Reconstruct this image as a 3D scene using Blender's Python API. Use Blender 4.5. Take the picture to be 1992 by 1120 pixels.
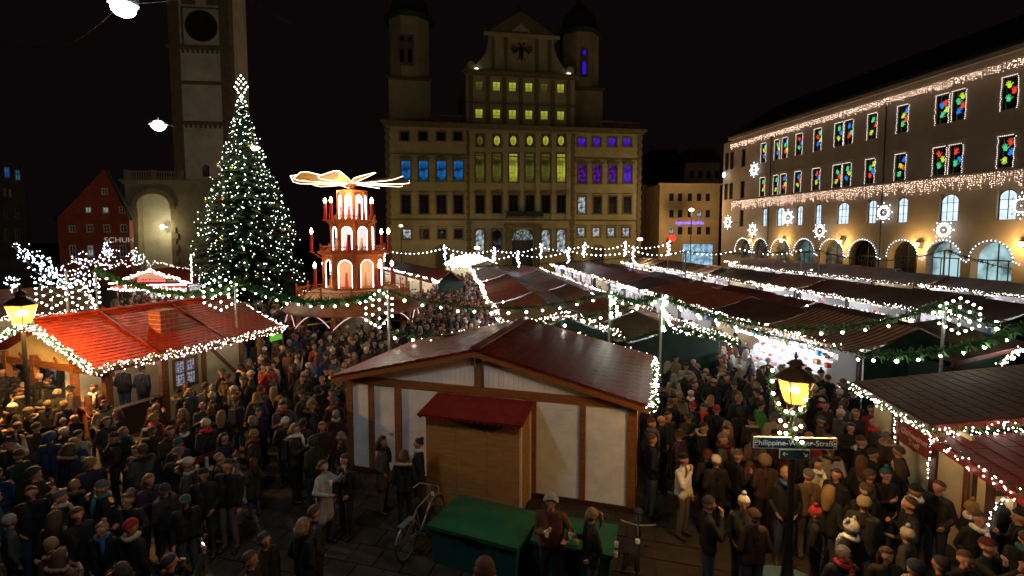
import bpy, math, random
import numpy as np
from mathutils import Vector, Matrix
PI = math.pi
rnd = random.Random(7)
for o in list(bpy.data.objects): bpy.data.objects.remove(o)
scn = bpy.context.scene
C = scn.collection
# ------------------------------------------------------------ camera
H, PITCH, FPX = 6.8, math.radians(4.0), 981.0
SHIFT = -(FPX*math.tan(PITCH) - 103.0)*-1.0   # pixels by which the frame is moved
SHIFT = 457.0-560.0+FPX*math.tan(PITCH)
cam = bpy.data.cameras.new('camera'); camo = bpy.data.objects.new('camera', cam); C.objects.link(camo)
camo.location = (0, 0, H); camo.rotation_euler = (PI/2-PITCH, 0, 0)
cam.sensor_width = 36; cam.lens = 36*FPX/1992; cam.shift_y = SHIFT/1992.0
cam.clip_start = 0.1; cam.clip_end = 1200
scn.camera = camo
# ------------------------------------------------------------ night sky
w = bpy.data.worlds.new('World'); scn.world = w; w.use_nodes = True
nt = w.node_tree; bg = nt.nodes['Background']
sky = nt.nodes.new('ShaderNodeTexSky'); sky.sky_type = 'NISHITA'; sky.sun_disc = False
sky.sun_elevation = math.radians(-8); sky.sun_rotation = math.radians(200)
mixn = nt.nodes.new('ShaderNodeMixRGB'); mixn.blend_type = 'ADD'; mixn.inputs[0].default_value = 1
glow = nt.nodes.new('ShaderNodeRGB'); glow.outputs[0].default_value = (0.034, 0.019, 0.021, 1)   # town glow on the overcast night sky
nt.links.new(sky.outputs[0], mixn.inputs[1]); nt.links.new(glow.outputs[0], mixn.inputs[2])
nt.links.new(mixn.outputs[0], bg.inputs[0]); bg.inputs[1].default_value = 0.10
scn.view_settings.view_transform = 'Standard'; scn.view_settings.look = 'None'
scn.view_settings.exposure = 0.0; scn.view_settings.gamma = 1.0; scn.view_settings.use_curve_mapping = False
cy = scn.cycles
cy.use_denoising = True
try: cy.denoiser = 'OPENIMAGEDENOISE'
except Exception: pass
cy.max_bounces = 4; cy.diffuse_bounces = 2; cy.glossy_bounces = 2; cy.transmission_bounces = 2; cy.transparent_max_bounces = 6
cy.sample_clamp_indirect = 2.0; cy.sample_clamp_direct = 0.0; cy.use_light_tree = True
cy.caustics_reflective = False; cy.caustics_refractive = False

# ------------------------------------------------------------ picture <-> place
def ray(px, py):
    a, b = (px-996.0)/FPX, (560.0+SHIFT-py)/FPX
    c, s = math.cos(PITCH), math.sin(PITCH)
    return Vector((a, c+b*s, b*c-s))
def P(px, py, z):
    d = ray(px, py); t = (z-H)/d.z
    return Vector((d.x*t, d.y*t, z))
def D(px, py, Y):
    d = ray(px, py); t = Y/d.y
    return Vector((d.x*t, Y, H+d.z*t))
def project(v):
    c, s = math.cos(PITCH), math.sin(PITCH); dz = v[2]-H
    f = v[1]*c-dz*s; up = v[1]*s+dz*c
    return 996+FPX*v[0]/f, 560+SHIFT-FPX*up/f
class Face:
    """a vertical plane in the place: local x runs along it, local y out of its back, z up"""
    def __init__(s, x, y, ang):
        s.o = Vector((x, y, 0)); s.a = ang; s.d = Vector((math.cos(ang), math.sin(ang), 0)); s.n = Vector((-s.d.y, s.d.x, 0))
    def uv(s, px, py, back=0.0):
        r = ray(px, py); o = s.o+s.n*back
        t = (o.x*s.n.x+o.y*s.n.y)/(r.x*s.n.x+r.y*s.n.y)
        p = Vector((r.x*t, r.y*t, H+r.z*t))
        return (p-o).dot(s.d), p.z
# ------------------------------------------------------------ materials
MATS = {}
def M(name, col=(.5, .5, .5), rough=.7, noise=0, nscale=6, bump=0, bscale=20, metal=0, emit=0, ecol=None, objcol=False, sample=None, stretch=(1, 1, 1), spec=.4, alpha=None, coat=0):
    if name in MATS: return MATS[name]
    m = bpy.data.materials.new(name); m.use_nodes = True; n = m.node_tree.nodes; L = m.node_tree.links
    b = n['Principled BSDF']; b.inputs['Base Color'].default_value = (*col, 1); b.inputs['Roughness'].default_value = rough
    b.inputs['Metallic'].default_value = metal; b.inputs['Specular IOR Level'].default_value = spec
    if coat: b.inputs['Coat Weight'].default_value = coat; b.inputs['Coat Roughness'].default_value = .15
    src = None
    if objcol:
        oi = n.new('ShaderNodeObjectInfo'); src = oi.outputs['Color']
    if noise or bump:
        tc = n.new('ShaderNodeTexCoord'); mp = n.new('ShaderNodeMapping'); mp.inputs['Scale'].default_value = stretch
        L.new(tc.outputs['Object'], mp.inputs[0])
    if noise:
        t = n.new('ShaderNodeTexNoise'); t.inputs['Scale'].default_value = nscale; t.inputs['Detail'].default_value = 6; t.inputs['Roughness'].default_value = .65
        L.new(mp.outputs[0], t.inputs['Vector'])
        r = n.new('ShaderNodeMapRange'); r.inputs[1].default_value = .3; r.inputs[2].default_value = .7; r.inputs[3].default_value = 1-noise; r.inputs[4].default_value = 1+noise*.6
        L.new(t.outputs[0], r.inputs[0])
        mx = n.new('ShaderNodeVectorMath'); mx.operation = 'SCALE'
        if src is None:
            c = n.new('ShaderNodeRGB'); c.outputs[0].default_value = (*col, 1); src = c.outputs[0]
        L.new(src, mx.inputs[0]); L.new(r.outputs[0], mx.inputs['Scale']); src = mx.outputs[0]
        rr = n.new('ShaderNodeMapRange'); rr.inputs[1].default_value = .3; rr.inputs[2].default_value = .7; rr.inputs[3].default_value = min(1, rough+.12); rr.inputs[4].default_value = max(.05, rough-.12)
        L.new(t.outputs[0], rr.inputs[0]); L.new(rr.outputs[0], b.inputs['Roughness'])
    if src is not None: L.new(src, b.inputs['Base Color'])
    if bump:
        t2 = n.new('ShaderNodeTexNoise'); t2.inputs['Scale'].default_value = bscale; t2.inputs['Detail'].default_value = 5
        L.new(mp.outputs[0], t2.inputs['Vector']); bp = n.new('ShaderNodeBump'); bp.inputs['Strength'].default_value = bump; bp.inputs['Distance'].default_value = .02
        L.new(t2.outputs[0], bp.inputs['Height']); L.new(bp.outputs[0], b.inputs['Normal'])
    if emit:
        b.inputs['Emission Color'].default_value = (*(ecol or col), 1); b.inputs['Emission Strength'].default_value = emit
    if sample: m.cycles.emission_sampling = sample
    MATS[name] = m
    return m
def stripes(name, c1, c2, axis, period, rough=.6, duty=.5):
    """woven or painted stripes across a cloth"""
    if name in MATS: return MATS[name]
    m = bpy.data.materials.new(name); m.use_nodes = True; n = m.node_tree.nodes; L = m.node_tree.links
    b = n['Principled BSDF']; b.inputs['Roughness'].default_value = rough
    tc = n.new('ShaderNodeTexCoord'); sp = n.new('ShaderNodeSeparateXYZ'); L.new(tc.outputs['Object'], sp.inputs[0])
    d = n.new('ShaderNodeMath'); d.operation = 'DIVIDE'; d.inputs[1].default_value = period; L.new(sp.outputs[axis], d.inputs[0])
    f = n.new('ShaderNodeMath'); f.operation = 'FRACT'; L.new(d.outputs[0], f.inputs[0])
    g = n.new('ShaderNodeMath'); g.operation = 'GREATER_THAN'; g.inputs[1].default_value = duty; L.new(f.outputs[0], g.inputs[0])
    mx = n.new('ShaderNodeMixRGB'); mx.inputs[1].default_value = (*c1, 1); mx.inputs[2].default_value = (*c2, 1); L.new(g.outputs[0], mx.inputs[0])
    t = n.new('ShaderNodeTexNoise'); t.inputs['Scale'].default_value = 2.5; t.inputs['Detail'].default_value = 6; L.new(tc.outputs['Object'], t.inputs['Vector'])
    r = n.new('ShaderNodeMapRange'); r.inputs[1].default_value = .3; r.inputs[2].default_value = .7; r.inputs[3].default_value = .6; r.inputs[4].default_value = 1.15; L.new(t.outputs[0], r.inputs[0])
    vm = n.new('ShaderNodeVectorMath'); vm.operation = 'SCALE'; L.new(mx.outputs[0], vm.inputs[0]); L.new(r.outputs[0], vm.inputs['Scale'])
    L.new(vm.outputs[0], b.inputs['Base Color'])
    MATS[name] = m
    return m
def lit_glass(name, col, strength, contrast=.7, scale=3.0, sample='NONE'):
    """a lit window: an uneven bright room seen through panes"""
    if name in MATS: return MATS[name]
    m = M(name, (.02, .02, .02), .15, emit=strength, ecol=col, sample=sample); n = m.node_tree.nodes; L = m.node_tree.links
    tc = n.new('ShaderNodeTexCoord'); t = n.new('ShaderNodeTexNoise'); t.inputs['Scale'].default_value = scale; t.inputs['Detail'].default_value = 3
    L.new(tc.outputs['Object'], t.inputs['Vector'])
    r = n.new('ShaderNodeMapRange'); r.inputs[1].default_value = .38; r.inputs[2].default_value = .62; r.inputs[3].default_value = strength*(1-contrast); r.inputs[4].default_value = strength*(1+contrast*.5)
    L.new(t.outputs[0], r.inputs[0]); L.new(r.outputs[0], n['Principled BSDF'].inputs['Emission Strength'])
    return m
# ------------------------------------------------------------ meshes
class MB:
    def __init__(s): s.v = []; s.f = []; s.mi = []; s.m = 0; s.tr = None
    def add(s, vs, fs):
        b = len(s.v)
        if s.tr is not None: vs = [s.tr @ Vector(q) for q in vs]
        s.v.extend([tuple(q) for q in vs]); s.f.extend([tuple(i+b for i in f) for f in fs]); s.mi.extend([s.m]*len(fs)); return s
    def box(s, x0, x1, y0, y1, z0, z1):
        return s.add([(x0, y0, z0), (x1, y0, z0), (x1, y1, z0), (x0, y1, z0), (x0, y0, z1), (x1, y0, z1), (x1, y1, z1), (x0, y1, z1)],
                     [(0, 3, 2, 1), (4, 5, 6, 7), (0, 1, 5, 4), (1, 2, 6, 5), (2, 3, 7, 6), (3, 0, 4, 7)])
    def hexa(s, p):   # eight corners, bottom four then top four
        return s.add(p, [(0, 3, 2, 1), (4, 5, 6, 7), (0, 1, 5, 4), (1, 2, 6, 5), (2, 3, 7, 6), (3, 0, 4, 7)])
    def bar(s, a, b, w, h=None, up=(0, 0, 1)):
        a, b = Vector(a), Vector(b); h = h or w; d = (b-a).normalized(); up = Vector(up)
        if abs(d.dot(up)) > .97: up = Vector((1, 0, 0))
        x = d.cross(up).normalized()*w/2; y = x.cross(d).normalized()*h/2
        return s.hexa([a-x-y, a+x-y, b+x-y, b-x-y, a-x+y, a+x+y, b+x+y, b-x+y])
    def tube(s, pts, r, n=6, close=False, caps=True):
        pts = [Vector(q) for q in pts]; rs = r if isinstance(r, (list, tuple)) else [r]*len(pts); vs = []; N = len(pts)
        for i, q in enumerate(pts):
            a = pts[i-1] if (i or close) else pts[0]; b = pts[(i+1) % N] if (i < N-1 or close) else pts[-1]
            d = (b-a).normalized() if (b-a).length > 1e-9 else Vector((0, 0, 1)); u = Vector((0, 0, 1)) if abs(d.z) < .9 else Vector((1, 0, 0))
            x = d.cross(u).normalized(); y = x.cross(d).normalized()
            for k in range(n):
                t = 2*PI*k/n; vs.append(q+(x*math.cos(t)+y*math.sin(t))*rs[i])
        fs = []
        for i in range(N if close else N-1):
            j = (i+1) % N
            for k in range(n): fs.append((i*n+k, i*n+(k+1) % n, j*n+(k+1) % n, j*n+k))
        if caps and not close: fs += [tuple(range(n))[::-1], tuple((N-1)*n+k for k in range(n))]
        return s.add(vs, fs)
    def lathe(s, prof, n=12, c=(0, 0), ph=0, sq=1):
        vs = []; fs = []
        for r, z in prof:
            for k in range(n):
                t = 2*PI*k/n+ph; vs.append((c[0]+r*math.cos(t), c[1]+r*math.sin(t)*sq, z))
        for i in range(len(prof)-1):
            for k in range(n): fs.append((i*n+k, i*n+(k+1) % n, (i+1)*n+(k+1) % n, (i+1)*n+k))
        fs += [tuple(range(n))[::-1], tuple((len(prof)-1)*n+k for k in range(n))]
        return s.add(vs, fs)
    def ball(s, c, r, n=8, m=5, sz=1):
        prof = [(max(r*math.sin(PI*i/m), 1e-4), c[2]-r*sz*math.cos(PI*i/m)) for i in range(m+1)]
        return s.lathe(prof, n, (c[0], c[1]))
    def prism(s, poly, y0, y1):  # polygon in xz pushed along y
        n = len(poly)
        vs = [(x, y0, z) for x, z in poly]+[(x, y1, z) for x, z in poly]
        return s.add(vs, [tuple(range(n)), tuple(range(2*n-1, n-1, -1))]+[(i, i+n, (i+1) % n+n, (i+1) % n) for i in range(n)])
    def slab(s, poly, t, nrm=None):  # any flat polygon given a thickness
        p = [Vector(q) for q in poly]; n = len(p)
        nr = Vector(nrm) if nrm else (p[1]-p[0]).cross(p[2]-p[0]).normalized()
        vs = p+[q+nr*t for q in p]
        return s.add(vs, [tuple(range(n))[::-1], tuple(range(n, 2*n))]+[(i, (i+1) % n, (i+1) % n+n, i+n) for i in range(n)])
    def octas(s, pts, r):
        for q in pts:
            x, y, z = q[:3]; rr = r*(q[3] if len(q) > 3 else 1)
            s.add([(x+rr, y, z), (x-rr, y, z), (x, y+rr, z), (x, y-rr, z), (x, y, z+rr), (x, y, z-rr)],
                  [(0, 2, 4), (2, 1, 4), (1, 3, 4), (3, 0, 4), (2, 0, 5), (1, 2, 5), (3, 1, 5), (0, 3, 5)])
        return s
    def mesh(s, name, mats, smooth=False):
        me = bpy.data.meshes.new(name); me.from_pydata(s.v, [], s.f)
        for m in (mats if isinstance(mats, (list, tuple)) else [mats]): me.materials.append(m)
        if any(s.mi): me.polygons.foreach_set('material_index', s.mi)
        if smooth: me.polygons.foreach_set('use_smooth', [True]*len(s.f))
        me.update(); return me
def link(name, me, parent=None, loc=(0, 0, 0), rot=(0, 0, 0), sc=None):
    o = bpy.data.objects.new(name, me); C.objects.link(o); o.parent = parent; o.location = loc; o.rotation_euler = rot
    if sc: o.scale = sc
    return o
def obj(name, mb, mats, parent=None, smooth=False, kind=None, **k):
    o = link(name, mb.mesh(name, mats, smooth), parent, **k)
    if kind: o['kind'] = kind
    return o
def tag(o, label, cat, group=None):
    o['label'] = label; o['category'] = cat
    if group: o['group'] = group
    return o
def thing(name, label, cat, loc=(0, 0, 0), rz=0, group=None):
    o = bpy.data.objects.new(name, None); C.objects.link(o); o.location = loc; o.rotation_euler = (0, 0, rz); o.empty_display_size = .2
    return tag(o, label, cat, group)
def copy_tree(o, parent=None, loc=None, rz=None):
    c = o.copy(); C.objects.link(c)
    if parent is not None: c.parent = parent
    if loc is not None: c.location = loc
    if rz is not None: c.rotation_euler = (0, 0, rz)
    for ch in o.children: copy_tree(ch, c)
    return c
def lamp(name, parent, loc, power, col, r=.1):
    l = bpy.data.lights.new(name, 'POINT'); l.energy = power; l.color = col; l.shadow_soft_size = r
    o = bpy.data.objects.new(name, l); C.objects.link(o); o.location = loc; o.parent = parent; return o
ORD = ['first', 'second', 'third', 'fourth', 'fifth', 'sixth', 'seventh', 'eighth', 'ninth', 'tenth', 'eleventh', 'twelfth', 'thirteenth', 'fourteenth', 'fifteenth', 'sixteenth', 'seventeenth', 'eighteenth', 'nineteenth', 'twentieth']
# common materials
ledw = M('led_white', (1, .9, .8), emit=17, ecol=(1, .86, .74))
ledf = M('led_far', (1, .9, .8), emit=5.5, ecol=(1, .84, .74))
ledc = M('led_cool', (1, 1, 1), emit=13, ecol=(.80, .88, 1))
ledg = M('bulb_white', (1, 1, 1), emit=28, ecol=(.93, 1, .84))
ledp = M('led_warm_pink', (1, .8, .7), emit=5, ecol=(1, .68, .52), sample='NONE')
green_needles = M('fir_green', (.045, .15, .032), .7, noise=.5, nscale=9)
dark_metal = M('dark_metal', (.03, .032, .035), .45, metal=.6)
galv = M('galvanised_steel', (.32, .33, .30), .45, metal=.5, noise=.25, nscale=5)
glass_dark = M('dark_glass', (.012, .013, .015), .08, spec=.6)
# ============================================================ buildings
def wall_holes(mb, u0, u1, z0, z1, holes, depth, y=0.0):
    """front skin at y with rectangular openings and their reveals"""
    us = sorted(set([u0, u1]+[a for h in holes for a in (h[0], h[1])])); zs = sorted(set([z0, z1]+[a for h in holes for a in (h[2], h[3])]))
    us = [u for u in us if u0-1e-6 <= u <= u1+1e-6]; zs = [z for z in zs if z0-1e-6 <= z <= z1+1e-6]
    for i in range(len(us)-1):
        j = 0
        while j < len(zs)-1:
            def solid(jj):
                cu, cz = (us[i]+us[i+1])/2, (zs[jj]+zs[jj+1])/2
                return not any(h[0] < cu < h[1] and h[2] < cz < h[3] for h in holes)
            if not solid(j): j += 1; continue
            k = j
            while k+1 < len(zs)-1 and solid(k+1): k += 1
            mb.add([(us[i], y, zs[j]), (us[i+1], y, zs[j]), (us[i+1], y, zs[k+1]), (us[i], y, zs[k+1])], [(0, 1, 2, 3)])
            j = k+1
    for a, b, c, d in holes:
        e = y+depth
        mb.add([(a, y, c), (b, y, c), (b, y, d), (a, y, d), (a, e, c), (b, e, c), (b, e, d), (a, e, d)], [(0, 4, 5, 1), (1, 5, 6, 2), (2, 6, 7, 3), (3, 7, 4, 0)])
WM = {}
def window(parent, u, z0, z1, wd, y, fm, gm, nx=2, nz=3, shape='rect', hood=None, hm=None, fw=.07):
    """a window that fills its opening: frame and glazing bars, with its pane behind"""
    h = z1-z0; key = (round(h, 1), round(wd, 1), fm.name, nx, nz, shape, fw)
    if key not in WM:
        h2, w2 = h, wd
        m = MB(); g = MB(); g2 = w2/2
        if shape == 'oval':
            n = 16; P1 = [(g2*math.cos(t*2*PI/n), h2/2+h2/2*math.sin(t*2*PI/n)) for t in range(n)]; P0 = [(x*.84, h2/2+(z-h2/2)*.87) for x, z in P1]
            sqr = [(g2*1.02*max(-1, min(1, 1.5*math.cos(t*2*PI/n))), h2/2+h2/2*1.02*max(-1, min(1, 1.5*math.sin(t*2*PI/n)))) for t in range(n)]
            for i in range(n):
                j = (i+1) % n
                m.add([(P0[i][0], 0, P0[i][1]), (P0[j][0], 0, P0[j][1]), (sqr[j][0], 0, sqr[j][1]), (sqr[i][0], 0, sqr[i][1])], [(3, 2, 1, 0)])
            g.add([(x, .05, z) for x, z in P1], [tuple(range(n))])
        elif shape == 'arch':
            n = 10; r = g2; zc = h2-r
            arc = [(r*math.cos(PI*i/n), zc+r*math.sin(PI*i/n)) for i in range(n+1)]; inn = [(x*(1-fw/g2), zc+(z-zc)*(1-fw/g2)) for x, z in arc]
            for i in range(n): m.add([(inn[i][0], 0, inn[i][1]), (inn[i+1][0], 0, inn[i+1][1]), (arc[i+1][0], 0, arc[i+1][1]), (arc[i][0], 0, arc[i][1])], [(0, 1, 2, 3)])
            m.box(-g2, -g2+fw, -.02, .04, 0, zc); m.box(g2-fw, g2, -.02, .04, 0, zc)
            sp = [(g2, zc)]+arc
            m.m = 1
            for sg in (1, -1):   # masonry that closes the square opening round the arch
                half = [(sg*abs(x), z) for x, z in arc[:n//2+1]]
                for i in range(len(half)-1): m.add([(half[i][0], -.03, half[i][1]), (half[i+1][0], -.03, half[i+1][1]), (sg*g2, -.03, h2)], [(0, 1, 2) if sg < 0 else (0, 2, 1)])
            m.m = 0
            g.add([(-g2, .05, 0), (g2, .05, 0)]+[(x, .05, z) for x, z in arc], [tuple(range(n+3))])
        else:
            m.box(-g2, -g2+fw, -.02, .04, 0, h2); m.box(g2-fw, g2, -.02, .04, 0, h2); m.box(-g2+fw, g2-fw, -.02, .04, 0, fw); m.box(-g2+fw, g2-fw, -.02, .04, h2-fw, h2)
            g.add([(-g2+.01, .05, .01), (g2-.01, .05, .01), (g2-.01, .05, h2-.01), (-g2+.01, .05, h2-.01)], [(0, 1, 2, 3)])
        bw = fw*.42
        for i in range(1, nx):
            x = -g2+w2*i/nx; b2 = bw*(1.5 if i*2 == nx else 1)
            m.box(x-b2/2, x+b2/2, -.012, .03, fw*.5, h2-fw*.5)
        for i in range(1, nz):
            z = h2*i/nz; m.box(-g2+fw*.5, g2-fw*.5, -.008, .028, z-bw/2, z+bw/2)
        WM[key] = (m.mesh('window', [fm, hm or fm]), g)
    me, g = WM[key]
    w_ = link('window', me, parent, (u, y, z0))
    gk = (key, gm.name)
    if gk not in WM: WM[gk] = g.mesh('pane', gm)
    p = link('pane', WM[gk], w_)
    return w_
def hood_mesh(kind, w):
    m = MB()
    if kind == 'seg':
        n = 8; a = [(-w/2+w*i/n, .35*math.sin(PI*i/n)+.12) for i in range(n+1)]
        m.prism([(-w/2, 0)]+[(w/2, 0)]+a[::-1], -.28, 0)
        m.box(-w/2-.08, w/2+.08, -.34, 0, -.12, -.01)
    elif kind == 'tri': m.prism([(-w/2, 0), (w/2, 0), (0, .5)], -.28, 0); m.box(-w/2-.08, w/2+.08, -.34, 0, -.12, -.01)
    else: m.box(-w/2, w/2, -.22, 0, 0, .16)
    return m
def surround(mb, u, z0, z1, w, t=.22, y=-.08):
    mb.box(u-w/2-t, u-w/2, y, 0, z0-.02, z1+t); mb.box(u+w/2, u+w/2+t, y, 0, z0-.02, z1+t); mb.box(u-w/2, u+w/2, y, 0, z1, z1+t); mb.box(u-w/2-t-.08, u+w/2+t+.08, y-.1, 0, z0-t, z0-.021)

stone = M('pale_render', (.35, .31, .16), .85, noise=.22, nscale=.5, bump=.3, bscale=6)
trimst = M('grey_stone_trim', (.15, .12, .055), .85, noise=.3, nscale=1.5, bump=.3, bscale=8)
wframe = M('dark_window_frame', (.05, .045, .035), .6)
yel = lit_glass('pane_yellow_green', (.62, .66, .06), .62, .7, .4); yeld = lit_glass('pane_yellow_green_dim', (.34, .36, .05), .22, .8, .4)
blu = lit_glass('pane_blue', (.01, .20, .62), .5, .9, .7); vio = lit_glass('pane_violet', (.12, .02, .85), .55, .7, .6); pur = lit_glass('pane_purple', (.16, .01, .45), .42, .9, 1.5)
wht = lit_glass('pane_pale', (.62, .72, .75), .55, .9, 1.3)
copper = M('dark_copper_roof', (.03, .045, .035), .7, noise=.3)
# ---------------------------------------------------------- town hall
a_th = math.radians(9.4); o0 = D(752, 400, 92)
TH = Face(o0.x, 92, a_th)
th = thing('town_hall', 'wide pale Renaissance town hall with stepped centre gable and blue, yellow and purple windows', 'town hall', TH.o, a_th)
uR = TH.uv(1246, 400)[0]; zc = TH.uv(760, 238)[1]
uA, uB = TH.uv(908, 200)[0], TH.uv(1118, 200)[0]
holes = []; wins = []
def thw(px, y0, y1, wpx, gm, nx=2, nz=3, shape='rect', hood=None):
    u, zb = TH.uv(px, y1); zt = TH.uv(px, y0)[1]; w2 = TH.uv(px+wpx/2, y1)[0]-TH.uv(px-wpx/2, y1)[0]
    wins.append((u, zb, zt, w2, gm, nx, nz, shape, hood))
for i, x in enumerate((787, 823, 858, 891)): thw(x, 256, 273, 16, glass_dark, 2, 2)
for i, x in enumerate((790, 824, 859, 892)): thw(x, 312, 351, 18, blu, 3, 5, hood='seg')
for i, x in enumerate((790, 825, 859, 892)): thw(x, 379, 415, 18, glass_dark, 2, 4, hood='flat')
for i, x in enumerate((792, 826, 860, 892)): thw(x, 446, 464, 16, wht if i == 0 else glass_dark, 3, 3, hood='flat')
for i, x in enumerate((1132, 1161, 1191, 1220)): thw(x, 268, 284, 15, vio, 2, 2)
for i, x in enumerate((1133, 1162, 1192, 1221)): thw(x, 321, 356, 15, pur if i != 3 else vio, 2, 4, hood='seg')
for i, x in enumerate((1132, 1162, 1192, 1220)): thw(x, 382, 415, 15, wht if i == 0 else glass_dark, 2, 4, hood='flat')
for i, x in enumerate((1131, 1160, 1189, 1218)): thw(x, 443, 460, 14, wht, 2, 3, hood='flat')
cx6 = (934, 967, 999, 1031, 1062, 1092)
for i, x in enumerate(cx6):
    thw(x, 262, 284, 14, yeld if i in (0,) else yel, 2, 2, 'oval')
    thw(x, 298, 353, 17, [yeld, yeld, yel, yeld, yeld, yel][i], 3, 7)
    thw(x, 379, 414, 17, glass_dark, 2, 4, hood='seg')
    if i not in (2, 3): thw(x, 446, 490, 17, wht if i in (0, 4, 5) else glass_dark, 3, 5, 'arch')
m = MB(); hs = [(u-w_/2, u+w_/2, a, b) for u, a, b, w_, *_ in wins]
pu0, _ = TH.uv(996, 480); pu1, pz1 = TH.uv(1037, 446)
hs.append((pu0, pu1, 0.15, pz1))
wall_holes(m, 0, uR, 0, zc, hs, .35)
m.add([(0, 0, 0), (0, 30, 0), (0, 30, zc), (0, 0, zc)], [(0, 3, 2, 1)]); m.add([(uR, 0, 0), (uR, 30, 0), (uR, 30, zc), (uR, 0, zc)], [(0, 1, 2, 3)])
m.add([(0, 0, zc), (uR, 0, zc), (uR, 30, zc), (0, 30, zc)], [(0, 1, 2, 3)])
obj('wall', m, stone, th)
for (u, a, b, w_, gm, nx, nz, shp, hood) in wins:
    window(th, u, a, b, w_, .22, wframe, gm, nx, nz, shp, hm=stone)
m = MB()
for (u, a, b, w_, gm, nx, nz, shp, hood) in wins: surround(m, u, a, b, w_)
obj('window_surround', m, trimst, th, kind='stuff')
for (u, a, b, w_, gm, nx, nz, shp, hood) in wins:
    if hood:
        k = ('hood', hood, round(w_, 1))
        if k not in WM: WM[k] = hood_mesh(hood, w_+.7).mesh('window_hood', trimst)
        link('window_hood', WM[k], th, (u, -.005, b+.42))
# storeys, pilasters and quoins
def cornice(mb, u0, u1, z, t=.35, p=.35, y=0):
    mb.box(u0-p*.5, u1+p*.5, y-p*.5, y, z-t, z-t*.45); mb.box(u0-p, u1+p, y-p, y, z-t*.45+.002, z)
for z_, t_, p_ in ((zc+.25, .9, .8), (TH.uv(760, 425)[1], .3, .25), (TH.uv(760, 297)[1], .18, .15)):
    m = MB(); cornice(m, 0, uR, z_, t_, p_); obj('cornice', m, trimst, th)
zcl = TH.uv(760, 425)[1]
for u_ in (0.35, uA+.3, uB-.3, uR-.35):
    m = MB(); z_ = 0.3; k = 0
    while z_ < zc-1:
        w_ = .95 if k % 2 else .65; m.box(u_-w_/2, u_+w_/2, -.12, 0, z_, z_+.72); z_ += .76; k += 1
    obj('quoins', m, trimst, th)
for i in range(7):
    px = (918, 950, 983, 1015, 1046, 1077, 1106)[i]; u_ = TH.uv(px, 300)[0]
    m = MB(); m.box(u_-.42, u_+.42, -.16, 0, zcl+.1, zc-1); m.box(u_-.55, u_+.55, -.24, -.002, zc-1.5, zc-1.05); m.box(u_-.55, u_+.55, -.24, -.002, zcl+.05, zcl+.6); obj('pilaster', m, stone, th)
# portal, door, balcony
m = MB(); uc = (pu0+pu1)/2
m.box(pu0-1.2, pu0-.25, -.7, 0, 0, pz1+.3); m.box(pu1+.25, pu1+1.2, -.7, 0, 0, pz1+.3); m.box(pu0-1.5, pu1+1.5, -.9, 0, pz1+.31, pz1+1.0)
n = 12; r_ = (pu1-pu0)/2; arc = [(uc+r_*math.cos(PI*i/n), pz1-r_+r_*math.sin(PI*i/n)) for i in range(n+1)]
for i in range(n):
    cxx = pu1 if i < n/2 else pu0
    m.add([(arc[i][0], -.02, arc[i][1]), (arc[i+1][0], -.02, arc[i+1][1]), (cxx, -.02, pz1)], [(0, 2, 1)])
obj('portal', m, trimst, th)
m = MB(); m.box(pu0, pu1, .3, .34, .15, pz1-r_); g = m
for i in range(7): x = pu0+(pu1-pu0)*i/6; m.box(x-.04, x+.04, .22, .29, .15, pz1)
for z_ in (1.5, 2.7, 3.6): m.box(pu0, pu1, .23, .28, z_-.04, z_+.04)
dr = obj('door', m, wframe, th); m = MB(); m.box(pu0, pu1, .36, .38, pz1-r_, pz1); obj('fanlight', m, lit_glass('fanlight_pale', (.5, .6, .6), .3, 1, 4), dr)
bu0, bz = TH.uv(982, 424); bu1 = TH.uv(1054, 424)[0]; bt = TH.uv(1000, 411)[1]
m = MB(); m.box(bu0, bu1, -1.6, 0, bz, bz+.25); obj('balcony', m, trimst, th)
m = MB(); m.box(bu0, bu1, -1.6, -1.5, bt-.1, bt)
for i in range(31): x = bu0+.05+(bu1-bu0-.1)*i/30; m.box(x-.03, x+.03, -1.58, -1.52, bz+.25, bt-.1)
for x in (bu0+.03, bu1-.03):
    m.box(x-.03, x+.03, -1.5, 0, bt-.1, bt)
obj('balcony_railing', m, dark_metal, th)
m = MB(); m.box(bu0+.1, bu0+(bu1-bu0)*.46, -1.66, -1.61, bz+.3, bt-.12); m.box(bu0+(bu1-bu0)*.54, bu1-.1, -1.66, -1.61, bz+.3, bt-.12); obj('banner', m, M('dark_green_cloth', (.012, .03, .022), .8), th)
# attic block over the centre
yb = 1.6
TA = Face(TH.o.x+TH.n.x*yb, TH.o.y+TH.n.y*yb, a_th)
ua, za = TA.uv(906, 137); ub, _ = TA.uv(1118, 145)
m = MB(); wa = []
for i, x in enumerate((932, 966, 997, 1029, 1059, 1091)):
    for (y0, y1, g_) in ((157+i, 175+i, (yeld, yel, yel, yel, yeld, yel)[i]), (211+i*.8, 229+i*.8, yel)):
        u, zb = TA.uv(x, y1); zt = TA.uv(x, y0)[1]; wa.append((u, zb, zt, 1.55, g_))
wall_holes(m, ua, ub, zc, za, [(u-.77, u+.77, a, b) for u, a, b, _, _ in wa], .3, yb)
for x in (ua, ub): m.add([(x, yb, zc), (x, 26, zc), (x, 26, za), (x, yb, za)], [(0, 1, 2, 3)])
m.add([(ua, yb, za), (ub, yb, za), (ub, 26, za), (ua, 26, za)], [(0, 1, 2, 3)])
obj('attic_wall', m, stone, th)
for u, a, b, w_, g_ in wa: window(th, u, a, b, 1.54, yb+.2, wframe, g_, 2, 3)
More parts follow.
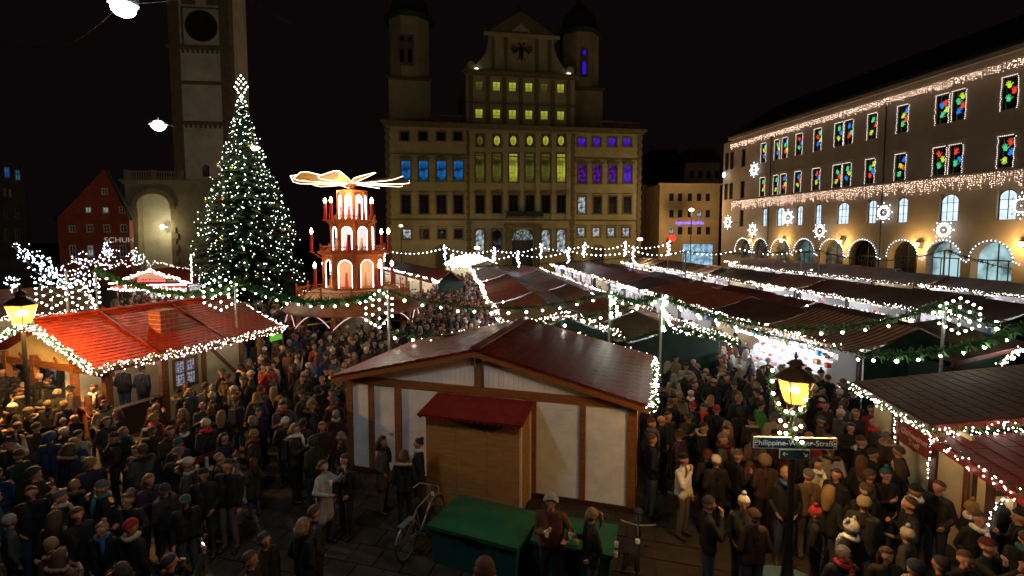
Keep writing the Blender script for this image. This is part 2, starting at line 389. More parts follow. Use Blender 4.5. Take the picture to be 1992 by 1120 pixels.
for i in range(7):
    px = (916, 949, 981, 1013, 1044, 1075, 1106)[i]; u_ = TA.uv(px, 190)[0]
    m = MB(); m.box(u_-.4, u_+.4, yb-.15, yb-.002, zc+.3, za-.9); obj('pilaster', m, trimst, th)
m = MB(); cornice(m, ua, ub, za+.15, .9, .7, yb); obj('cornice', m, trimst, th)
z_ = TA.uv(1000, 202)[1]; m = MB(); cornice(m, ua, ub, z_, .25, .2, yb-.16); obj('cornice', m, trimst, th)
# gable with crest
g0, gz = TA.uv(951, 66); g1, _ = TA.uv(1078, 72); gc, gt = TA.uv(1013, 22)
m = MB(); m.box(g0, g1, yb+.2, yb+3.0, za+.15, gz)
obj('gable_wall', m, stone, th)
m = MB(); m.prism([(g0-.9, gz+.02), (g1+.9, gz+.02), (gc, gt)], yb-.3, yb+3.0); obj('pediment', m, trimst, th)
m = MB(); m.prism([(gc-1.7, gz+.7), (gc+1.7, gz+.7), (gc+.0, gz+2.2)], yb-.42, yb-.31); m.box(g0-1.0, g1+1.0, yb-.55, yb-.302, gz-.3, gz+.28); obj('cornice', m, stone, th)
for sg, ge in ((-1, g0), (1, g1)):   # scrolls at the gable's foot
    pts = []; Hs = gz-za-.8
    for i in range(11):
        t = i/10; pts.append((ge+sg*(3.9*(1-t)**2.2), za+.15+Hs*t))
    m = MB(); m.prism((pts+[(ge, za+.15)]) if sg < 0 else ([(ge, za+.15)]+pts), yb+.3, yb+1.4); m.tube([(ge+sg*3.3, yb+.1, za+1.0), (ge+sg*3.3, yb+1.6, za+1.0)], .85, 14); obj('scroll', m, stone, th)
    m = MB(); m.box(ge+sg*2.6-.06, ge+sg*2.6+.6, yb-.3, yb+.1, za+.2, za+.5); fl = obj('floodlight', m, M('floodlight_glow', (1, 1, 1), emit=2.5 if sg < 0 else .5, ecol=(.9, .95, .8)), th)
    for xx in (-.1, 1.1): pass
for u_ in (g0+.8, g1-.8, TA.uv(984, 90)[0], TA.uv(1045, 90)[0]):
    m = MB(); m.box(u_-.3, u_+.3, yb, yb+.198, za+.2, gz-.35); obj('pilaster', m, trimst, th)
e0, ez0 = TA.uv(989, 125); e1, ez1 = TA.uv(1040, 76)
m = MB(); m.box(e0, e1, yb+.05, yb+.19, ez0, ez0+.3); m.box(e0, e1, yb+.05, yb+.19, ez1-.3, ez1); m.box(e0, e0+.3, yb+.05, yb+.19, ez0+.3, ez1-.3); m.box(e1-.3, e1, yb+.05, yb+.19, ez0+.3, ez1-.3)
fr = obj('crest_frame', m, stone, th)
m = MB(); ec, eh = (e0+e1)/2, (ez0+ez1)/2   # two-headed eagle
m.add([(ec+x, yb+.1, eh+z) for x, z in ((0, -1.9), (.35, -.9), (.5, .6), (.25, 1.0), (-.25, 1.0), (-.5, .6), (-.35, -.9))], [tuple(range(7))])
for s_ in (1, -1):
    for k in range(6):
        t = .25+k*.32; L_ = 1.9-.12*k; x1, z1 = .4+L_*math.cos(1.2-t*.95), .5+L_*math.sin(1.2-t*.95)
        m.slab([(ec+s_*.3, yb+.1, eh+.6), (ec+s_*(x1+.12), yb+.1, eh+z1), (ec+s_*(x1-.1), yb+.1, eh+z1-.28)], .03, (0, -1, 0))
    m.tube([(ec+s_*.15, yb+.08, eh+.9), (ec+s_*.3, yb+.08, eh+1.4), (ec+s_*.5, yb+.08, eh+1.6), (ec+s_*.8, yb+.08, eh+1.5)], [.16, .13, .14, .03], 6)
    m.tube([(ec+s_*.2, yb+.08, eh-.8), (ec+s_*.7, yb+.08, eh-1.4), (ec+s_*.9, yb+.08, eh-1.3)], [.1, .07, .03], 6)
obj('eagle', m, M('black_crest', (.01, .012, .01), .6), fr)
m = MB(); m.tube([(gc, yb+1, gt-.2), (gc, yb+1, gt+.6), (gc, yb+1, gt+1.1), (gc, yb+1, gt+1.7)], [.2, .5, .4, .05], 10); obj('finial', m, copper, th)
# side towers
for (x0, x1, ytop, lit, nm) in ((746, 836, 26, 0, 'l'), (1100, 1174, 58, 1, 'r')):
    TT = Face(TH.o.x+TH.n.x*7, TH.o.y+TH.n.y*7, a_th)
    t0, zt = TT.uv(x0, ytop); t1, _ = TT.uv(x1, ytop)
    if x0 < 760: t0 = max(t0, .2)
    zm = zc+(zt-zc)*.46
    m = MB(); m.box(t0, t1, 7, 7+(t1-t0), zc, zm)
    tw = obj('tower', m, stone, th)
    w_ = t1-t0; cx_ = (t0+t1)/2
    m = MB(); m.lathe([(w_*.52, zm+.01), (w_*.52, zt)], 8, (cx_, 7+w_/2), PI/8); obj('tower_drum', m, stone, tw)
    m = MB(); m.lathe([(w_*.6, zt+.01), (w_*.62, zt+.6), (w_*.5, zt+1.6), (w_*.42, zt+4), (w_*.2, zt+6), (.4, zt+7), (.4, zt+9)], 16, (cx_, 7+w_/2), PI/8); obj('tower_dome', m, copper, tw)
    m = MB(); cornice(m, t0, t1, zm+.2, .6, .4, 7); obj('tower_cornice', m, trimst, tw)
    yf = 7+w_/2-w_*.52*math.cos(PI/8)
    gl = M('tower_blue_glow', (.01, .01, .02), emit=.5, ecol=(.05, .01, 1), sample='NONE') if lit else glass_dark
    wbd = .5*w_*.4
    for dx in ((-w_*.17, w_*.02) if not lit else (0,)):
        zz = zm+(zt-zm)*.22
        m = MB(); m.box(cx_+dx-.75, cx_+dx+.75, yf-.14, yf+.05, zz-.2, zz+5.6); obj('tower_frame', m, trimst, tw)
        m = MB(); m.prism([(cx_+dx+.42*math.cos(q*PI/4)*1, zz+4.7+.5*math.sin(q*PI/4)) for q in range(8)], yf-.2, yf-.15); m.prism([(cx_+dx-.36, zz+.4), (cx_+dx+.36, zz+.4), (cx_+dx+.36, zz+2.6), (cx_+dx+.2, zz+2.9), (cx_+dx-.2, zz+2.9), (cx_+dx-.36, zz+2.6)], yf-.2, yf-.15); obj('tower_opening', m, gl, tw)
for (a, b) in ((TH.uv(838, 225)[0], uA-.5), (uB+1, uR-.3)):
    m = MB(); m.box(a, b, .15, .55, zc+.26, zc+.5); m.box(a, b, .1, .6, zc+1.55, zc+1.75); k = int((b-a)/.45)
    for i in range(k+1): x = a+(b-a)*i/k; m.lathe([(.06, zc+.5), (.14, zc+.8), (.06, zc+1.2), (.1, zc+1.55)], 6, (x, .35))
    obj('balustrade', m, trimst, th)
# small low pediments over the ground-floor side doors
for px in (861, 1163):
    u_, z_ = TH.uv(px, 484); m = MB(); m.prism([(u_-1.7, z_), (u_+1.7, z_), (u_+.5, z_+.8), (u_-.5, z_+.8)], -.5, 0); m.box(u_-1.3, u_-1.0, -.3, 0, 0, z_-.002); m.box(u_+1.0, u_+1.3, -.3, 0, 0, z_-.002); obj('side_portal', m, trimst, th)
    m = MB(); m.box(u_-1.0, u_+1.0, -.06, 0, 0, z_-.1); obj('side_door', m, wframe, th)
# ---------------------------------------------------------- bell tower and church front
TB = Face(D(338, 300, 80).x, 80, math.radians(6))
bt_ = thing('bell_tower', 'tall pale square bell tower with dark corner strips and clock behind the Christmas tree', 'bell tower', TB.o, TB.a)
tu1 = TB.uv(455, 300)[0]; W_ = tu1
tz0 = TB.uv(400, 352)[1]; ztop = TB.uv(400, -60)[1]
tst = M('tower_render', (.80, .75, .60), .9, noise=.25, nscale=.4, bump=.3, bscale=4); tco = M('tower_corner_stone', (.24, .18, .11), .9, noise=.3, nscale=1)
red = M('red_brick_wash', (.30, .06, .03), .9, noise=.35, nscale=.8)
m = MB(); m.box(.9, W_-.9, .25, W_, 0, ztop); obj('wall', m, tst, bt_)
for x in (0, W_-1.5):
    m = MB(); m.box(x, x+1.5, 0, 1.5, 0, ztop); obj('corner_strip', m, tco, bt_)
def dentils(mb, a, b, z, y):
    k = int((b-a)/.7)
    for i in range(k): x = a+(i+.5)*(b-a)/k; mb.prism([(x-.2, z), (x+.2, z), (x+.12, z-.55), (x-.12, z-.55)][::-1], y-.24, y)
for (py, d) in ((92, 1), (160, 0), (238, 1)):
    z_ = TB.uv(400, py)[1]; m = MB(); m.box(-.3 if py == 92 else 1.5, W_+.3 if py == 92 else W_-1.5, -.3 if py == 92 else .0, .3, z_-.3, z_+.2)
    if d: dentils(m, 1.6, W_-1.6, z_-.302, .25)
    obj('cornice', m, tco, bt_)
cu, cz = TB.uv(391, 50); cr = TB.uv(422, 50)[0]-cu
m = MB(); m.tube([(cu, -.1, cz), (cu, .24, cz)], cr, 32); ck = obj('clock_face', m, M('clock_dark', (.035, .014, .012), .6), bt_)
m = MB()
for i in range(12):
    t = i*PI/6; m.bar((cu+cr*.75*math.sin(t), -.13, cz+cr*.75*math.cos(t)), (cu+cr*.88*math.sin(t), -.13, cz+cr*.88*math.cos(t)), .12, .04)
m.bar((cu, -.16, cz), (cu-cr*.5, -.16, cz-cr*.12), .14, .04); m.bar((cu, -.2, cz), (cu+cr*.2, -.2, cz+cr*.7), .1, .04)
obj('clock_hands', m, M('old_gold', (.12, .08, .03), .4, metal=.5), ck)
m = MB(); m.box(cu-cr-.6, cu-cr-.35, .05, .24, cz-cr-.5, cz+cr+.5); m.box(cu+cr+.35, cu+cr+.6, .05, .24, cz-cr-.5, cz+cr+.5); m.box(cu-cr-.35, cu+cr+.35, .05, .24, cz+cr+.3, cz+cr+.5); obj('clock_surround', m, tco, bt_)
for dx in (-1.8, 1.8):
    m = MB(); m.box(cu+dx-1, cu+dx+1, .1, .24, cz+cr+.9, cz+cr+4.6); obj('louvre_opening', m, tco, bt_)
wu, wz = TB.uv(400, 343); window(bt_, wu, wz, wz+1.9, 1.0, .2, tco, glass_dark, 2, 3, 'arch', hm=tst)
# church block
TC_ = Face(D(247, 450, 74).x, 74, math.radians(6))
cw = TC_.uv(430, 450)[0]; ctop = TC_.uv(300, 352)[1]
ch = thing('church_front', 'low broad stone church front with balustrade and round arched niche left of the Christmas tree', 'church', TC_.o, TC_.a)
cst = M('church_stone', (.34, .29, .18), .9, noise=.3, nscale=.7, bump=.4, bscale=3)
n0, nz1 = TC_.uv(266, 376); n1 = TC_.uv(330, 376)[0]
m = MB(); wall_holes(m, 0, cw, 0, ctop, [(n0, n1, 0, nz1)], 1.2)
m.add([(0, 0, 0), (0, 6, 0), (0, 6, ctop), (0, 0, ctop)], [(0, 3, 2, 1)]); m.add([(cw, 0, 0), (cw, 6, 0), (cw, 6, ctop), (cw, 0, ctop)], [(0, 1, 2, 3)]); m.add([(0, 0, ctop), (cw, 0, ctop), (cw, 6, ctop), (0, 6, ctop)], [(0, 1, 2, 3)])
nr = (n1-n0)/2; nc = (n0+n1)/2; arc = [(nc+nr*math.cos(PI*i/14), nz1-nr*.8+nr*.8*math.sin(PI*i/14)) for i in range(15)]
for i in range(14):
    cxx = n1 if i < 7 else n0; m.add([(arc[i][0], -.01, arc[i][1]), (arc[i+1][0], -.01, arc[i+1][1]), (cxx, -.01, nz1)], [(0, 2, 1)])
obj('wall', m, cst, ch)
m = MB(); m.box(n0, n1, 1.2, 1.3, 0, nz1); obj('niche', m, tst, ch)
m = MB()
for i in range(13):
    t = PI*i/12; m.bar((nc+nr*math.cos(t), -.12, nz1-nr*.8+nr*.8*math.sin(t)), (nc+(nr+.7)*math.cos(t), -.12, nz1-nr*.8+(nr*.8+.7)*math.sin(t)), .75, .2, (0, 1, 0))
for i in range(9): m.box(n0-.65-(i % 2)*.3, n0-.02, -.15, 0, .3+i*.85, 1.1+i*.85); m.box(n1+.02, n1+.65+(i % 2)*.3, -.15, 0, .3+i*.85, 1.1+i*.85)
obj('rusticated_arch', m, cst, ch, kind='stuff')
m = MB(); cornice(m, 0, cw, ctop+.2, .6, .5); obj('cornice', m, cst, ch)
m = MB(); bw = TC_.uv(352, 340)[0]; m.box(0, bw, .1, .5, ctop+1.3, ctop+1.5); k = 22
for i in range(k+1): x = .1+(bw-.2)*i/k; m.lathe([(.07, ctop+.2), (.15, ctop+.5), (.07, ctop+.95), (.12, ctop+1.3)], 6, (x, .3))
for x in (.2, bw/2, bw-.2): m.box(x-.3, x+.3, .05, .55, ctop+.21, ctop+1.62)
obj('balustrade', m, cst, ch)
m = MB(); m.lathe([(.12, 0), (.3, .25), (.3, .55), (.12, .7)], 8); m.bar((0, 0, .35), (0, 1.2, .35), .08); 
wl = obj('wall_lantern', m, M('small_lamp_glow', (1, 1, .9), emit=6, ecol=(1, .95, .7)), ch, loc=(TC_.uv(318, 446)[0], -.2, TC_.uv(318, 446)[1])); lamp('glow', wl, (0, -1.0, .3), 260, (1, .88, .5), .2)
# ---------------------------------------------------------- red gabled house
TG = Face(D(113, 450, 64).x, 64, math.radians(33))
rh = thing('gabled_house', 'narrow red gabled house with white framed windows at the left of the church', 'house', TG.o, TG.a)
gw = TG.uv(252, 450)[0]; ge_ = TG.uv(113, 423)[1]; gap = TG.uv(203, 328); hsx = []; wl_ = []
for (px, y0, y1, wp, g_) in [(204, 366, 379, 13, glass_dark)]+[(x, 401, 415, 13, g2) for x, g2 in ((172, wht), (206, wht), (238, glass_dark))]+[(x, 436, 452, 14, glass_dark) for x in (141, 175, 208, 241)]+[(x, 476, 500, 14, g2) for x, g2 in ((142, glass_dark), (177, wht), (210, vio), (240, glass_dark))]:
    u, zb = TG.uv(px, y1); zt = TG.uv(px, y0)[1]; w_ = TG.uv(px+wp/2, y1)[0]-TG.uv(px-wp/2, y1)[0]; wl_.append((u, zb, zt, w_, g_)); hsx.append((u-w_/2, u+w_/2, zb, zt))
m = MB(); wall_holes(m, 0, gw, 0, ge_, [h for h in hsx if h[3] < ge_], .2)
# gable above the eave, cut into bands so its windows stay open
zs = [ge_]+[z for h in hsx if h[3] > ge_ for z in (h[2], h[3])]; zs = sorted(set(round(z, 4) for z in zs)); pk = gap[1]; zs.append(pk)
def gx(z): t = (z-ge_)/(pk-ge_); return (gap[0]*t, gw+(gap[0]-gw)*t)
for i in range(len(zs)-1):
    a, b = zs[i], zs[i+1]; (l0, r0), (l1, r1) = gx(a), gx(b); hh = sorted([h for h in hsx if h[2] < (a+b)/2 < h[3]])
    L0, L1 = l0, l1
    for h in hh:
        m.add([(L0, 0, a), (h[0], 0, a), (h[0], 0, b), (L1, 0, b)], [(0, 1, 2, 3)]); L0 = L1 = h[1]
    if b == pk and not hh: m.add([(L0, 0, a), (r0, 0, a), (gap[0], 0, b)], [(0, 1, 2)])
    else: m.add([(L0, 0, a), (r0, 0, a), (r1, 0, b), (L1, 0, b)], [(0, 1, 2, 3)])
for x in (0, gw): m.add([(x, 0, 0), (x, 6, 0), (x, 6, ge_), (x, 0, ge_)], [(0, 1, 2, 3)])
obj('wall', m, red, rh)
m = MB(); m.slab([(-.4, -.2, ge_-.3), (gap[0], -.2, pk), (gap[0], 6, pk), (-.4, 6, ge_-.3)], .2, (0, 0, 1)); m.slab([(gw+.4, -.2, ge_-.3), (gap[0], -.2, pk), (gap[0], 6, pk), (gw+.4, 6, ge_-.3)], .2, (0, 0, 1)); obj('roof', m, M('dark_tiles', (.02, .015, .012), .8, noise=.3), rh)
wfr = M('white_window_frame', (.55, .52, .42), .6)
for u, a, b, w_, g_ in wl_: window(rh, u, a, b, w_, .1, wfr, g_, 2, 2, fw=.14)
def text(name, s, size, mat, parent, loc, rot, depth=.02, align='CENTER', xs=1):
    c = bpy.data.curves.new(name, 'FONT'); c.body = s; c.size = size; c.extrude = depth; c.align_x = align; c.align_y = 'CENTER'; c.resolution_u = 3; c.materials.append(mat)
    o = bpy.data.objects.new(name, c); C.objects.link(o); me = bpy.data.meshes.new_from_object(o.evaluated_get(bpy.context.evaluated_depsgraph_get())); bpy.data.objects.remove(o); o = link(name, me, parent, loc, rot, (xs, 1, 1)); return o
su, sz = TG.uv(232, 467); text('lettering', 'SCHUH', .95, M('sign_letters', (.6, .6, .55), emit=.35, ecol=(.7, .7, .6)), rh, (su, -.12, sz), (PI/2, 0, 0))
# ---------------------------------------------------------- dark house at the far left with blue windows
TF = Face(D(-60, 450, 52).x, 52, math.radians(42))
fh = thing('corner_house', 'dark flat fronted house with blue lit upper windows at the far left edge', 'house', TF.o, TF.a)
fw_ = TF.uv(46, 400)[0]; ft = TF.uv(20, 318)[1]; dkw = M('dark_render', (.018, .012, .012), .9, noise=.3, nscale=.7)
wf = []
for (px, y0, y1, wp, g_) in ((14, 324, 346, 12, blu), (35, 330, 351, 11, lit_glass('pane_teal', (.05, .35, .5), .3, .7, 2)), (10, 366, 382, 5, wht), (20, 367, 384, 5, wht), (14, 405, 425, 10, glass_dark), (35, 405, 425, 10, glass_dark), (14, 445, 470, 10, glass_dark), (35, 445, 470, 10, glass_dark)):
    u, zb = TF.uv(px, y1); zt = TF.uv(px, y0)[1]; w_ = TF.uv(px+wp/2, y1)[0]-TF.uv(px-wp/2, y1)[0]; wf.append((u, zb, zt, w_, g_))
m = MB(); wall_holes(m, 0, fw_, 0, ft, [(u-w_/2, u+w_/2, a, b) for u, a, b, w_, g in wf], .2); m.add([(fw_, 0, 0), (fw_, 12, 0), (fw_, 12, ft), (fw_, 0, ft)], [(0, 1, 2, 3)]); m.add([(0, 0, ft), (fw_, 0, ft), (fw_, 12, ft), (0, 12, ft)], [(0, 1, 2, 3)])
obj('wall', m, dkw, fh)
for u, a, b, w_, g_ in wf: window(fh, u, a, b, w_, .1, wframe, g_, 2, 2)
m = MB(); cornice(m, 0, fw_, ft+.1, .4, .4); obj('cornice', m, dkw, fh)
# ---------------------------------------------------------- small houses between the town hall and the long building
TS = Face(D(1282, 450, 104).x, 104, math.radians(4))
sh = thing('bank_building', 'low yellowish three storey building with violet lettering between town hall and long arcade building', 'building', TS.o, TS.a)
sw, st_ = TS.uv(1398, 450)[0], TS.uv(1340, 358)[1]; warm = M('warm_render', (.40, .30, .17), .9, noise=.25, nscale=.4)
ws = []
for k, px in enumerate((1306, 1323, 1342, 1360, 1377)):
    for (y0, y1) in ((376, 391), (408, 423), (441, 456)): 
        u, zb = TS.uv(px, y1); zt = TS.uv(px, y0)[1]; ws.append((u, zb, zt, .95, wht if (k == 0 and y0 == 441) or (k == 3 and y0 == 408) else glass_dark))
s0, sz0 = TS.uv(1328, 492); s1, sz1 = TS.uv(1388, 474)
m = MB(); wall_holes(m, 0, sw, 0, st_, [(u-w_/2, u+w_/2, a, b) for u, a, b, w_, g in ws]+[(s0, s1, .3, sz1)], .2); m.add([(0, 0, 0), (0, 14, 0), (0, 14, st_), (0, 0, st_)], [(0, 3, 2, 1)]); m.add([(0, 0, st_), (sw, 0, st_), (sw, 14, st_), (0, 14, st_)], [(0, 1, 2, 3)])
obj('wall', m, warm, sh)
for u, a, b, w_, g_ in ws: window(sh, u, a, b, w_, .1, wframe, g_, 2, 2)
window(sh, (s0+s1)/2, .3, sz1, s1-s0, .15, wframe, lit_glass('shop_window_blue', (.35, .6, .8), .9, .6, 1.0), 5, 2)
m = MB(); cornice(m, 0, sw, st_+.15, .4, .4); obj('cornice', m, warm, sh)
su, sz = TS.uv(1341, 433); text('lettering', 'Augste sowie Apotheke', 1.0, M('violet_neon', (.3, .2, 1), emit=2.2, ecol=(.22, .13, 1)), sh, (su, -.15, sz), (PI/2, 0, 0), xs=.62)
m = MB(); m.tube([(0, -.2, 0), (0, .0, 0)], .75, 20); obj('round_sign', m, M('red_sign', (.5, .03, .02), emit=.9, ecol=(1, .06, .03)), sh, loc=(TS.uv(1304, 463)[0], -.9, TS.uv(1304, 463)[1]))
TS2 = Face(D(1247, 450, 112).x, 112, math.radians(30))
s2 = thing('side_house', 'dim side house with small dark windows set between town hall and lettered building', 'house', TS2.o, TS2.a)
w2_, t2_ = TS2.uv(1283, 450)[0], TS2.uv(1260, 360)[1]; ws = []
for px in (1258, 1273, 1279):
    for (y0, y1) in ((378, 391), (410, 424), (443, 457)):
        u, zb = TS2.uv(px, y1); ws.append((u, zb, TS2.uv(px, y0)[1], .9, glass_dark))
m = MB(); wall_holes(m, 0, w2_, 0, t2_, [(u-w_/2, u+w_/2, a, b) for u, a, b, w_, g in ws], .2); m.add([(0, 0, t2_), (w2_, 0, t2_), (w2_, 8, t2_), (0, 8, t2_)], [(0, 1, 2, 3)]); obj('wall', m, warm, s2)
for u, a, b, w_, g_ in ws: window(s2, u, a, b, w_, .1, wframe, g_, 2, 2)
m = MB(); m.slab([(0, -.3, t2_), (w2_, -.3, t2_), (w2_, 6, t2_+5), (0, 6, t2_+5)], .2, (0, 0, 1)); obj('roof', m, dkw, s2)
for (x0, x1, yt, Y_, lab) in ((1250, 1330, 318, 128, 'dark roofed house block behind the small side house'), (1330, 1400, 316, 118, 'dim taller house behind the lettered building beside the long facade')):
    b0 = D(x0, 450, Y_); b1 = D(x1, yt, Y_); t = thing('rear_house', lab, 'house', (b0.x, Y_, 0))
    w_ = b1.x-b0.x; z_ = b1.z; m = MB(); hs_ = [(w_*(.14+.24*k), w_*(.14+.24*k)+1.0, z_-3.6-3.4*j, z_-2.0-3.4*j) for k in range(4) for j in range(3)]
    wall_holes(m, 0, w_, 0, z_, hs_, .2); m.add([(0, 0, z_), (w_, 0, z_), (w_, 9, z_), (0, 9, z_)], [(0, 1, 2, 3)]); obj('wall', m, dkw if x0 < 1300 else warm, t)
    for h in hs_: window(t, (h[0]+h[1])/2, h[2], h[3], 1.0, .1, wframe, glass_dark, 2, 2)
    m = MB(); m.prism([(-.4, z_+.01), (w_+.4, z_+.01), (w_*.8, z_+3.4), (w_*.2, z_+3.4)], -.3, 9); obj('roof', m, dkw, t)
# ---------------------------------------------------------- long arcade building on the right
fy = 88.0; fx = D(1428, 400, fy).x
AL = math.atan2(-.9865, .164)
LB = Face(fx, fy, AL)      # local x runs towards the viewer, local +y points into the building
LBn = LB.n
lb = thing('long_arcade_building', 'long four storey building on the right with light strings, arcade and handprint windows', 'building', LB.o, AL)
# face normal check: the street side is local -y
sgn = -1 if (LB.o+LBn-Vector((0, 0, 0))).length < LB.o.length else 1
Ln = LB.uv(2010, 400)[0]+14
lz1 = LB.uv(1750, 176)[1]+.1
render = M('brown_grey_render', (.31, .26, .205), .9, noise=.18, nscale=.35, bump=.25, bscale=5)
lwin = []; r1 = []
def lw(px, y0, y1, wpx):
    u, zb = LB.uv(px, y1); zt = LB.uv(px, y0)[1]; w_ = LB.uv(px+wpx/2, y1)[0]-LB.uv(px-wpx/2, y1)[0]; return (u, zb, zt, w_)
zA1 = LB.uv(1755, 205)[1]; zA0 = LB.uv(1755, 257)[1]; zB1 = LB.uv(1752, 299)[1]; zB0 = LB.uv(1752, 349)[1]; zC1 = LB.uv(1753, 384)[1]; zC0 = LB.uv(1753, 432)[1]
hand = [lw(px, y0, y1, wp) for (px, y0, y1, wp) in ((1485, 282, 314, 10), (1511, 276, 311, 10), (1526, 272, 308, 11), (1554, 264, 302, 13), (1590, 252, 292, 15), (1631, 241, 285, 17), (1650, 236, 281, 17), (1696, 225, 270, 19), (1755, 205, 257, 22), (1832, 183, 237, 26), (1864, 174, 230, 27), (1963, 145, 207, 33))]
row1 = [(u, zA0, zA1, w_) for u, a, b, w_ in hand]; row2 = [(u, zB0, zB1, w_) for u, a, b, w_ in hand]
row3 = [(lw(px, 400, 436, wp)[0], zC0, zC1, lw(px, 400, 436, wp)[3]) for px, wp in ((1486, 9), (1517, 15), (1554, 12), (1590, 12), (1638, 23), (1694, 17), (1753, 21), (1843, 37), (1955, 38))]
dark = [(lw(1442, 400, 436, 7)[0], a, b, 1.1) for a, b in ((zA0, zA1), (zB0, zB1), (zC0, zC1))]
arches = []
for (x0, x1) in ((1431, 1461), (1466, 1493), (1501, 1537), (1546, 1584), (1596, 1641), (1653, 1705), (1728, 1785), (1803, 1870), (1890, 1971), (2010, 2110)):
    a, b = LB.uv(x0, 480)[0], LB.uv(x1, 480)[0]; arches.append((a, b))
zcr = LB.uv(1755, 468)[1]
holes = [(u-w_/2, u+w_/2, a, b) for u, a, b, w_ in row1+row2+row3+dark]+[(a, b, 0, zcr) for a, b in arches]
m = MB(); m.v and None
wall_holes(m, 0, Ln, 0, lz1, holes, 1.1)
NA = 12
arcs = []
for a, b in arches:
    r_ = (b-a)/2; c_ = (a+b)/2; arc = [(c_+r_*math.cos(PI*i/NA), zcr-r_+r_*math.sin(PI*i/NA)) for i in range(NA+1)]; arcs.append((a, b, c_, r_, arc))
    for i in range(NA):
        cxx = b if i < NA/2 else a
        m.add([(arc[i][0], 0.0, arc[i][1]), (arc[i+1][0], 0.0, arc[i+1][1]), (cxx, 0.0, zcr)], [(0, 2, 1)])
        m.add([(arc[i][0], 0, arc[i][1]), (arc[i+1][0], 0, arc[i+1][1]), (arc[i+1][0], 1.1, arc[i+1][1]), (arc[i][0], 1.1, arc[i][1])], [(0, 1, 2, 3)])
m.add([(0, 0, lz1), (Ln, 0, lz1), (Ln, 14, lz1), (0, 14, lz1)], [(0, 1, 2, 3)])
m.add([(Ln, 0, 0), (Ln, 14, 0), (Ln, 14, lz1), (Ln, 0, lz1)], [(0, 1, 2, 3)])
# chamfered far corner
cA = LB.uv(1405, 400)[0]
cP = D(1405, 400, 91.5); loc = cP-LB.o; ccx, ccy = loc.dot(LB.d), loc.dot(LB.n)
m.add([(ccx, ccy, 0), (0, 0, 0), (0, 0, lz1), (ccx, ccy, lz1)], [(0, 1, 2, 3)])
obj('wall', m, render, lb)
cham = Vector((0-ccx, 0-ccy, 0)); cl = cham.length; ca = math.atan2(cham.y, cham.x)
for k, t in enumerate((.3, .72)):
    for (a, b) in ((zA0, zA1), (zB0, zB1)):
        mm = MB(); mm.box(-.5, .5, -.04, .04, 0, b-a); o = obj('window', mm, wframe, lb, loc=(ccx+cham.x*t, ccy+cham.y*t, a), rot=(0, 0, ca))
        mm = MB(); mm.box(-.4, .4, -.05, -.042, .1, b-a-.1); obj('pane', mm, glass_dark, o)
hd = M('window_frame_black', (.02, .02, .02), .5)
paleb = lit_glass('pane_cool_white', (.60, .76, .88), 1.5, .25, .7)
for (u, a, b, w_) in row1+row2: window(lb, u, a, b, w_, .22, hd, glass_dark, 2, 2, fw=.06)
for (u, a, b, w_) in dark: window(lb, u, a, b, w_, .22, hd, glass_dark, 2, 2, fw=.06)
for (u, a, b, w_) in row3: window(lb, u, a, b, w_, .22, hd, paleb, 3 if w_ > 1.7 else 2, 3, 'arch', hm=render, fw=.1)
for (u, a, b, w_) in dark[2:]: pass
m = MB()
for (u, a, b, w_) in row2: m.box(u-w_/2-.35, u+w_/2+.35, -.12, 0, b+.35, b+.5)
obj('window_hood', m, render, lb)
m = MB(); cornice(m, 0, Ln, lz1+.5, 1.0, .9); obj('cornice', m, render, lb)
zm_ = LB.uv(1755, 359)[1]
m = MB(); cornice(m, 0, Ln, zm_+.35, .5, .3); obj('cornice', m, render, lb)
m = MB(); m.slab([(-1, -1.0, lz1+.52), (Ln, -1.0, lz1+.52), (Ln, 8, lz1+6), (-1, 8, lz1+6)], .25, (0, 0, 1)); obj('roof', m, M('dark_roof_tiles', (.02, .015, .015), .8, noise=.3), lb)
for px in (1499, 1719):
    u_ = LB.uv(px, 350)[0]; m = MB(); m.tube([(u_, -.12, 0), (u_, -.12, lz1-.5)], .07, 6); obj('drainpipe', m, dark_metal, lb)
# glazing of the arcade
gk_int = [lit_glass('arcade_dim', (.30, .28, .2), .22, .9, .8), lit_glass('arcade_teal', (.16, .34, .34), .35, .8, .8), lit_glass('arcade_bright', (.42, .68, .72), .75, .7, .5)]
for i, (a, b, c_, r_, arc) in enumerate(arcs):
    g = MB(); g.add([(b-.02, .9, .1), (a+.02, .9, .1)][::-1]+[(x, .9, z) for x, z in arc], [tuple(range(NA+3))])
    gm = gk_int[0] if i in (0, 1, 2, 4) else gk_int[2] if i in (7, 8, 9) else glass_dark if i in (5, 6) else gk_int[1]
    f = MB(); f.box(c_-.05, c_+.05, .82, .88, .1, zcr-.05); zz = zcr-r_; f.box(a, b, .82, .88, zz-.06, zz+.06); f.box(a, b, .82, .88, 2.4, 2.5); f.box(a+r_*.5-.04, a+r_*.5+.04, .82, .88, .1, zz); f.box(b-r_*.5-.04, b-r_*.5+.04, .82, .88, .1, zz)
    o = obj('arcade_window', f, hd, lb); obj('pane', g, gm, o)
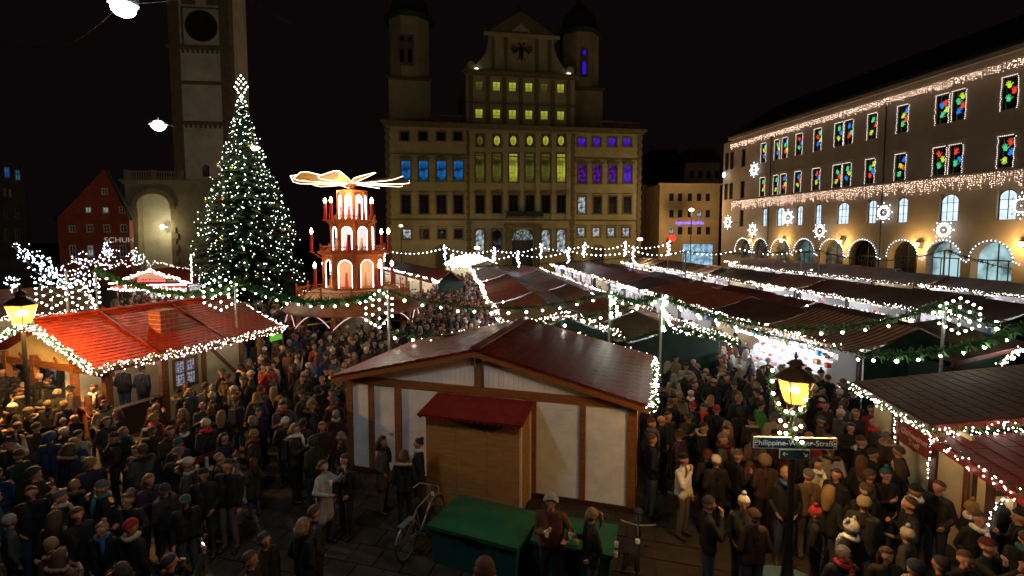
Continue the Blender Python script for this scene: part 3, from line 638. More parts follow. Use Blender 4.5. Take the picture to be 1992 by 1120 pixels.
# ============================================================ ground
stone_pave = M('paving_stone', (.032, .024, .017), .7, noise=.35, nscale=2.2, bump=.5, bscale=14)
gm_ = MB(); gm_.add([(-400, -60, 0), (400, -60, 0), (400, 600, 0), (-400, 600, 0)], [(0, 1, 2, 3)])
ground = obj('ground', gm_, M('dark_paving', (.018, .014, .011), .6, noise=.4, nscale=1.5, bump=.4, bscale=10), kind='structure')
sl = MB(); S_ = .62
sl.box(-S_/2+.012, S_/2-.012, -S_/2+.012, S_/2-.012, .001, .03)
slab_me = sl.mesh('paving_slab', stone_pave)
ca_, sa_ = math.cos(.28), math.sin(.28); cand = []
for i in range(-36, 60):
    for j in range(0, 46):
        x, y = i*S_+(S_/2 if j % 2 else 0), j*S_; X, Y = x*ca_+y*sa_-4, -x*sa_+y*ca_+6
        if 6.5 < Y < 24 and abs(X) < Y*1.1:
            px, py = project((X, Y, 0))
            near = (1190 < px < 1420 and py > 840) or (430 < px < 840 and py > 880)
            cand.append((0 if near else 1, Y, X))
cand.sort(); rest = MB()
for n_, (a, Y, X) in enumerate(cand):
    if n_ < 300: o = link('paving_slab', slab_me, ground, (X, Y, rnd.uniform(-.004, .004)), (rnd.uniform(-.006, .006), rnd.uniform(-.006, .006), -.28))
    else:
        rest.tr = Matrix.Translation((X, Y, rnd.uniform(-.004, .004))) @ Matrix.Rotation(-.28, 4, 'Z'); rest.box(-.298, .298, -.298, .298, .001, .03)
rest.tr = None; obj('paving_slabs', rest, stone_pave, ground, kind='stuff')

# ============================================================ shared builders
bl = MB(); bl.ball((0, 0, 0), .043, 8, 6); bulb_me = bl.mesh('bulb', ledg, True)
def polyline(pts, step):
    out = []; acc = 0; pts = [Vector(p) for p in pts]
    for a, b in zip(pts, pts[1:]):
        L = (b-a).length; t = acc
        while t < L: out.append((a+(b-a)*(t/L), (b-a).normalized())); t += step
        acc = t-L
    return out
def greenery(path, w, dens=26, seed=0, droop=.3):
    r = random.Random(seed); m = MB()
    for p, d in polyline(path, 1.0/dens):
        u = Vector((r.gauss(0, 1), r.gauss(0, 1), r.gauss(-droop, 1))); u = (u-d*u.dot(d)*.7).normalized()
        s = d.cross(u).normalized()*.022*r.uniform(.8, 1.6)*(w/.14); q = p+u*w*r.uniform(.75, 1.2)+d*r.uniform(-.05, .05)
        m.add([p-s, p+s, q+s*.3, q-s*.3], [(0, 1, 2, 3)])
    return m
def eave_lights(path, label, group=None, w=.13, per_m=26, r=.022, mat=None, parent=None, dens=30, drop=.05):
    """fir garland wound with small lamps, fixed along an edge"""
    path = [Vector(p) for p in path]; o = path[0]; loc = [p-o for p in path]; rr = random.Random(int(o.x*37+o.y*91) & 65535)
    t = thing('light_garland', label, 'light string', o, 0, group)
    if dens: obj('greenery', greenery(loc, w, dens, rr.random()), green_needles, t, kind='stuff')
    pts = []
    for p, d in polyline(loc, 1.0/per_m): q = p+Vector((rr.gauss(0, 1), rr.gauss(0, 1), rr.gauss(0, 1))).normalized()*w*rr.uniform(.6, 1.2)-Vector((0, 0, drop*rr.random())); pts.append((*q, rr.choice((.65, .8, 1, 1.2, 1.35))))
    obj('lamps', MB().octas(pts, r), mat or ledw, t, kind='stuff')
    return t
def sag(a, b, s, n=18):
    a, b = Vector(a), Vector(b); return [a+(b-a)*(i/n)-Vector((0, 0, s*4*(i/n)*(1-i/n))) for i in range(n+1)]
def garland(a, b, s, label, sp=.62, w=.2, bulbs=True, dens=85):
    a, b = Vector(a), Vector(b); o = a.copy(); path = [p-o for p in sag(a, b, s)]
    t = thing('garland', label, 'garland', o, 0, 'fir garlands with round bulbs strung between the poles')
    m = greenery(path, w, dens, int(a.x*100)); obj('greenery', m, green_needles, t, kind='stuff')
    m = MB(); m.tube(path, .012, 4); obj('cable', m, dark_metal, t)
    if bulbs:
        for i, (p, d) in enumerate(polyline(path, sp)):
            link('bulb', bulb_me, t, p+Vector((rnd.uniform(-.03, .03), rnd.uniform(-.03, .03), -.15-rnd.random()*.05)), sc=[rnd.uniform(.85, 1.15)]*3)
    return t
def snowflake(loc, R, label, name='snowflake_light', flat=False, bm=None, br=1, arms=6, mat=None, face=0):
    t = thing(name, label, 'light ornament', loc, face, 'lit snowflake ornaments')
    m = MB(); pts = []
    for k in range(arms):
        a = k*2*PI/arms+PI/2; d = Vector((math.cos(a), 0, math.sin(a))); q = Vector((-d.z, 0, d.x))
        m.bar((0, 0, 0), d*R, .025); pts += [d*R, d*R*.5]
        if arms == 6:
            for f, l in ((.62, .3),):
                for s in (1, -1): m.bar(d*R*f, d*R*(f+l*.7)+q*s*R*l, .02); pts.append(d*R*(f+l*.7)+q*s*R*l)
        else:
            for s in (1, -1): m.bar(d*R, d*R*.45+q*s*R*.27, .03); pts += [d*R*.7+q*s*R*.15, d*R*.45+q*s*R*.27]
    pts.append(Vector((0, 0, 0)))
    obj('frame', m, M('ornament_frame', (.05, .08, .05), .5), t)
    if bm is None:
        for p in pts: link('bulb', bulb_me, t, p+Vector((0, -.03, 0)), sc=[br*.72]*3)
    else: obj('lamps', MB().octas([p+Vector((0, -.03, 0)) for p in pts], bm), mat or ledc, t, kind='stuff')
    return t
def quad_at(q, u, v):  # bilinear point of four corners 00 10 11 01
    return q[0]*(1-u)*(1-v)+q[1]*u*(1-v)+q[2]*u*v+q[3]*(1-u)*v
def shingle_roof(parent, q, nu, nv, mat, t=.012, indiv=300, name='shingle', jit=.01, lift=.02):
    """overlapping shingles: rows run along q0->q1 (the eave), courses climb towards q3/q2"""
    q = [Vector(p) for p in q]; ux = (q[1]-q[0]); vx = (q[3]-q[0]); n = ux.cross(vx).normalized()
    if n.z < 0: n = -n
    U, V = ux.length/nu, vx.length/nv; base = MB(); base.box(0, U*.965, 0, V*1.18, 0, t)
    X = ux.normalized(); Yv = (vx-X*vx.dot(X)).normalized(); rot = Matrix((X, Yv, n)).transposed().to_4x4() @ Matrix.Rotation(-math.atan2(t*1.1, V), 4, 'X')
    sme = base.mesh(name, mat); joined = MB(); cnt = 0; order = []
    for j in range(nv):
        off = (.5 if j % 2 else 0)
        for i in range(nu+(1 if off else 0)):
            u = (i-off)/nu; order.append((j, u))
    skip = max(1, len(order)/max(indiv, 1))
    for k, (j, u) in enumerate(order):
        uc = max(0, u); wsc = min(1, (u+1.0/nu-uc)*nu, (1-uc)*nu)
        if wsc < .15: continue
        p = quad_at(q, uc, j/nv)+n*(lift+t*.9+rnd.uniform(0, jit*.4))
        mw = Matrix.Translation(p) @ rot @ Matrix.Diagonal((wsc, 1, 1, 1))
        if cnt < indiv: o = link(name, sme, parent); o.matrix_local = mw; cnt += 1
        else: joined.tr = mw; joined.v and None; joined.box(0, U*.965, 0, V*1.18, 0, t)
    joined.tr = None
    if joined.v: obj(name+'s', joined, mat, parent, kind='stuff')
    m = MB(); m.slab([q[0]-n*.04, q[1]-n*.04, q[2]-n*.04, q[3]-n*.04], .05, n); obj('roof_deck', m, mat, parent)

wood = M('brown_timber', (.24, .085, .022), .55, noise=.35, nscale=3, stretch=(1, 1, 6), bump=.25, bscale=12)
wood_d = M('dark_timber', (.07, .03, .014), .6, noise=.35, nscale=4)
cream = M('cream_board', (.60, .50, .27), .75, noise=.12, nscale=3)
whiteb = M('white_board', (.80, .79, .74), .65, noise=.2, nscale=1.7, bump=.15, bscale=9)
redroof = M('red_shingle', (.17, .014, .008), .42, noise=.55, nscale=1.6, spec=.26)
redtile = M('bright_red_tile', (.30, .03, .007), .6, noise=.55, nscale=3.5, spec=.25)
brownroof = M('brown_shingle', (.085, .034, .014), .6, noise=.45, nscale=1.8, spec=.25)
redpaint = M('red_paint', (.20, .02, .012), .5, noise=.2)
# ============================================================ market stalls
RD = -.118
def rowpt(a, Y, z=0): return Vector((a+RD*Y, Y, z))
ROWANG = math.atan2(1, RD)
cloths = [stripes('cloth_brown_stripe', (.62, .18, .085), (.26, .065, .033), 0, .2, .45), stripes('cloth_red_stripe', (.46, .065, .035), (.15, .022, .014), 0, .22, .45),
          stripes('cloth_dark_stripe', (.21, .085, .055), (.085, .032, .022), 0, .2, .45), stripes('cloth_cream_red', (.50, .40, .24), (.26, .03, .018), 0, .26, duty=.5),
          stripes('cloth_cream_brown', (.36, .28, .15), (.07, .03, .018), 0, .15, duty=.42), stripes('cloth_wine', (.30, .045, .028), (.16, .026, .016), 0, .4, .45)]
tan = M('tan_canvas', (.30, .20, .10), .8, noise=.2, nscale=1)
tarp = M('green_tarp', (.008, .035, .024), .55, noise=.35, nscale=1.2, bump=.4, bscale=3)
goods_m = [M('goods_%s' % n, c, .5) for n, c in (('white', (.7, .7, .72)), ('red', (.5, .04, .03)), ('blue', (.08, .25, .55)), ('straw', (.55, .38, .16)), ('green', (.08, .25, .08)), ('pink', (.6, .3, .35)), ('teal', (.05, .4, .45)))]
tube_glow = M('fluorescent_tube', (1, 1, 1), emit=110, ecol=(.90, .93, 1)); tube_warm = M('warm_tube', (1, .8, .5), emit=85, ecol=(1, .72, .36))
clothw = M('white_table_cloth', (.7, .7, .7), .7)
STALL = {}
def stall_proto(L, W, he, hr, roofm, warm=False, seed=0, curve=.0):
    key = (L, W, he, hr, roofm.name, warm, seed)
    r = random.Random(seed); parts = []
    n = 6; m = MB()
    for sgn_, y0, y1 in ((1, W/2, W+.45), (-1, W/2, -.3)):
        pr = []
        for i in range(n+1):
            t = i/n; y = y0+(y1-y0)*t; z = hr+(he-hr)*t-.10*math.sin(PI*t)+(.14*math.sin(PI*t)*curve); pr.append((y, z))
        K = max(4, int(L/.7))
        for i in range(n):
            for k in range(K):
                xa, xb = -.06+(L+.12)*k/K, -.06+(L+.12)*(k+1)/K
                sg = lambda x: -.035*math.sin(PI*((x+.06)/(L+.12)*2 % 1))
                (ya, za), (yb_, zb) = pr[i], pr[i+1]
                f = [(xa, ya, za+sg(xa)), (xb, ya, za+sg(xb)), (xb, yb_, zb+sg(xb)), (xa, yb_, zb+sg(xa))]
                m.add(f, [(0, 1, 2, 3)] if sgn_ < 0 else [(3, 2, 1, 0)])
    parts.append(('roof', m, roofm, None))
    m = MB(); k = int(L/.25)
    for i in range(k): x = L*i/k; m.add([(x, W+.46, he+.02), (x+L/k, W+.46, he+.02), (x+L/k, W+.46, he-.07), (x+L/k/2, W+.46, he-.12), (x, W+.46, he-.07)], [(0, 1, 2, 3, 4)])
    parts.append(('valance', m, roofm, None))
    for x, y in ((.05, W), (L-.05, W), (.05, .1), (L-.05, .1)): m = MB(); m.box(x-.04, x+.04, y-.04, y+.04, 0, he-.02); parts.append(('post', m, wood_d, None))
    m = MB(); m.prism([(0, 0), (1, 0), (1, 1), (0, 1)], 0, 0) if False else m.box(.1, L-.1, .08, .12, .0, he-.05); parts.append(('back_wall', m, tarp, None)); m = MB(); m.box(.12, L-.12, .13, .148, .05, he-.06); parts.append(('lining', m, clothw, None))
    for x in (0.0, L-.03):
        m = MB(); m.add([(x, .15, 0), (x, W-.1, 0), (x, W-.1, he-.06), (x, W*.75, (hr+he)/2-.15), (x, W/2, hr-.07), (x, W*.25, (hr+he)/2-.15), (x, .15, he-.06)], [(0, 1, 2, 3, 4, 5, 6)]); parts.append(('side_wall', m, tarp, None))
    for x in (.03, L-.05):
        m = MB(); m.add([(x, .2, .05), (x, W-.15, .05), (x, W-.15, he-.18), (x, W*.75, (hr+he)/2-.32), (x, W/2, hr-.34), (x, W*.25, (hr+he)/2-.32), (x, .2, he-.18)], [(0, 1, 2, 3, 4, 5, 6)]); parts.append(('lining', m, clothw, None))
    m = MB(); m.box(.1, L-.1, W-.75, W+.1, .85, .92); m.box(.12, L-.12, W-.02, W+.06, .05, .85); parts.append(('counter', m, clothw, None))
    m = MB()
    for z in (1.3, 1.75, 2.15): m.box(.2, L-.2, .15, .5, z, z+.03)
    parts.append(('shelf', m, wood, None))
    m = MB()
    for i in range(int(L*11)):
        m.m = r.choice([0, 0, 0, 1, 2, 3, 4, 5, 6]); x = r.uniform(.2, L-.3); top = r.random()
        if top < .6: y, z = r.uniform(W-.7, W), .92
        elif top < .9: y, z = .2, r.choice((1.33, 1.78, 2.18))
        else: y, z = W-.1, he-.65
        s = r.uniform(.08, .2)
        if r.random() < .5: m.box(x, x+s, y, y+s*.8, z, z+s*r.uniform(.7, 1.6))
        else: m.ball((x+s/2, y+s/2, z+s*.55), s*.55, 6, 4)
    parts.append(('goods', m, goods_m, 'stuff'))
    m = MB(); m.tube([(L*.12, W-.55, he-.1), (L*.88, W-.55, he-.1)], .03, 6); parts.append(('tube_lamp', m, tube_warm if warm else tube_glow, None))
    return [(nm, mb.mesh(nm, mt), kd) for nm, mb, mt, kd in parts]
def stall(proto_key, loc, ang, label, group):
    if proto_key not in STALL: STALL[proto_key] = stall_proto(*proto_key[:4], cloths[proto_key[4]] if proto_key[4] < 6 else tan, *proto_key[5:])
    t = thing('market_stall', label, 'market stall', loc, ang, group)
    for nm, me, kd in STALL[proto_key]:
        o = link(nm, me, t)
        if kd: o['kind'] = kd
    return t
rows = [ # name, a0 (eave towards the aisle), W, side (+1 aisle on the left, -1 on the right), Y0, Y1, cloth cycle
    ('row along the crowded central aisle', 2.7, 4.1, 1, 21.0, 64, (6, 0, 1, 0, 5, 0, 1, 2, 0)),
    ('row left of the narrow aisle', 11.0, 4.1, -1, 20.2, 66, (4, 0, 0, 2, 1, 0, 2, 0, 0)),
    ('row right of the narrow aisle', 14.2, 4.4, 1, 17.9, 68, (3, 2, 0, 0, 2, 0, 1, 0, 2)),
    ('row behind the red-cream awning', 23.0, 4.4, -1, 23.5, 70, (2, 1, 1, 0, 2, 2, 0, 2)),
    ('bright fifth row', 25.8, 4.5, 1, 24, 72, (2, 2, 5, 0, 2, 2, 1, 2)),
    ('dark sixth row', 34.8, 4.5, -1, 30, 74, (2, 5, 2, 2, 0, 2)),
    ('seventh row near the arcade', 38.2, 4.2, 1, 32, 66, (2, 2, 2, 5, 2, 2)),
    ('short outer row by the arcade', 42.6, 3.0, 1, 50, 76, (2, 5, 2))]
SCOL = {0: 'brown striped', 1: 'deep red striped', 2: 'dark brown striped', 3: 'red and cream striped', 4: 'cream and brown striped', 5: 'wine red', 6: 'tan canvas'}
for ri, (nm, a0, W, side, Y0, Y1, cyc) in enumerate(rows):
    Y = Y0; k = 0
    while Y < Y1:
        L = [4.6, 4.2, 5.0][(k+ri) % 3]; c = cyc[k % len(cyc)]; he, hr = ((2.74, 3.42) if side > 0 else (2.45, 2.98)); hr += (.06 if ri else .015)*((k*7+ri) % 3)
        a_ = a0+.12*math.sin(k*2.1+ri)
        if side > 0: loc = rowpt(a_+W, Y); ang = ROWANG
        else: loc = rowpt(a_-W, Y+L); ang = ROWANG-PI
        lab = '%s stall, %s from front in the %s' % (SCOL[c], ORD[k], nm)
        stall((L, W, he, hr, c, (k+ri) % 5 == 3, (k+ri) % 4, 0), loc, ang, lab, 'market stalls standing in rows')
        ex = -(.45) if side > 0 else .45
        p0, p1 = rowpt(a_+ex, Y, he+.05), rowpt(a_+ex, Y+L-.1, he+.05)
        far = Y > 40
        eave_lights(sag(p0, (p0+p1)/2, .07, 5)+sag((p0+p1)/2, p1, .09, 5)[1:], 'eave light garland on the %s stall of the %s' % (ORD[k], nm), 'light garlands on the stall eaves', w=.13 if not far else .16, per_m=20 if not far else 10, r=max(.018, .0007*Y), dens=24 if Y < 34 else 0, mat=ledf if far else None)
        Y += L+.12; k += 1
# gable garland on the tan stall and the cream/brown stall, nearest ends of their rows
def gable_path(a0, W, side, Y, he=2.6, hr=3.55):
    s = 1 if side > 0 else -1; A = rowpt(a0-.45*s, Y, he); B = rowpt(a0+s*W/2, Y, hr); Cc = rowpt(a0+s*(W+.3), Y, he); return [A, (A+B)/2+Vector((0, 0, .08)), B, (B+Cc)/2+Vector((0, 0, .08)), Cc]
eave_lights(gable_path(2.7, 4.1, 1, 20.9), 'white light garland arched over the gable of the tan canvas stall', w=.16, per_m=30, r=.019)
eave_lights(gable_path(11, 4.1, -1, 20.1, 2.5, 3.1)[:3], 'white lights on the gable of the cream and brown striped stall', w=.2, per_m=30, r=.019)
m = MB(); g = gable_path(11, 4.1, -1, 20.0, 2.46, 3.05); o = g[0].copy(); t = thing('fir_garland', 'unlit fir garland along the front edge of the cream and brown stall', 'garland', o)
obj('greenery', greenery([p-o for p in g], .22, 90, 3), green_needles, t, kind='stuff')
pA = rowpt(2.7, 20.95)
# lean-to awning stall at the right
A_, B_ = P(1850, 706, 2.55), P(1990, 674, 2.55); ang = math.atan2(B_.y-A_.y, B_.x-A_.x)
t = thing('awning_stall', 'stall with broad cream and brown striped lean-to awning behind the brown shingled hut', 'market stall', (A_.x, A_.y, 0), ang); L = (B_-A_).length+1.0
m = MB()
for i in range(6):
    for k in range(10):
        za = lambda q: 2.6+q*.17-.12*math.sin(PI*min(1, q/3.0)); y0, y1 = i*.5, (i+1)*.5; x0, x1 = L*k/10, L*(k+1)/10
        m.add([(x0, y0, za(y0)), (x1, y0, za(y0)), (x1, y1, za(y1)), (x0, y1, za(y1))], [(0, 1, 2, 3)])
obj('awning', m, stripes('cloth_cream_brown_wide', (.42, .32, .15), (.13, .045, .025), 0, .3, duty=.5), t)
m = MB(); m.box(0, L, -.05, .0, 2.44, 2.6); obj('red_edge', m, redpaint, t)
m = MB(); m.box(0, L, .1, .15, 0, 2.4); m.box(-.02, .03, .16, 2.6, 0, 2.5); obj('wall', m, tarp, t)
for x in (0.03, L-.03): m = MB(); m.box(x-.04, x+.04, -.04, .04, 0, 2.43); obj('post', m, dark_metal, t)
eave_lights([P(1985, 676, 2.62), P(1965, 696, 2.5), P(1940, 708, 2.35)], 'short hanging light garland at the corner of the lean-to awning', w=.1, r=.022, per_m=30)
# bright round-roofed booth closing the central aisle
c_ = P(915, 512, 2.9); t = thing('lit_booth', 'brightly lit white roofed booth closing the far end of the central aisle', 'booth', (c_.x, c_.y, 0))
m = MB(); n = 12; W_ = 3.5
for i in range(n):
    x0, x1 = -W_+2*W_*i/n, -W_+2*W_*(i+1)/n; zf = lambda x: 2.9+1.15*(1-(x/W_)**2)
    m.add([(x0, 0, zf(x0)), (x1, 0, zf(x1)), (x1, 5, zf(x1)), (x0, 5, zf(x0))], [(0, 1, 2, 3)])
obj('roof', m, M('white_canvas', (.75, .72, .68), .7), t)
m = MB(); m.add([(W_*math.cos(PI*i/12), .3, 2.9+1.05*(1-math.cos(PI*i/12)**2)) for i in range(13)], [tuple(range(13))]); obj('lit_gable', m, lit_glass('lit_white_canvas', (1, .93, .82), 2.2, .3, 1, sample='AUTO'), t)
m = MB(); m.box(-W_, W_, .2, .4, 2.6, 2.85); m.box(-W_, -W_+.2, .2, 4, 0, 2.6); m.box(W_-.2, W_, .2, 4, 0, 2.6); m.box(-W_+.3, W_-.3, 4, 4.2, 0, 2.6); obj('frame', m, cream, t)
m = MB(); m.tube([(-W_*.8, 0.6, 2.45), (W_*.8, .6, 2.45)], .06, 6); obj('tube_lamp', m, tube_glow, t)
eave_lights([c_+Vector((W_*math.cos(PI*i/12), -.1, 1.2*(1-math.cos(PI*i/12)**2))) for i in range(13)], 'light garland arched over the white booth roof', dens=0, per_m=9, r=.07, w=.12)
eave_lights([c_+Vector((-W_, -.1, -.1)), c_+Vector((W_, -.1, -.1))], 'light garland straight across the front of the white booth', dens=0, per_m=9, r=.07, w=.12)
# stalls left of the central aisle
pts_ = [P(742, 520, 2.7), P(850, 547, 2.7)]
d_ = (pts_[1]-pts_[0]); Lt = d_.length; d_.normalize(); ang = math.atan2(-d_.y, -d_.x)
k = 0; s_ = 0
while s_ < Lt-3.5:
    p = pts_[1]-d_*s_; stall((5.0, 2.6, 2.6, 3.6, 2 if k else 5, True, k % 4, 0), (p.x, p.y, 0) if False else Vector((p.x, p.y, 0))+Vector((-math.sin(ang), math.cos(ang), 0))*(-2.6), ang, 'dark roofed stall, %s from the front, in the row between the pyramid and central aisle' % ORD[k], 'stalls between the pyramid and the central aisle')
    eave_lights([Vector((p.x, p.y, 2.68)), Vector((p.x, p.y, 2.68))-d_*4.9], 'light garland on the eave of the %s stall between pyramid and central aisle' % ORD[k], 'light garlands on the stalls by the pyramid', per_m=12, r=.06, dens=0, w=.15)
    s_ += 5.1; k += 1
# ============================================================ foreground hut
FL, FR = P(679, 914, 0), P(1234, 1000, 0)
hd_ = (FR-FL); HW = hd_.length; hang = math.atan2(hd_.y, hd_.x)
HF = Face(FL.x, FL.y, hang)
hut = thing('market_hut', 'large white panelled timber hut with shiny dark red roof and plywood annexe', 'hut', (FL.x, FL.y, 0), hang)
hz = HF.uv(669, 724)[1]; au, az = HF.uv(931, 677)
HE = 2.42; HDp = 4.5
apx = au; apz = az
postm = wood
def hz_top(u): return hz+(apz-hz)*(u/apx) if u < apx else hz+(apz-hz)*((HW-u)/(HW-apx))
bz0, bz1 = HF.uv(720, 758)[1]-.0, HF.uv(720, 740)[1]
beamz0, beamz1 = hz-.20, hz-.12
m = MB(); m.box(0, HW, -.05, .09, beamz0-.06, beamz1+.06); obj('beam', m, wood, hut)
m = MB(); m.box(0, HW, -.03, .09, .0, .16); obj('base_board', m, M('dark_base', (.05, .02, .012), .7, noise=.3), hut)
posts = []
for px, py, w_ in ((679, 800, .18), (724, 830, .17), (776, 830, .20), (861, 790, .10), (947, 790, .10), (1038, 880, .14), (1133, 880, .14), (1238, 880, .20)):
    if not w_: continue
    u = HF.uv(px, py)[0]; u = min(max(u, w_/2), HW-w_/2); posts.append((u, w_)); m = MB(); m.box(u-w_/2, u+w_/2, -.05, .09, .162, beamz0-.062); obj('post', m, wood, hut)
posts.sort()
ub0, ub1 = HF.uv(833, 900)[0], HF.uv(1008, 900)[0]
for i in range(len(posts)-1):
    a, b = posts[i][0]+posts[i][1]/2+.004, posts[i+1][0]-posts[i+1][1]/2-.004; z = .165; top = beamz0-.065; h_ = .185
    n = int((top-z)/h_); h_ = (top-z)/n
    for k in range(n): m = MB(); m.box(a, b, .0, .03, z+k*h_+.0015, z+(k+1)*h_-.0015); obj('plank', m, whiteb, hut)
for px in (960, 852): pass
ku = HF.uv(931, 720)[0]; m = MB(); m.box(ku-.07, ku+.07, -.05, .09, beamz1+.062, apz-.12); obj('king_post', m, wood, hut)
u = .12
while u < HW-.12:
    u2 = min(u+.135, HW-.12); 
    if not (ku-.09 < (u+u2)/2 < ku+.09):
        za, zb = hz_top(u)-.13, hz_top(u2)-.13
        if min(za, zb) > beamz1+.08: m = MB(); m.hexa([(u+.003, 0, beamz1+.062), (u2-.003, 0, beamz1+.062), (u2-.003, .03, beamz1+.062), (u+.003, .03, beamz1+.062), (u+.003, 0, za), (u2-.003, 0, zb), (u2-.003, .03, zb), (u+.003, .03, za)]); obj('gable_board', m, whiteb, hut)
    u = u2
# verge boards
du, dz_ = HF.uv(764, 843); m = MB(); m.tube([(du, -.05, dz_), (du, .0, dz_)], .018, 6); m.bar((du-.09, -.055, dz_), (du+.01, -.055, dz_), .022); obj('door_handle', m, galv, hut)
lz, rz_ = hz_top(0)-.06, hz_top(HW)-.06
ov = .32
sl_l, sl_r = (apz-hz)/apx, (apz-hz)/(HW-apx)
EL, ER = Vector((-ov, 0, hz-ov*sl_l)), Vector((HW+ov, 0, hz-ov*sl_r)); AP = Vector((apx, 0, apz))
for a, b in ((EL, AP), (AP, ER)):
    m = MB(); a2, b2 = Vector(a), Vector(b); m.slab([(a2.x, -.30, a2.z-.17), (b2.x, -.30, b2.z-.17), (b2.x, -.30, b2.z+.01), (a2.x, -.30, a2.z+.01)], .04, (0, 1, 0)); obj('verge_board', m, wood, hut)
yB = HDp+.3
for nm, q, nu, nv, ind in (('l', [Vector((EL.x, -.3, EL.z)), Vector((EL.x, yB, EL.z)), Vector((AP.x, yB, AP.z)), Vector((AP.x, -.3, AP.z))], 13, 13, 120), ('r', [Vector((ER.x, yB, ER.z)), Vector((ER.x, -.3, ER.z)), Vector((AP.x, -.3, AP.z)), Vector((AP.x, yB, AP.z))], 13, 16, 180)):
    shingle_roof(hut, q, nu, nv, redroof, t=.014, indiv=ind)
m = MB(); m.bar((AP.x, -.3, AP.z+.05), (AP.x, yB, AP.z+.05), .26, .05); obj('ridge_cap', m, redroof, hut)
m = MB(); m.box(0.02, .06, .1, HDp, .05, hz-.1); m.box(HW-.06, HW-.02, .1, HDp, .05, hz-.1); m.box(.07, HW-.07, HDp-.05, HDp, .05, hz-.1)
obj('outer_wall', m, cream, hut)
for y in (.12, 1.6, 3.1, HDp-.1):
    for x in (-.0, HW): m = MB(); m.box(x-.02, x+.02, y-.07, y+.07, .05, hz-.12); obj('post', m, wood, hut)
# annexe
af0, af1 = HF.uv(826, 805), HF.uv(1012, 985)
aD = 1.05; m = MB()
HFf = Face(FL.x-HF.n.x*aD, FL.y-HF.n.y*aD, hang)
a0, azt = HFf.uv(828, 808); a1 = HFf.uv(1010, 960)[0]; azt = 2.38
ply = M('raw_plywood', (.36, .18, .055), .75, noise=.3, nscale=2.2, stretch=(1, 1, 7), bump=.15, bscale=15)
nb = 6; hh = azt/nb
ax_ = thing('plywood_annexe', 'plywood box shed with small red roof built against the white hut', 'shed', (FL.x, FL.y, 0), hang)
for i in range(3):
    m = MB(); m.box(a0+(a1-a0)*i/3+.003, a0+(a1-a0)*(i+1)/3-.003, -aD, -aD+.03, .02, azt); obj('panel', m, ply, ax_)
for x, y0 in ((a0, 0), (a1-.04, 0)):
    m = MB(); m.box(x, x+.04, -aD+.032, -.06, .02, azt+.05); obj('side_panel', m, ply, ax_)
for x in (a0-.04, a1+.002, a1+.002): pass
m = MB(); m.box(a1+.002, a1+.05, -aD, -aD+.09, 0, azt+.05); obj('corner_post', m, cream, ax_)
m = MB(); m.box(a1+.002, a1+.04, -.17, -.06, 0, azt+.15); obj('corner_post', m, cream, ax_)
m = MB(); m.slab([(a0-.12, -aD-.22, azt-.02), (a1+.14, -aD-.22, azt-.02), (a1+.14, -.06, azt+.16), (a0-.12, -.06, azt+.16)], .05, (0, -.3, 1)); obj('roof', m, M('red_felt', (.20, .008, .008), .55, noise=.25, nscale=4, bump=.3, bscale=30), ax_)
n = 16; m = MB()
for i in range(n): x = a0-.12+(a1-a0+.26)*i/n; m.add([(x, -aD-.225, azt), (x+(a1-a0+.26)/n, -aD-.225, azt), (x+(a1-a0+.26)/n*.5, -aD-.225, azt-.07)], [(0, 2, 1)])
obj('roof_fringe', m, MATS['red_felt'], ax_)
def hw(x, y, z): return HF.o+HF.d*x+HF.n*y+Vector((0, 0, z))
eave_lights([hw(HW+ov+.03, -.25, ER.z-.06), hw(HW+ov+.03, yB, ER.z-.04)], 'dense white light garland on the right eave of the white panelled hut', w=.15, per_m=42, r=.017)
eave_lights([hw(-ov, yB+.06, EL.z), hw(apx, yB+.06, apz)], 'light string along the rear left verge of the white panelled hut', w=.07, per_m=16, r=.02, dens=14)
eave_lights([hw(apx, yB+.06, apz), hw(HW+ov, yB+.06, ER.z)], 'light string along the rear right verge of the white panelled hut', w=.07, per_m=16, r=.02, dens=14)
# ============================================================ left hut with chimney
G0 = P(186, 724, 2.55); G1 = P(552, 641, 2.55); ex_ = (G1-G0); LL = ex_.length; ex_.normalize(); la = math.atan2(ex_.y, ex_.x)
gx_ = Vector((-ex_.y, ex_.x, 0)); Gap = P(52, 630, 4.0)
hwid = 3.3
lh = thing('chimney_hut', 'long red tiled market hut with brick chimney and half timbered cream walls', 'hut', (G0.x, G0.y, 0), la)
rz1 = 3.95; eo = .5
def lhp(x, y, z): return Vector((G0.x, G0.y, 0))+ex_*x+gx_*y+Vector((0, 0, z))
shingle_roof(lh, [Vector((-.0, 0, 2.6)), Vector((LL, 0, 2.6)), Vector((LL, hwid, rz1)), Vector((0, hwid, rz1))], 26, 18, redtile, t=.02, indiv=280, name='tile')
shingle_roof(lh, [Vector((LL, 2*hwid, 2.6)), Vector((0, 2*hwid, 2.6)), Vector((0, hwid, rz1)), Vector((LL, hwid, rz1))], 20, 12, redtile, t=.02, indiv=0, name='tile')
m = MB(); m.bar((0, hwid, rz1+.07), (LL, hwid, rz1+.07), .22, .06)
for i in range(14): m.bar((LL*i/14+.1, hwid, rz1+.12), (LL*i/14+.16, hwid, rz1+.12), .3, .04)
obj('ridge_cap', m, redtile, lh)
for xx in (LL*.27, LL*.62): m = MB(); m.bar((xx-.0, .02, 2.69), (xx+.0, hwid-.1, rz1+.06), .06, .04); obj('roof_seam', m, redroof, lh)
m = MB(); m.bar((0, -.03, 2.55), (LL, -.03, 2.55), .05, .16); obj('fascia', m, redpaint, lh)
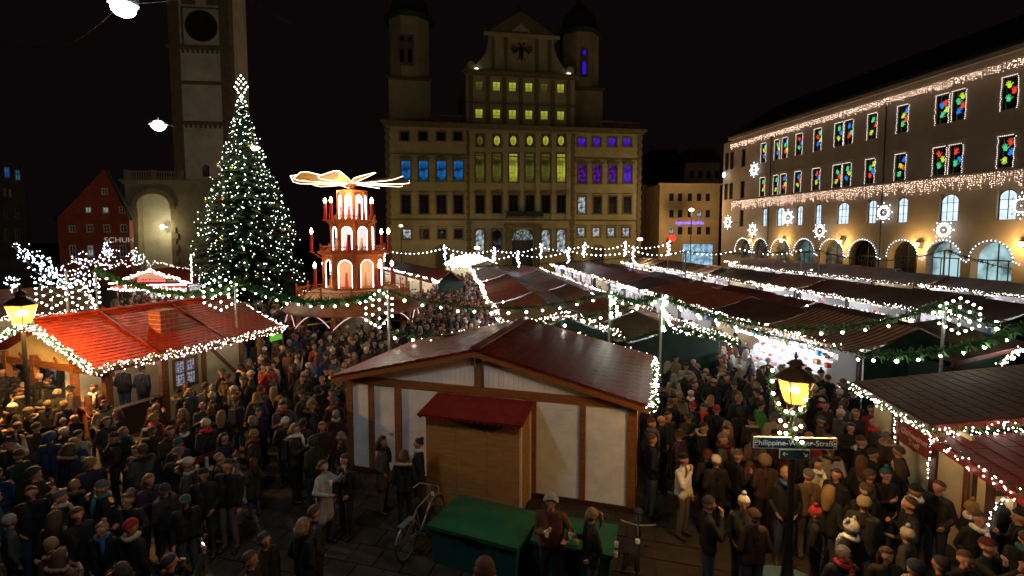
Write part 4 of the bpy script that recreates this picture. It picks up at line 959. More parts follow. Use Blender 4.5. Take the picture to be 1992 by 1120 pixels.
for s_ in (0, 1):
    for (ya, za, yb2, zb) in ((0, 2.6, hwid, rz1), (2*hwid, 2.6, hwid, rz1)): m = MB(); X = -.02 if not s_ else LL; m.slab([(X, ya, za-.18), (X, yb2, zb-.18), (X, yb2, zb), (X, ya, za)], .04, (1, 0, 0)); obj('verge_board', m, wood_d, lh)
# walls (set back under the eave) on the long side facing the crowd
bays = [(.55, .75, 'post'), (.75, 2.35, 'open'), (2.35, 2.6, 'post'), (2.6, 3.9, 'window'), (3.9, 4.1, 'post'), (4.1, 5.6, 'panel'), (5.6, 5.8, 'post'), (5.8, LL-.9, 'open'), (LL-.9, LL-.7, 'post')]
LLs = LL
for a, b, kd in bays:
    b = min(b, LL-.2)
    if kd == 'post': m = MB(); m.box(a, b, eo-.03, eo+.15, 0, 2.62); obj('post', m, wood, lh)
    elif kd == 'panel':
        m = MB(); m.box(a, b, eo, eo+.05, .0, 2.6); obj('wall_panel', m, cream, lh); m = MB(); m.bar((a+.1, eo-.02, 2.5), (b-.1, eo-.02, 1.0), .12, .04, (0, 1, 0)); obj('brace', m, wood, lh)
    elif kd == 'window':
        m = MB(); m.box(a, b, eo, eo+.05, 0, 1.1); m.box(a, b, eo, eo+.05, 2.25, 2.6); m.box(a, a+.15, eo, eo+.05, 1.1, 2.25); m.box(b-.15, b, eo, eo+.05, 1.1, 2.25); obj('wall_panel', m, cream, lh)
        WM.clear(); window(lh, (a+b)/2, 1.1, 2.25, b-a-.3, eo-.01, wood, lit_glass('lattice_pane', (.6, .62, .75), .45, .9, 30), 2, 2, fw=.12)
        m = MB()
        for i in range(10): z = 1.16+.115*i; m.box(a+.2, b-.2, eo+.018, eo+.026, z, z+.012)
        for i in range(9): x = a+.24+(b-a-.5)*i/8; m.box(x, x+.012, eo+.027, eo+.034, 1.15, 2.2)
        obj('lead_lattice', m, dark_metal, lh)
    elif kd == 'open':
        m = MB(); m.box(a, b, eo-.08, eo+.25, .98, 1.05); m.box(a, b, eo+.02, eo+.06, 0, .98); obj('counter', m, wood_d, lh); m = MB(); m.box(a, b, eo, eo+.06, 2.35, 2.6); obj('lintel', m, wood, lh)
m = MB(); m.tube([(1.2, eo+.5, 2.4), (2.3, eo+.5, 2.4)], .04, 6); m.tube([(LL-2.6, eo+.5, 2.4), (LL-1.2, eo+.5, 2.4)], .03, 6); obj('tube_lamp', m, M('hut_tube', (1, 1, 1), emit=26, ecol=(1, .9, .78)), lh)
m = MB(); m.box(.9, LL-.9, hwid-.05, hwid, 0, 2.6); obj('inner_wall', m, cream, lh)
# gable side
gb = [(.45, .65, 'post'), (2.1, 2.3, 'post'), (4.3, 4.5, 'post'), (5.95, 6.15, 'post')]
for a, b, kd in gb: m = MB(); m.box(.55-.03, .7, a, b, 0, 2.6); obj('post', m, wood, lh)
m = MB(); m.box(.54, .72, .3, 2*hwid-.3, 2.2, 2.42); obj('beam', m, wood, lh)
m = MB(); m.add([(.62, .5, 2.42), (.62, 2*hwid-.5, 2.42), (.62, 2*hwid-.5, 2.62), (.62, hwid, rz1-.15), (.62, .5, 2.62)], [(0, 1, 2, 3, 4)]); obj('gable_panel', m, cream, lh)
m = MB(); m.box(.6, .66, .7, 2.05, 0, .95); m.box(.5, .95, .7, 5.9, .96, 1.03); obj('counter', m, wood, lh)
m = MB(); m.tube([(1.3, 1.2, 2.35), (1.3, 5.2, 2.35)], .04, 6); obj('tube_lamp', m, MATS['hut_tube'], lh)
for y in (1.3, 3.2, 4.2, 5.2): m = MB(); m.bar((.57, y-.5, 2.2), (.57, y, 2.6), .1, .04, (1, 0, 0)); obj('brace', m, wood, lh)
m = MB(); m.box(LL-.75, LL-.1, eo-.5, eo-.44, 2.15, 2.38); obj('green_sign', m, M('lit_green_sign', (.1, .4, .03), emit=.5, ecol=(.15, .6, .02)), lh)
# chimney
cxl, cyl = min(((x*.1, y*.1) for x in range(5, int(LL*10)) for y in range(14, 31)), key=lambda q: (lambda a: (a[0]-318)**2+(a[1]-620)**2)(project(lhp(q[0], q[1], 2.6+(rz1-2.6)*q[1]/hwid+.42)))+abs(q[1]-2.2)*8)
cz0 = 2.6+(rz1-2.6)*(cyl/hwid)-.25; cs = .34
chim = MB(); chim.box(cxl-cs+.02, cxl+cs-.02, cyl-cs+.02, cyl+cs-.02, cz0, cz0+1.02); chy = obj('chimney', chim, M('mortar', (.42, .36, .29), .9), lh)
chb = M('chimney_brick', (.26, .06, .03), .8, noise=.35, nscale=6)
bm_ = MB(); bm_.box(-.155, .155, -.03, .03, -.075, .075); brick_me = bm_.mesh('brick', chb); bm_ = MB(); bm_.box(-.072, .072, -.03, .03, -.075, .075); half_me = bm_.mesh('brick', chb)
for j in range(6):
    z = cz0+.09+j*.172
    for s in range(4):
        for off, me_ in (((-.17, brick_me), (.17, brick_me)) if j % 2 else ((-.258, half_me), (0, brick_me), (.258, half_me))):
            lp = [(off, -cs+.03), (cs-.03, off), (-off, cs-.03), (-cs+.03, -off)][s]
            link('brick', me_, chy, (cxl+lp[0], cyl+lp[1], z), (0, 0, s*PI/2))
eave_lights([lhp(-.05, -.05, 2.62), lhp(LL, -.05, 2.62)], 'thick light garland on the long eave of the chimney hut', w=.17, per_m=52, r=.0165)
eave_lights([lhp(-.08, -.05, 2.62), lhp(-.08, hwid, rz1)], 'bright light garland on the gable verge of the chimney hut, right of the lantern', w=.14, per_m=60, r=.018)
eave_lights([lhp(-.08, hwid, rz1), lhp(-.08, 2*hwid, 2.62)], 'bright light garland on the gable verge of the chimney hut, left of the lantern', w=.14, per_m=50, r=.018)
eave_lights([lhp(LL+.05, -.05, 2.62), lhp(LL+.05, hwid*.7, 3.5)], 'light garland on the far verge of the chimney hut', w=.12, per_m=40, r=.019, dens=20)
# ============================================================ second left hut and timbered hut behind
def gable_hut(label, A, B, depth, ze, zr, roofm, wallm, name='timber_hut', nu=22, nv=8):
    d = (B-A); L = d.length; an = math.atan2(d.y, d.x); t = thing(name, label, 'hut', (A.x, A.y, 0), an)
    shingle_roof(t, [Vector((0, 0, ze)), Vector((L, 0, ze)), Vector((L, depth, zr)), Vector((0, depth, zr))], nu, nv, roofm, t=.018, indiv=0)
    m = MB(); m.slab([(0, 2*depth, ze), (L, 2*depth, ze), (L, depth, zr), (0, depth, zr)], .05, (0, 0, 1)); obj('rear_roof', m, roofm, t)
    m = MB(); m.box(.3, L-.3, .4, .46, 0, ze); m.box(.3, .36, .47, 2*depth-.4, 0, ze); m.box(L-.36, L-.3, .47, 2*depth-.4, 0, ze); obj('wall', m, wallm, t)
    for x in (.3, L/2, L-.36): m = MB(); m.box(x-.08, x+.12, .34, .4, 0, ze-.02); obj('post', m, wood, t)
    m = MB(); m.add([(L-.3, .5, ze), (L-.3, 2*depth-.5, ze), (L-.3, depth, zr-.2)], [(0, 1, 2)]); obj('gable_panel', m, cream, t)
    return t, d.normalized(), L
a_, b_ = P(-60, 624, 2.45), P(186, 602, 2.45)
t, dd, L = gable_hut('dark brown shingled hut behind the left street lantern', a_, b_, 2.6, 2.45, 3.7, brownroof, cream)
nn = Vector((-dd.y, dd.x, 0))
eave_lights([a_+Vector((0, -.05, 0)), b_+Vector((0, -.05, 0))], 'light garland on the front eave of the dark shingled left hut', w=.15, per_m=26, r=.024)
eave_lights([b_, b_+nn*2.6+Vector((0, 0, 1.25))], 'light garland on the right verge of the dark shingled left hut', w=.15, per_m=26, r=.024)
# timbered gable hut far left, seen gable on
Lg, Rg, Ag = P(222, 551, 2.7), P(368, 549, 2.7), None
dg = Rg-Lg; Wg = dg.length; ag = math.atan2(dg.y, dg.x)
t = thing('timbered_hut', 'half timbered gabled hut with pink lit front left of the Christmas tree', 'hut', (Lg.x, Lg.y, 0), ag)
m = MB(); m.add([(0, 0, 2.7), (Wg, 0, 2.7), (Wg/2, 0, 3.7)], [(0, 1, 2)]); obj('gable_panel', m, M('pinkish_cream', (.55, .35, .25), .7), t)
m = MB(); m.bar((0, -.06, 2.72), (Wg, -.06, 2.72), .14); m.bar((Wg*.3, -.06, 2.75), (Wg*.3, -.06, 3.2), .14); m.bar((Wg*.7, -.06, 2.75), (Wg*.7, -.06, 3.2), .14); m.bar((Wg*.15, -.05, 3.0), (Wg*.85, -.05, 3.0), .1); obj('beam', m, wood_d, t)
for s in (0, 1):
    m = MB(); X = -.3 if not s else Wg+.3; m.slab([(X, -.3, 2.6), (Wg/2, -.3, 3.8), (Wg/2, 5, 3.8), (X, 5, 2.6)], .07, (0, 0, 1)); obj('roof', m, redroof, t)
m = MB(); m.box(.2, Wg-.2, .4, .45, 0, 1.0); m.box(.2, Wg-.2, 4, 4.1, 0, 2.7); obj('counter', m, clothw, t)
for x in (.1, Wg-.2): m = MB(); m.box(x, x+.12, 0, .12, 0, 2.65); obj('post', m, wood, t)
m = MB(); m.box(.1, Wg-.1, -.7, -.05, 2.25, 2.5); obj('red_awning', m, M('pinkish_red_awning', (.5, .08, .06), .7), t)
m = MB(); m.tube([(.4, .6, 2.4), (Wg-.4, .6, 2.4)], .05, 6); obj('tube_lamp', m, tube_glow, t)
text('lettering', 'GLÜHWEIN', .42, M('red_neon', (1, .1, .1), emit=2.5, ecol=(1, .12, .10)), t, (Wg/2, -.1, 2.88), (PI/2, 0, 0))
def TG2(x, y, z): return Vector((Lg.x, Lg.y, 0))+dg.normalized()*x+Vector((-dg.normalized().y, dg.normalized().x, 0))*y+Vector((0, 0, z))
eave_lights([TG2(-.3, -.35, 2.65), TG2(Wg/2, -.35, 3.85), TG2(Wg+.3, -.35, 2.65)], 'light garland over the gable of the pink lit timbered hut', dens=0, per_m=15, r=.055, w=.12)
eave_lights([TG2(0, -.75, 2.4), TG2(Wg*.3, -.75, 2.15), TG2(Wg*.6, -.75, 2.4), TG2(Wg, -.75, 2.1)], 'light string in loops on the awning of the pink lit timbered hut', dens=0, per_m=14, r=.05, w=.12)
eave_lights([TG2(Wg+.4, -.4, 2.7), TG2(Wg+.4, -.4, 5.2)], 'upright light string beside the pink lit timbered hut', dens=0, per_m=9, r=.05, w=.06)
# ============================================================ right hut and its porch
R0, R1 = P(1815, 829, 2.65), P(1661, 744, 2.65); rd = (R1-R0); RL = rd.length; ra = math.atan2(rd.y, rd.x)
rt = thing('brown_hut', 'cream walled hut with low brown shingled roof at the right edge', 'hut', (R0.x, R0.y, 0), ra)   # local x away along the eave, local -y to the right
sl_ = .155; RW = 7.0
shingle_roof(rt, [Vector((RL, 0, 2.65)), Vector((0, 0, 2.65)), Vector((0, -RW, 2.65+RW*sl_)), Vector((RL, -RW, 2.65+RW*sl_))], 9, 26, brownroof, t=.014, indiv=290)
m = MB(); m.bar((0, .05, 2.6), (RL, .05, 2.6), .05, .14); obj('fascia', m, wood_d, rt)
m = MB(); m.slab([(-.03, 0, 2.5), (-.03, -RW, 2.5+RW*sl_), (-.03, -RW, 2.68+RW*sl_), (-.03, 0, 2.68)], .04, (1, 0, 0)); obj('verge_board', m, redpaint, rt)
def rhp(x, y, z): return Vector((R0.x, R0.y, 0))+rd.normalized()*x+Vector((-rd.normalized().y, rd.normalized().x, 0))*y+Vector((0, 0, z))
ro = -.45
RWF = Face(rhp(0, ro, 0).x, rhp(0, ro, 0).y, ra); U_ = lambda px, py: RWF.uv(px, py)[0]
segs = [(-3.2, -2.9, 'd'), (-2.9, -2.2, 'c'), (-1.55, -1.15, 'c'), (-1.15, -.95, 'd'), (-.95, -.45, 'c'), (-.45, U_(1826, 880), 'c'), (U_(1826, 880)+.002, U_(1813, 880), 'd'), (U_(1813, 880)+.002, U_(1749, 850), 'c'), (U_(1749, 850)+.002, U_(1736, 850), 'd'), (U_(1736, 850)+.002, RL-.2, 'c')]
for a, b, kd in segs: m = MB(); y_ = ro if kd == 'c' else ro+.04; m.box(a, b, y_-.06, y_, 0, 2.62 if a >= -.5 else 2.32); obj('wall_panel' if kd == 'c' else 'post', m, cream if kd == 'c' else wood_d, rt)
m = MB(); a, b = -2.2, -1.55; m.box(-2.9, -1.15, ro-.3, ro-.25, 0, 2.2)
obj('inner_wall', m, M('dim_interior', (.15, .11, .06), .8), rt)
m = MB(); m.tube([(-.55, ro+.12, 0), (-.55, ro+.12, 2.0), (-.5, ro+.13, 2.15), (-.3, ro+.2, 2.3), (.35, ro+.42, 2.5)], .055, 8); obj('drainpipe', m, M('copper_pipe', (.28, .09, .035), .4, metal=.5), rt)
m = MB(); m.bar((.1, ro+.05, 2.6), (-.2, ro+.05, 2.1), .12, .05, (0, 1, 0)); obj('brace', m, wood_d, rt)
sgn_m = M('sign_red_wood', (.22, .03, .015), .6, noise=.4, nscale=14)
so = thing('treff_sign', 'wavy edged dark red wooden sign with pale script on the cream hut wall', 'sign', rhp(U_(1785, 855), ro+.03, RWF.uv(1785, 856)[1]), ra+PI)
m = MB(); n = 24; pl = [(.62*(1+.03*math.cos(6*t*2*PI/n))*max(-1, min(1, 1.25*math.cos(2*PI*t/n))), .27*(1+.04*math.cos(8*t*2*PI/n))*max(-1, min(1, 1.35*math.sin(2*PI*t/n)))) for t in range(n)]; m.prism(pl, -.04, 0); obj('board', m, sgn_m, so)
sl2 = M('sign_script', (.62, .40, .28), .6)
text('lettering', 'Glühweiner', .21, sl2, so, (0, -.05, .07), (PI/2, 0, 0), .006); text('lettering', 'Treff', .2, sl2, so, (0, -.05, -.12), (PI/2, 0, 0), .006)
for k in range(18):
    pass
eave_lights([rhp(-.05, .12, 2.58), rhp(RL, .12, 2.58)], 'light garland on the left eave of the brown shingled hut', w=.09, per_m=26, r=.018)
eave_lights([rhp(-.12, .1, 2.56), rhp(-.12, -RW, 2.52+RW*sl_)], 'light garland on the front verge of the brown shingled hut', w=.14, per_m=34, r=.016)
eave_lights([rhp(U_(1747, 830), ro+.08, 2.5), rhp(U_(1747, 830), ro+.08, 1.15)], 'upright light string left of the red wooden sign', w=.03, per_m=13, r=.016, dens=0, drop=0)
eave_lights([rhp(U_(1815, 880), ro+.08, 2.3), rhp(U_(1815, 880), ro+.08, 1.15)], 'upright light string right of the red wooden sign', w=.03, per_m=13, r=.016, dens=0, drop=0)
Q0, Q1 = rhp(-.15, .05, 2.42), P(1996, 968, 2.42)
pd = Q0-Q1; PL = pd.length; pa = math.atan2(pd.y, pd.x); por = thing('porch_roof', 'small dark red shingled porch roof below the brown roof at the right edge', 'roof', (Q1.x, Q1.y, 0), pa)
shingle_roof(por, [Vector((PL, 0, 2.42)), Vector((-1, 0, 2.42)), Vector((-1, -3.5, 2.95)), Vector((PL, -3.5, 2.95))], 8, 12, redroof, t=.014, indiv=100)
m = MB(); m.bar((-1, .04, 2.36), (PL, .04, 2.36), .05, .16); obj('fascia', m, redpaint, por)
m = MB(); m.box(.2, .3, -.6, -.5, 0, 2.4); m.box(PL-.5, PL-.4, -.6, -.5, 0, 2.4); obj('post', m, wood_d, por)
eave_lights([Q1+Vector((0, 0, .0))-pd.normalized(), Q0], 'light garland on the eave of the red porch roof', w=.11, per_m=34, r=.016)
arcp = [rhp(-1.15-.9*(1-math.cos(PI*i/10))/2*2, ro+.1, 1.15+.85*math.sin(PI*i/10)) for i in range(11)]
eave_lights([rhp(-1.15, ro+.1, .6)]+arcp, 'light string round the arched opening of the cream hut', w=.03, per_m=12, r=.016, dens=0, drop=0)
# ============================================================ poles, garlands, snowflakes
poles = {}
def pole(key, px, py, Y, label, zt=None, r=.045):
    p = D(px, py, Y); poles[key] = p.copy(); t = thing('light_pole', label, 'pole', (p.x, p.y, 0))
    m = MB(); m.tube([(0, 0, 0), (0, 0, p.z+.05)], r, 8); obj('shaft', m, galv, t); m = MB(); m.lathe([(.14, 0), (.14, .03), (.06, .05), (.06, .3)], 8); obj('foot', m, dark_metal, t); return p
pole('a', 457, 545, 21, 'grey metal pole rising in front of the chimney hut roof'); pole('b', 755, 566, 17.6, 'grey metal pole below the Christmas pyramid')
pole('c', 1186, 566, 18.4, 'pale metal pole in front of the cream and brown striped stall'); pole('d', 1287, 573, 16.8, 'grey metal pole behind the right corner of the white hut')
pole('e', 1838, 590, 14.9, 'pale metal pole in front of the lean-to awning'); pole('f', 128, 528, 20, 'metal pole with snowflake left of the chimney hut'); pole('g', 186, 524, 23, 'second metal pole with snowflake behind the chimney hut')
gp = poles
garland(gp['g'], gp['a']+Vector((0, 0, -.35)), .55, 'fir garland with bulbs above the chimney hut roof')
garland(gp['a'], gp['b'], .62, 'fir garland with bulbs hanging below the Christmas pyramid')
garland(gp['b'], gp['c'], .62, 'fir garland with bulbs crossing the central aisle')
garland(gp['c'], gp['d'], .28, 'short fir garland between the two poles behind the white hut')
garland(P(770, 652, 3.5) if False else D(768, 648, 17.4), D(1030, 630, 17.3), .22, 'low fir garland with bulbs along the back of the white hut')
garland(D(1030, 630, 17.3), gp['d'], .18, 'fir garland rising from the white hut ridge to the pole')
garland(gp['d'], gp['e'], .95, 'fir garland with bulbs in front of the dark striped roofs')
garland(gp['d']+Vector((.05, 0, -.1)), D(1700, 690, 13.5), .25, 'fir garland dropping along the red and cream striped stall', dens=70)
garland(D(1700, 690, 13.5), D(2040, 616, 13.6), .3, 'low fir garland crossing in front of the lean-to awning pole')
garland(gp['e'], D(2050, 628, 13.2), .3, 'fir garland leaving the awning pole to the right')
o = snowflake(D(429, 571, 20.8), .68, 'lit snowflake with round bulbs beside the pole at the chimney hut', br=1.25, face=math.radians(30))
snowflake(D(737, 601, 17.4), .64, 'lit snowflake with round bulbs below the Christmas pyramid', br=1.15, face=math.radians(52))
snowflake(D(1866, 614, 14.7), .52, 'lit snowflake with round bulbs at the awning pole', br=1.1, face=math.radians(-30))
snowflake(D(100, 566, 19.8), .68, 'large lit snowflake on the pole left of the chimney hut', br=1.15)
snowflake(D(168, 573, 22.5), .7, 'large lit snowflake on the second pole behind the chimney hut', br=1.15)
for key, lab in (('c', 'vertical cluster of round bulbs on the pale pole'), ('d', 'vertical cluster of round bulbs on the pole behind the white hut')):
    p = gp[key]; t = thing('bulb_cluster', lab, 'light ornament', p)
    m = MB(); m.bar((.1, 0, .0), (.1, 0, -1.25), .03); obj('frame', m, green_needles, t)
    for i in range(13): link('bulb', bulb_me, t, (rnd.uniform(.0, .28), rnd.uniform(-.12, -.05), -.05-i*(.075 if key == 'c' else .095)), sc=[1.1]*3)
# comet-like light figure and lit loops at far left
t = thing('light_figure', 'tall feathery light figure of white lamps at the left edge above the dark hut', 'light ornament', D(60, 545, 25))
pts = []; rr = random.Random(5)
o_ = D(60, 545, 25)
for i in range(150):
    s = rr.random(); px, py = 30+s*105+rr.gauss(0, 6+10*s), 480+s*72+rr.gauss(0, 7+9*s); pts.append(D(px, py, 25+rr.uniform(-.5, .5))-o_)
for i in range(110):
    s = rr.random(); px, py = 75+s*120, 540+rr.gauss(0, 14); pts.append(D(px, py, 25+rr.uniform(-.5, .5))-o_)
obj('lamps', MB().octas(pts, .029), ledc, t, kind='stuff'); m = MB(); m.tube([D(25, 478, 25)-o_, D(70, 530, 25)-o_, D(190, 550, 25)-o_, D(190, 560, 25)-o_+Vector((0, 0, -2.5))], .03, 5); obj('frame', m, dark_metal, t)
for (pp, lab) in (([(135, 512), (150, 503), (178, 506), (195, 515), (215, 516), (236, 512), (246, 505)], 'lit loops over the stall left of the church'), ([(236, 504), (250, 517), (272, 512), (281, 500), (290, 518), (298, 508), (330, 516), (366, 520)], 'lit scalloped string toward the Christmas tree')):
    eave_lights([D(x, y, 40) for x, y in pp], 'white light string in %s' % lab, dens=0, per_m=7, r=.038, w=.1, mat=ledf)
for (x, y, Y, R, lab) in ((213, 490, 40, .9, 'large star'), (207, 509, 40, 1.0, 'wide star'), (265, 500, 40, .75, 'small star'), (24, 552, 28, .5, 'small oval star'), (160, 508, 38, .8, 'leaning star')):
    rr = random.Random(x); t = thing('light_star', 'white lit %s ornament over the left stalls near x%s' % (lab, '') if False else 'white lit %s ornament above the stalls at the left' % lab, 'light ornament', D(x, y, Y))
    pts = [Vector((R*rr.uniform(.1, 1)*math.cos(a), rr.uniform(-.1, .1), R*rr.uniform(.1, 1)*math.sin(a))) for a in [rr.random()*2*PI for _ in range(34)]]; obj('lamps', MB().octas(pts, .034), ledc, t, kind='stuff'); m = MB(); m.tube([(R*math.cos(k*PI/5)*(1 if k % 2 else .45), 0, R*math.sin(k*PI/5)*(1 if k % 2 else .45)) for k in range(10)], .02, 4, True); obj('frame', m, dark_metal, t)
# far festoons of round lamps before the town hall
FY = 58
fp = [(748, 487), (866, 482), (961, 486), (1052, 479), (1136, 477), (1216, 475), (1300, 473)]; fq = [(880, 500), (1008, 494), (1105, 487), (1233, 487), (1330, 487), (1440, 484), (1560, 486)]
for lst, Yf, nm in ((fp, 62, 'upper'), (fq, 56, 'lower')):
    for i, (a, b) in enumerate(zip(lst, lst[1:])):
        A, B = D(*a, Yf), D(*b, Yf); eave_lights(sag(A, B, .55, 10), '%s span from the left of the %s festoon of round lamps before the town hall' % (ORD[i], nm), 'festoons before the town hall', dens=0, per_m=1.9, r=.075, w=.02, mat=ledc, drop=0)
    for i, a in enumerate(lst):
        p = D(*a, Yf); t = thing('festoon_pole', 'slim pole with small light cluster, %s from the left under the %s festoon' % (ORD[i], nm), 'pole', (p.x, p.y, 0)); m = MB(); m.tube([(0, 0, 0), (0, 0, p.z)], .05, 6); obj('shaft', m, galv, t)
        if i < 7 and a[0] < 1320: obj('lamps', MB().octas([(rnd.uniform(-.18, .18), -.1, p.z+.3-k*.14) for k in range(13)], .085), ledc, t, kind='stuff')
dk = [(1334, 489, 50), (1594, 487, 50), (1838, 486, 46)]
for i, (x, y, Yf) in enumerate(dk):
    p = D(x, y, Yf); t = thing('garland_pole', ('pale pole above the dark roofs carrying the unlit garland', 'pale pole carrying the unlit garland before the second arches', 'pale pole carrying the unlit garland before the large lit arch')[i], 'pole', (p.x, p.y, 0)); m = MB(); m.tube([(0, 0, 0), (0, 0, p.z)], .07, 6); obj('shaft', m, galv, t)
for i, ((x0, y0), (x1, y1), s) in enumerate((((860, 520), (1334, 489), .3), ((1334, 489), (1594, 487), .25), ((1594, 487), (1838, 486), 1.0), ((1840, 486), (2060, 540), .3))):
    A, B = D(x0, y0, 50 if i < 3 else 46), D(x1, y1, 50 if i < 2 else 46); o = A.copy(); t = thing('unlit_garland', ('long unlit garland over the stall roofs before the town hall', 'unlit garland before the first arcade arches', 'sagging unlit garland before the middle arcade arches', 'unlit garland slanting down at the right edge')[i], 'garland', o)
    path = [p-o for p in sag(A, B, s)]; obj('greenery', greenery(path, .28, 14, i), green_needles, t, kind='stuff'); m = MB(); m.tube(path, .03, 4); obj('cable', m, dark_metal, t)
# bright display table spread in front of the red and cream awning stall
DT0, DT1 = rowpt(14.1, 18.2), rowpt(14.1, 22.6)
t = thing('display_table', 'long white lit display table of goods before the red and cream awning', 'table', (DT0.x, DT0.y, 0), ROWANG); L = (DT1-DT0).length
m = MB()
for i in range(6): y0 = 1.3-i*.22; z = .8+i*.28; m.box(0, L, y0-.22, y0, z-.04, z); m.box(.01, L-.01, y0-.222, y0-.2, z+.001, z+.24)
obj('tier', m, clothw, t)
for x in (.02, L-.07):
    m = MB(); m.slab([(x, 0, 0), (x, 1.3, 0), (x, 1.3, .75), (x, .0, 2.1)], .05, (1, 0, 0)); obj('side_panel', m, clothw, t)
rr = random.Random(77); m = MB()
for i in range(190):
    m.m = rr.choice([0, 0, 0, 0, 0, 0, 1, 2, 3, 5, 5, 6]); k = rr.randrange(6); x, y = rr.uniform(.05, L-.25), 1.3-k*.22-.19; z = .8+k*.28; s = rr.uniform(.06, .17)
    if rr.random() < .6: m.box(x, x+s, y, y+.16, z+.002, z+s*rr.uniform(.5, 1.4))
    else: m.ball((x+s/2, y+.09, z+s*.5), s*.5, 8, 5)
obj('goods', m, goods_m, t, kind='stuff')
m = MB()
for x in (.5, 1.6, 2.7, 3.8): m.tube([(x, 1.0, 2.45), (x+.8, 1.0, 2.45)], .035, 6)
obj('tube_lamp', m, tube_glow, t)
blocked_extra = [(DT0.x-1.6, DT0.y-.2), (DT0.x+.5, DT0.y-.2), (DT1.x+.5, DT1.y), (DT1.x-1.6, DT1.y)]
# ============================================================ Christmas tree
tp = D(484, 560, 42); tx, ty = tp.x, tp.y
ztop = D(484, 196, 42).z; TR = 5.3; z_b = 1.2
tree = thing('christmas_tree', 'tall fir tree covered in white lights with a lit star on top', 'tree', (tx, ty, 0))
m = MB(); m.tube([(0, 0, 0), (.05, 0, 6), (0, 0, 12), (0, 0, ztop)], [.34, .26, .14, .04], 8); obj('trunk', m, M('fir_bark', (.06, .035, .02), .9, noise=.3, nscale=4), tree)
rr = random.Random(11); cr = MB(); lights = []; balls = []; brm = MB()
def trad(z): t = (z-z_b)/(ztop-z_b); return max(.12, TR*(1-t)**.92*(1-.10*math.sin(t*9))+.1)
z = z_b; ti = 0
while z < ztop-.2:
    R = trad(z); nb = max(5, int(11+R*2.2)); 
    for k in range(nb):
        a = 2*PI*(k+rr.random()*.7)/nb+ti; L = R*rr.uniform(.72, 1.12); zz = z+rr.uniform(-.2, .2); dr = L*rr.uniform(.12, .3)
        tip = Vector((L*math.cos(a), L*math.sin(a), zz-dr)); base = Vector((0, 0, zz+.1)); ax = (tip-base); brm.bar(base, tip, .05)
        side = Vector((-math.sin(a), math.cos(a), 0)); n = int(L*5.5)+3
        for j in range(n):
            t = .18+.85*(j+rr.random())/n; p = base+ax*t+Vector((0, 0, -.1*t)); wdt = (1.05-t)*.55+.16
            for s in (-1, 1):
                q = p+side*s*wdt*rr.uniform(.6, 1.1)+ax.normalized()*wdt*.6+Vector((0, 0, rr.uniform(-.16, .02))); u = (q-p).normalized(); nrm = u.cross(Vector((0, 0, 1))).normalized()*.085+Vector((0, 0, rr.uniform(-.06, .06)))
                cr.add([p-nrm, p+nrm, q+nrm*.25, q-nrm*.25], [(0, 1, 2, 3)])
        if rr.random() < .95: lights.append(tip+Vector((rr.gauss(0, .08), rr.gauss(0, .08), rr.uniform(0, .15))))
        if rr.random() < .5: lights.append(base+ax*rr.uniform(.6, .95)+Vector((0, 0, .06)))
        if rr.random() < .05: balls.append(tip+Vector((0, 0, -.18)))
    z += .36+.012*z*0; ti += .5
obj('crown', cr, M('tree_needles', (.022, .06, .02), .75, noise=.4, nscale=3), tree, kind='stuff'); obj('branches', brm, MATS['fir_bark'], tree, kind='stuff')
obj('lamps', MB().octas([(*p, rr.choice((.7, .9, 1.1, 1.5))) for p in lights], .038), M('tree_lamp', (1, 1, 1), emit=7, ecol=(.86, 1, .84)), tree, kind='stuff')
bb = MB(); bb.ball((0, 0, 0), .16, 10, 7); bme = bb.mesh('bauble', M('gold_bauble', (.55, .38, .08), .25, metal=.8), True)
for p in balls[:70]: link('bauble', bme, tree, p)
m = MB(); st = []; S0 = ztop+.15
for (dx, dz) in ((0, 2.05), (-.2, 1.8), (.2, 1.8), (-.38, 1.5), (.38, 1.5), (-.2, 1.35), (.2, 1.35), (-.52, 1.15), (.52, 1.15), (-.36, .95), (.36, .95), (0, 1.05), (-.25, .7), (.25, .7), (0, .5), (-.12, .35), (.12, .35), (0, 1.6), (0, .15), (-.3, .05), (.28, 0), (-.45, -.3), (.4, -.35)): st.append((dx, -.05, S0+dz-.2))
for i in range(8): m.tube([(0, 0, S0+.9), (.5*math.cos(i*PI/4)*(1 if i % 2 else 1), 0, S0+.9+(.5 if i % 2 else 1.1)*math.sin(i*PI/4))], .025, 4)
sf = obj('star_frame', m, dark_metal, tree); obj('star_lamps', MB().octas(st, .085), MATS['tree_lamp'], sf, kind='stuff')
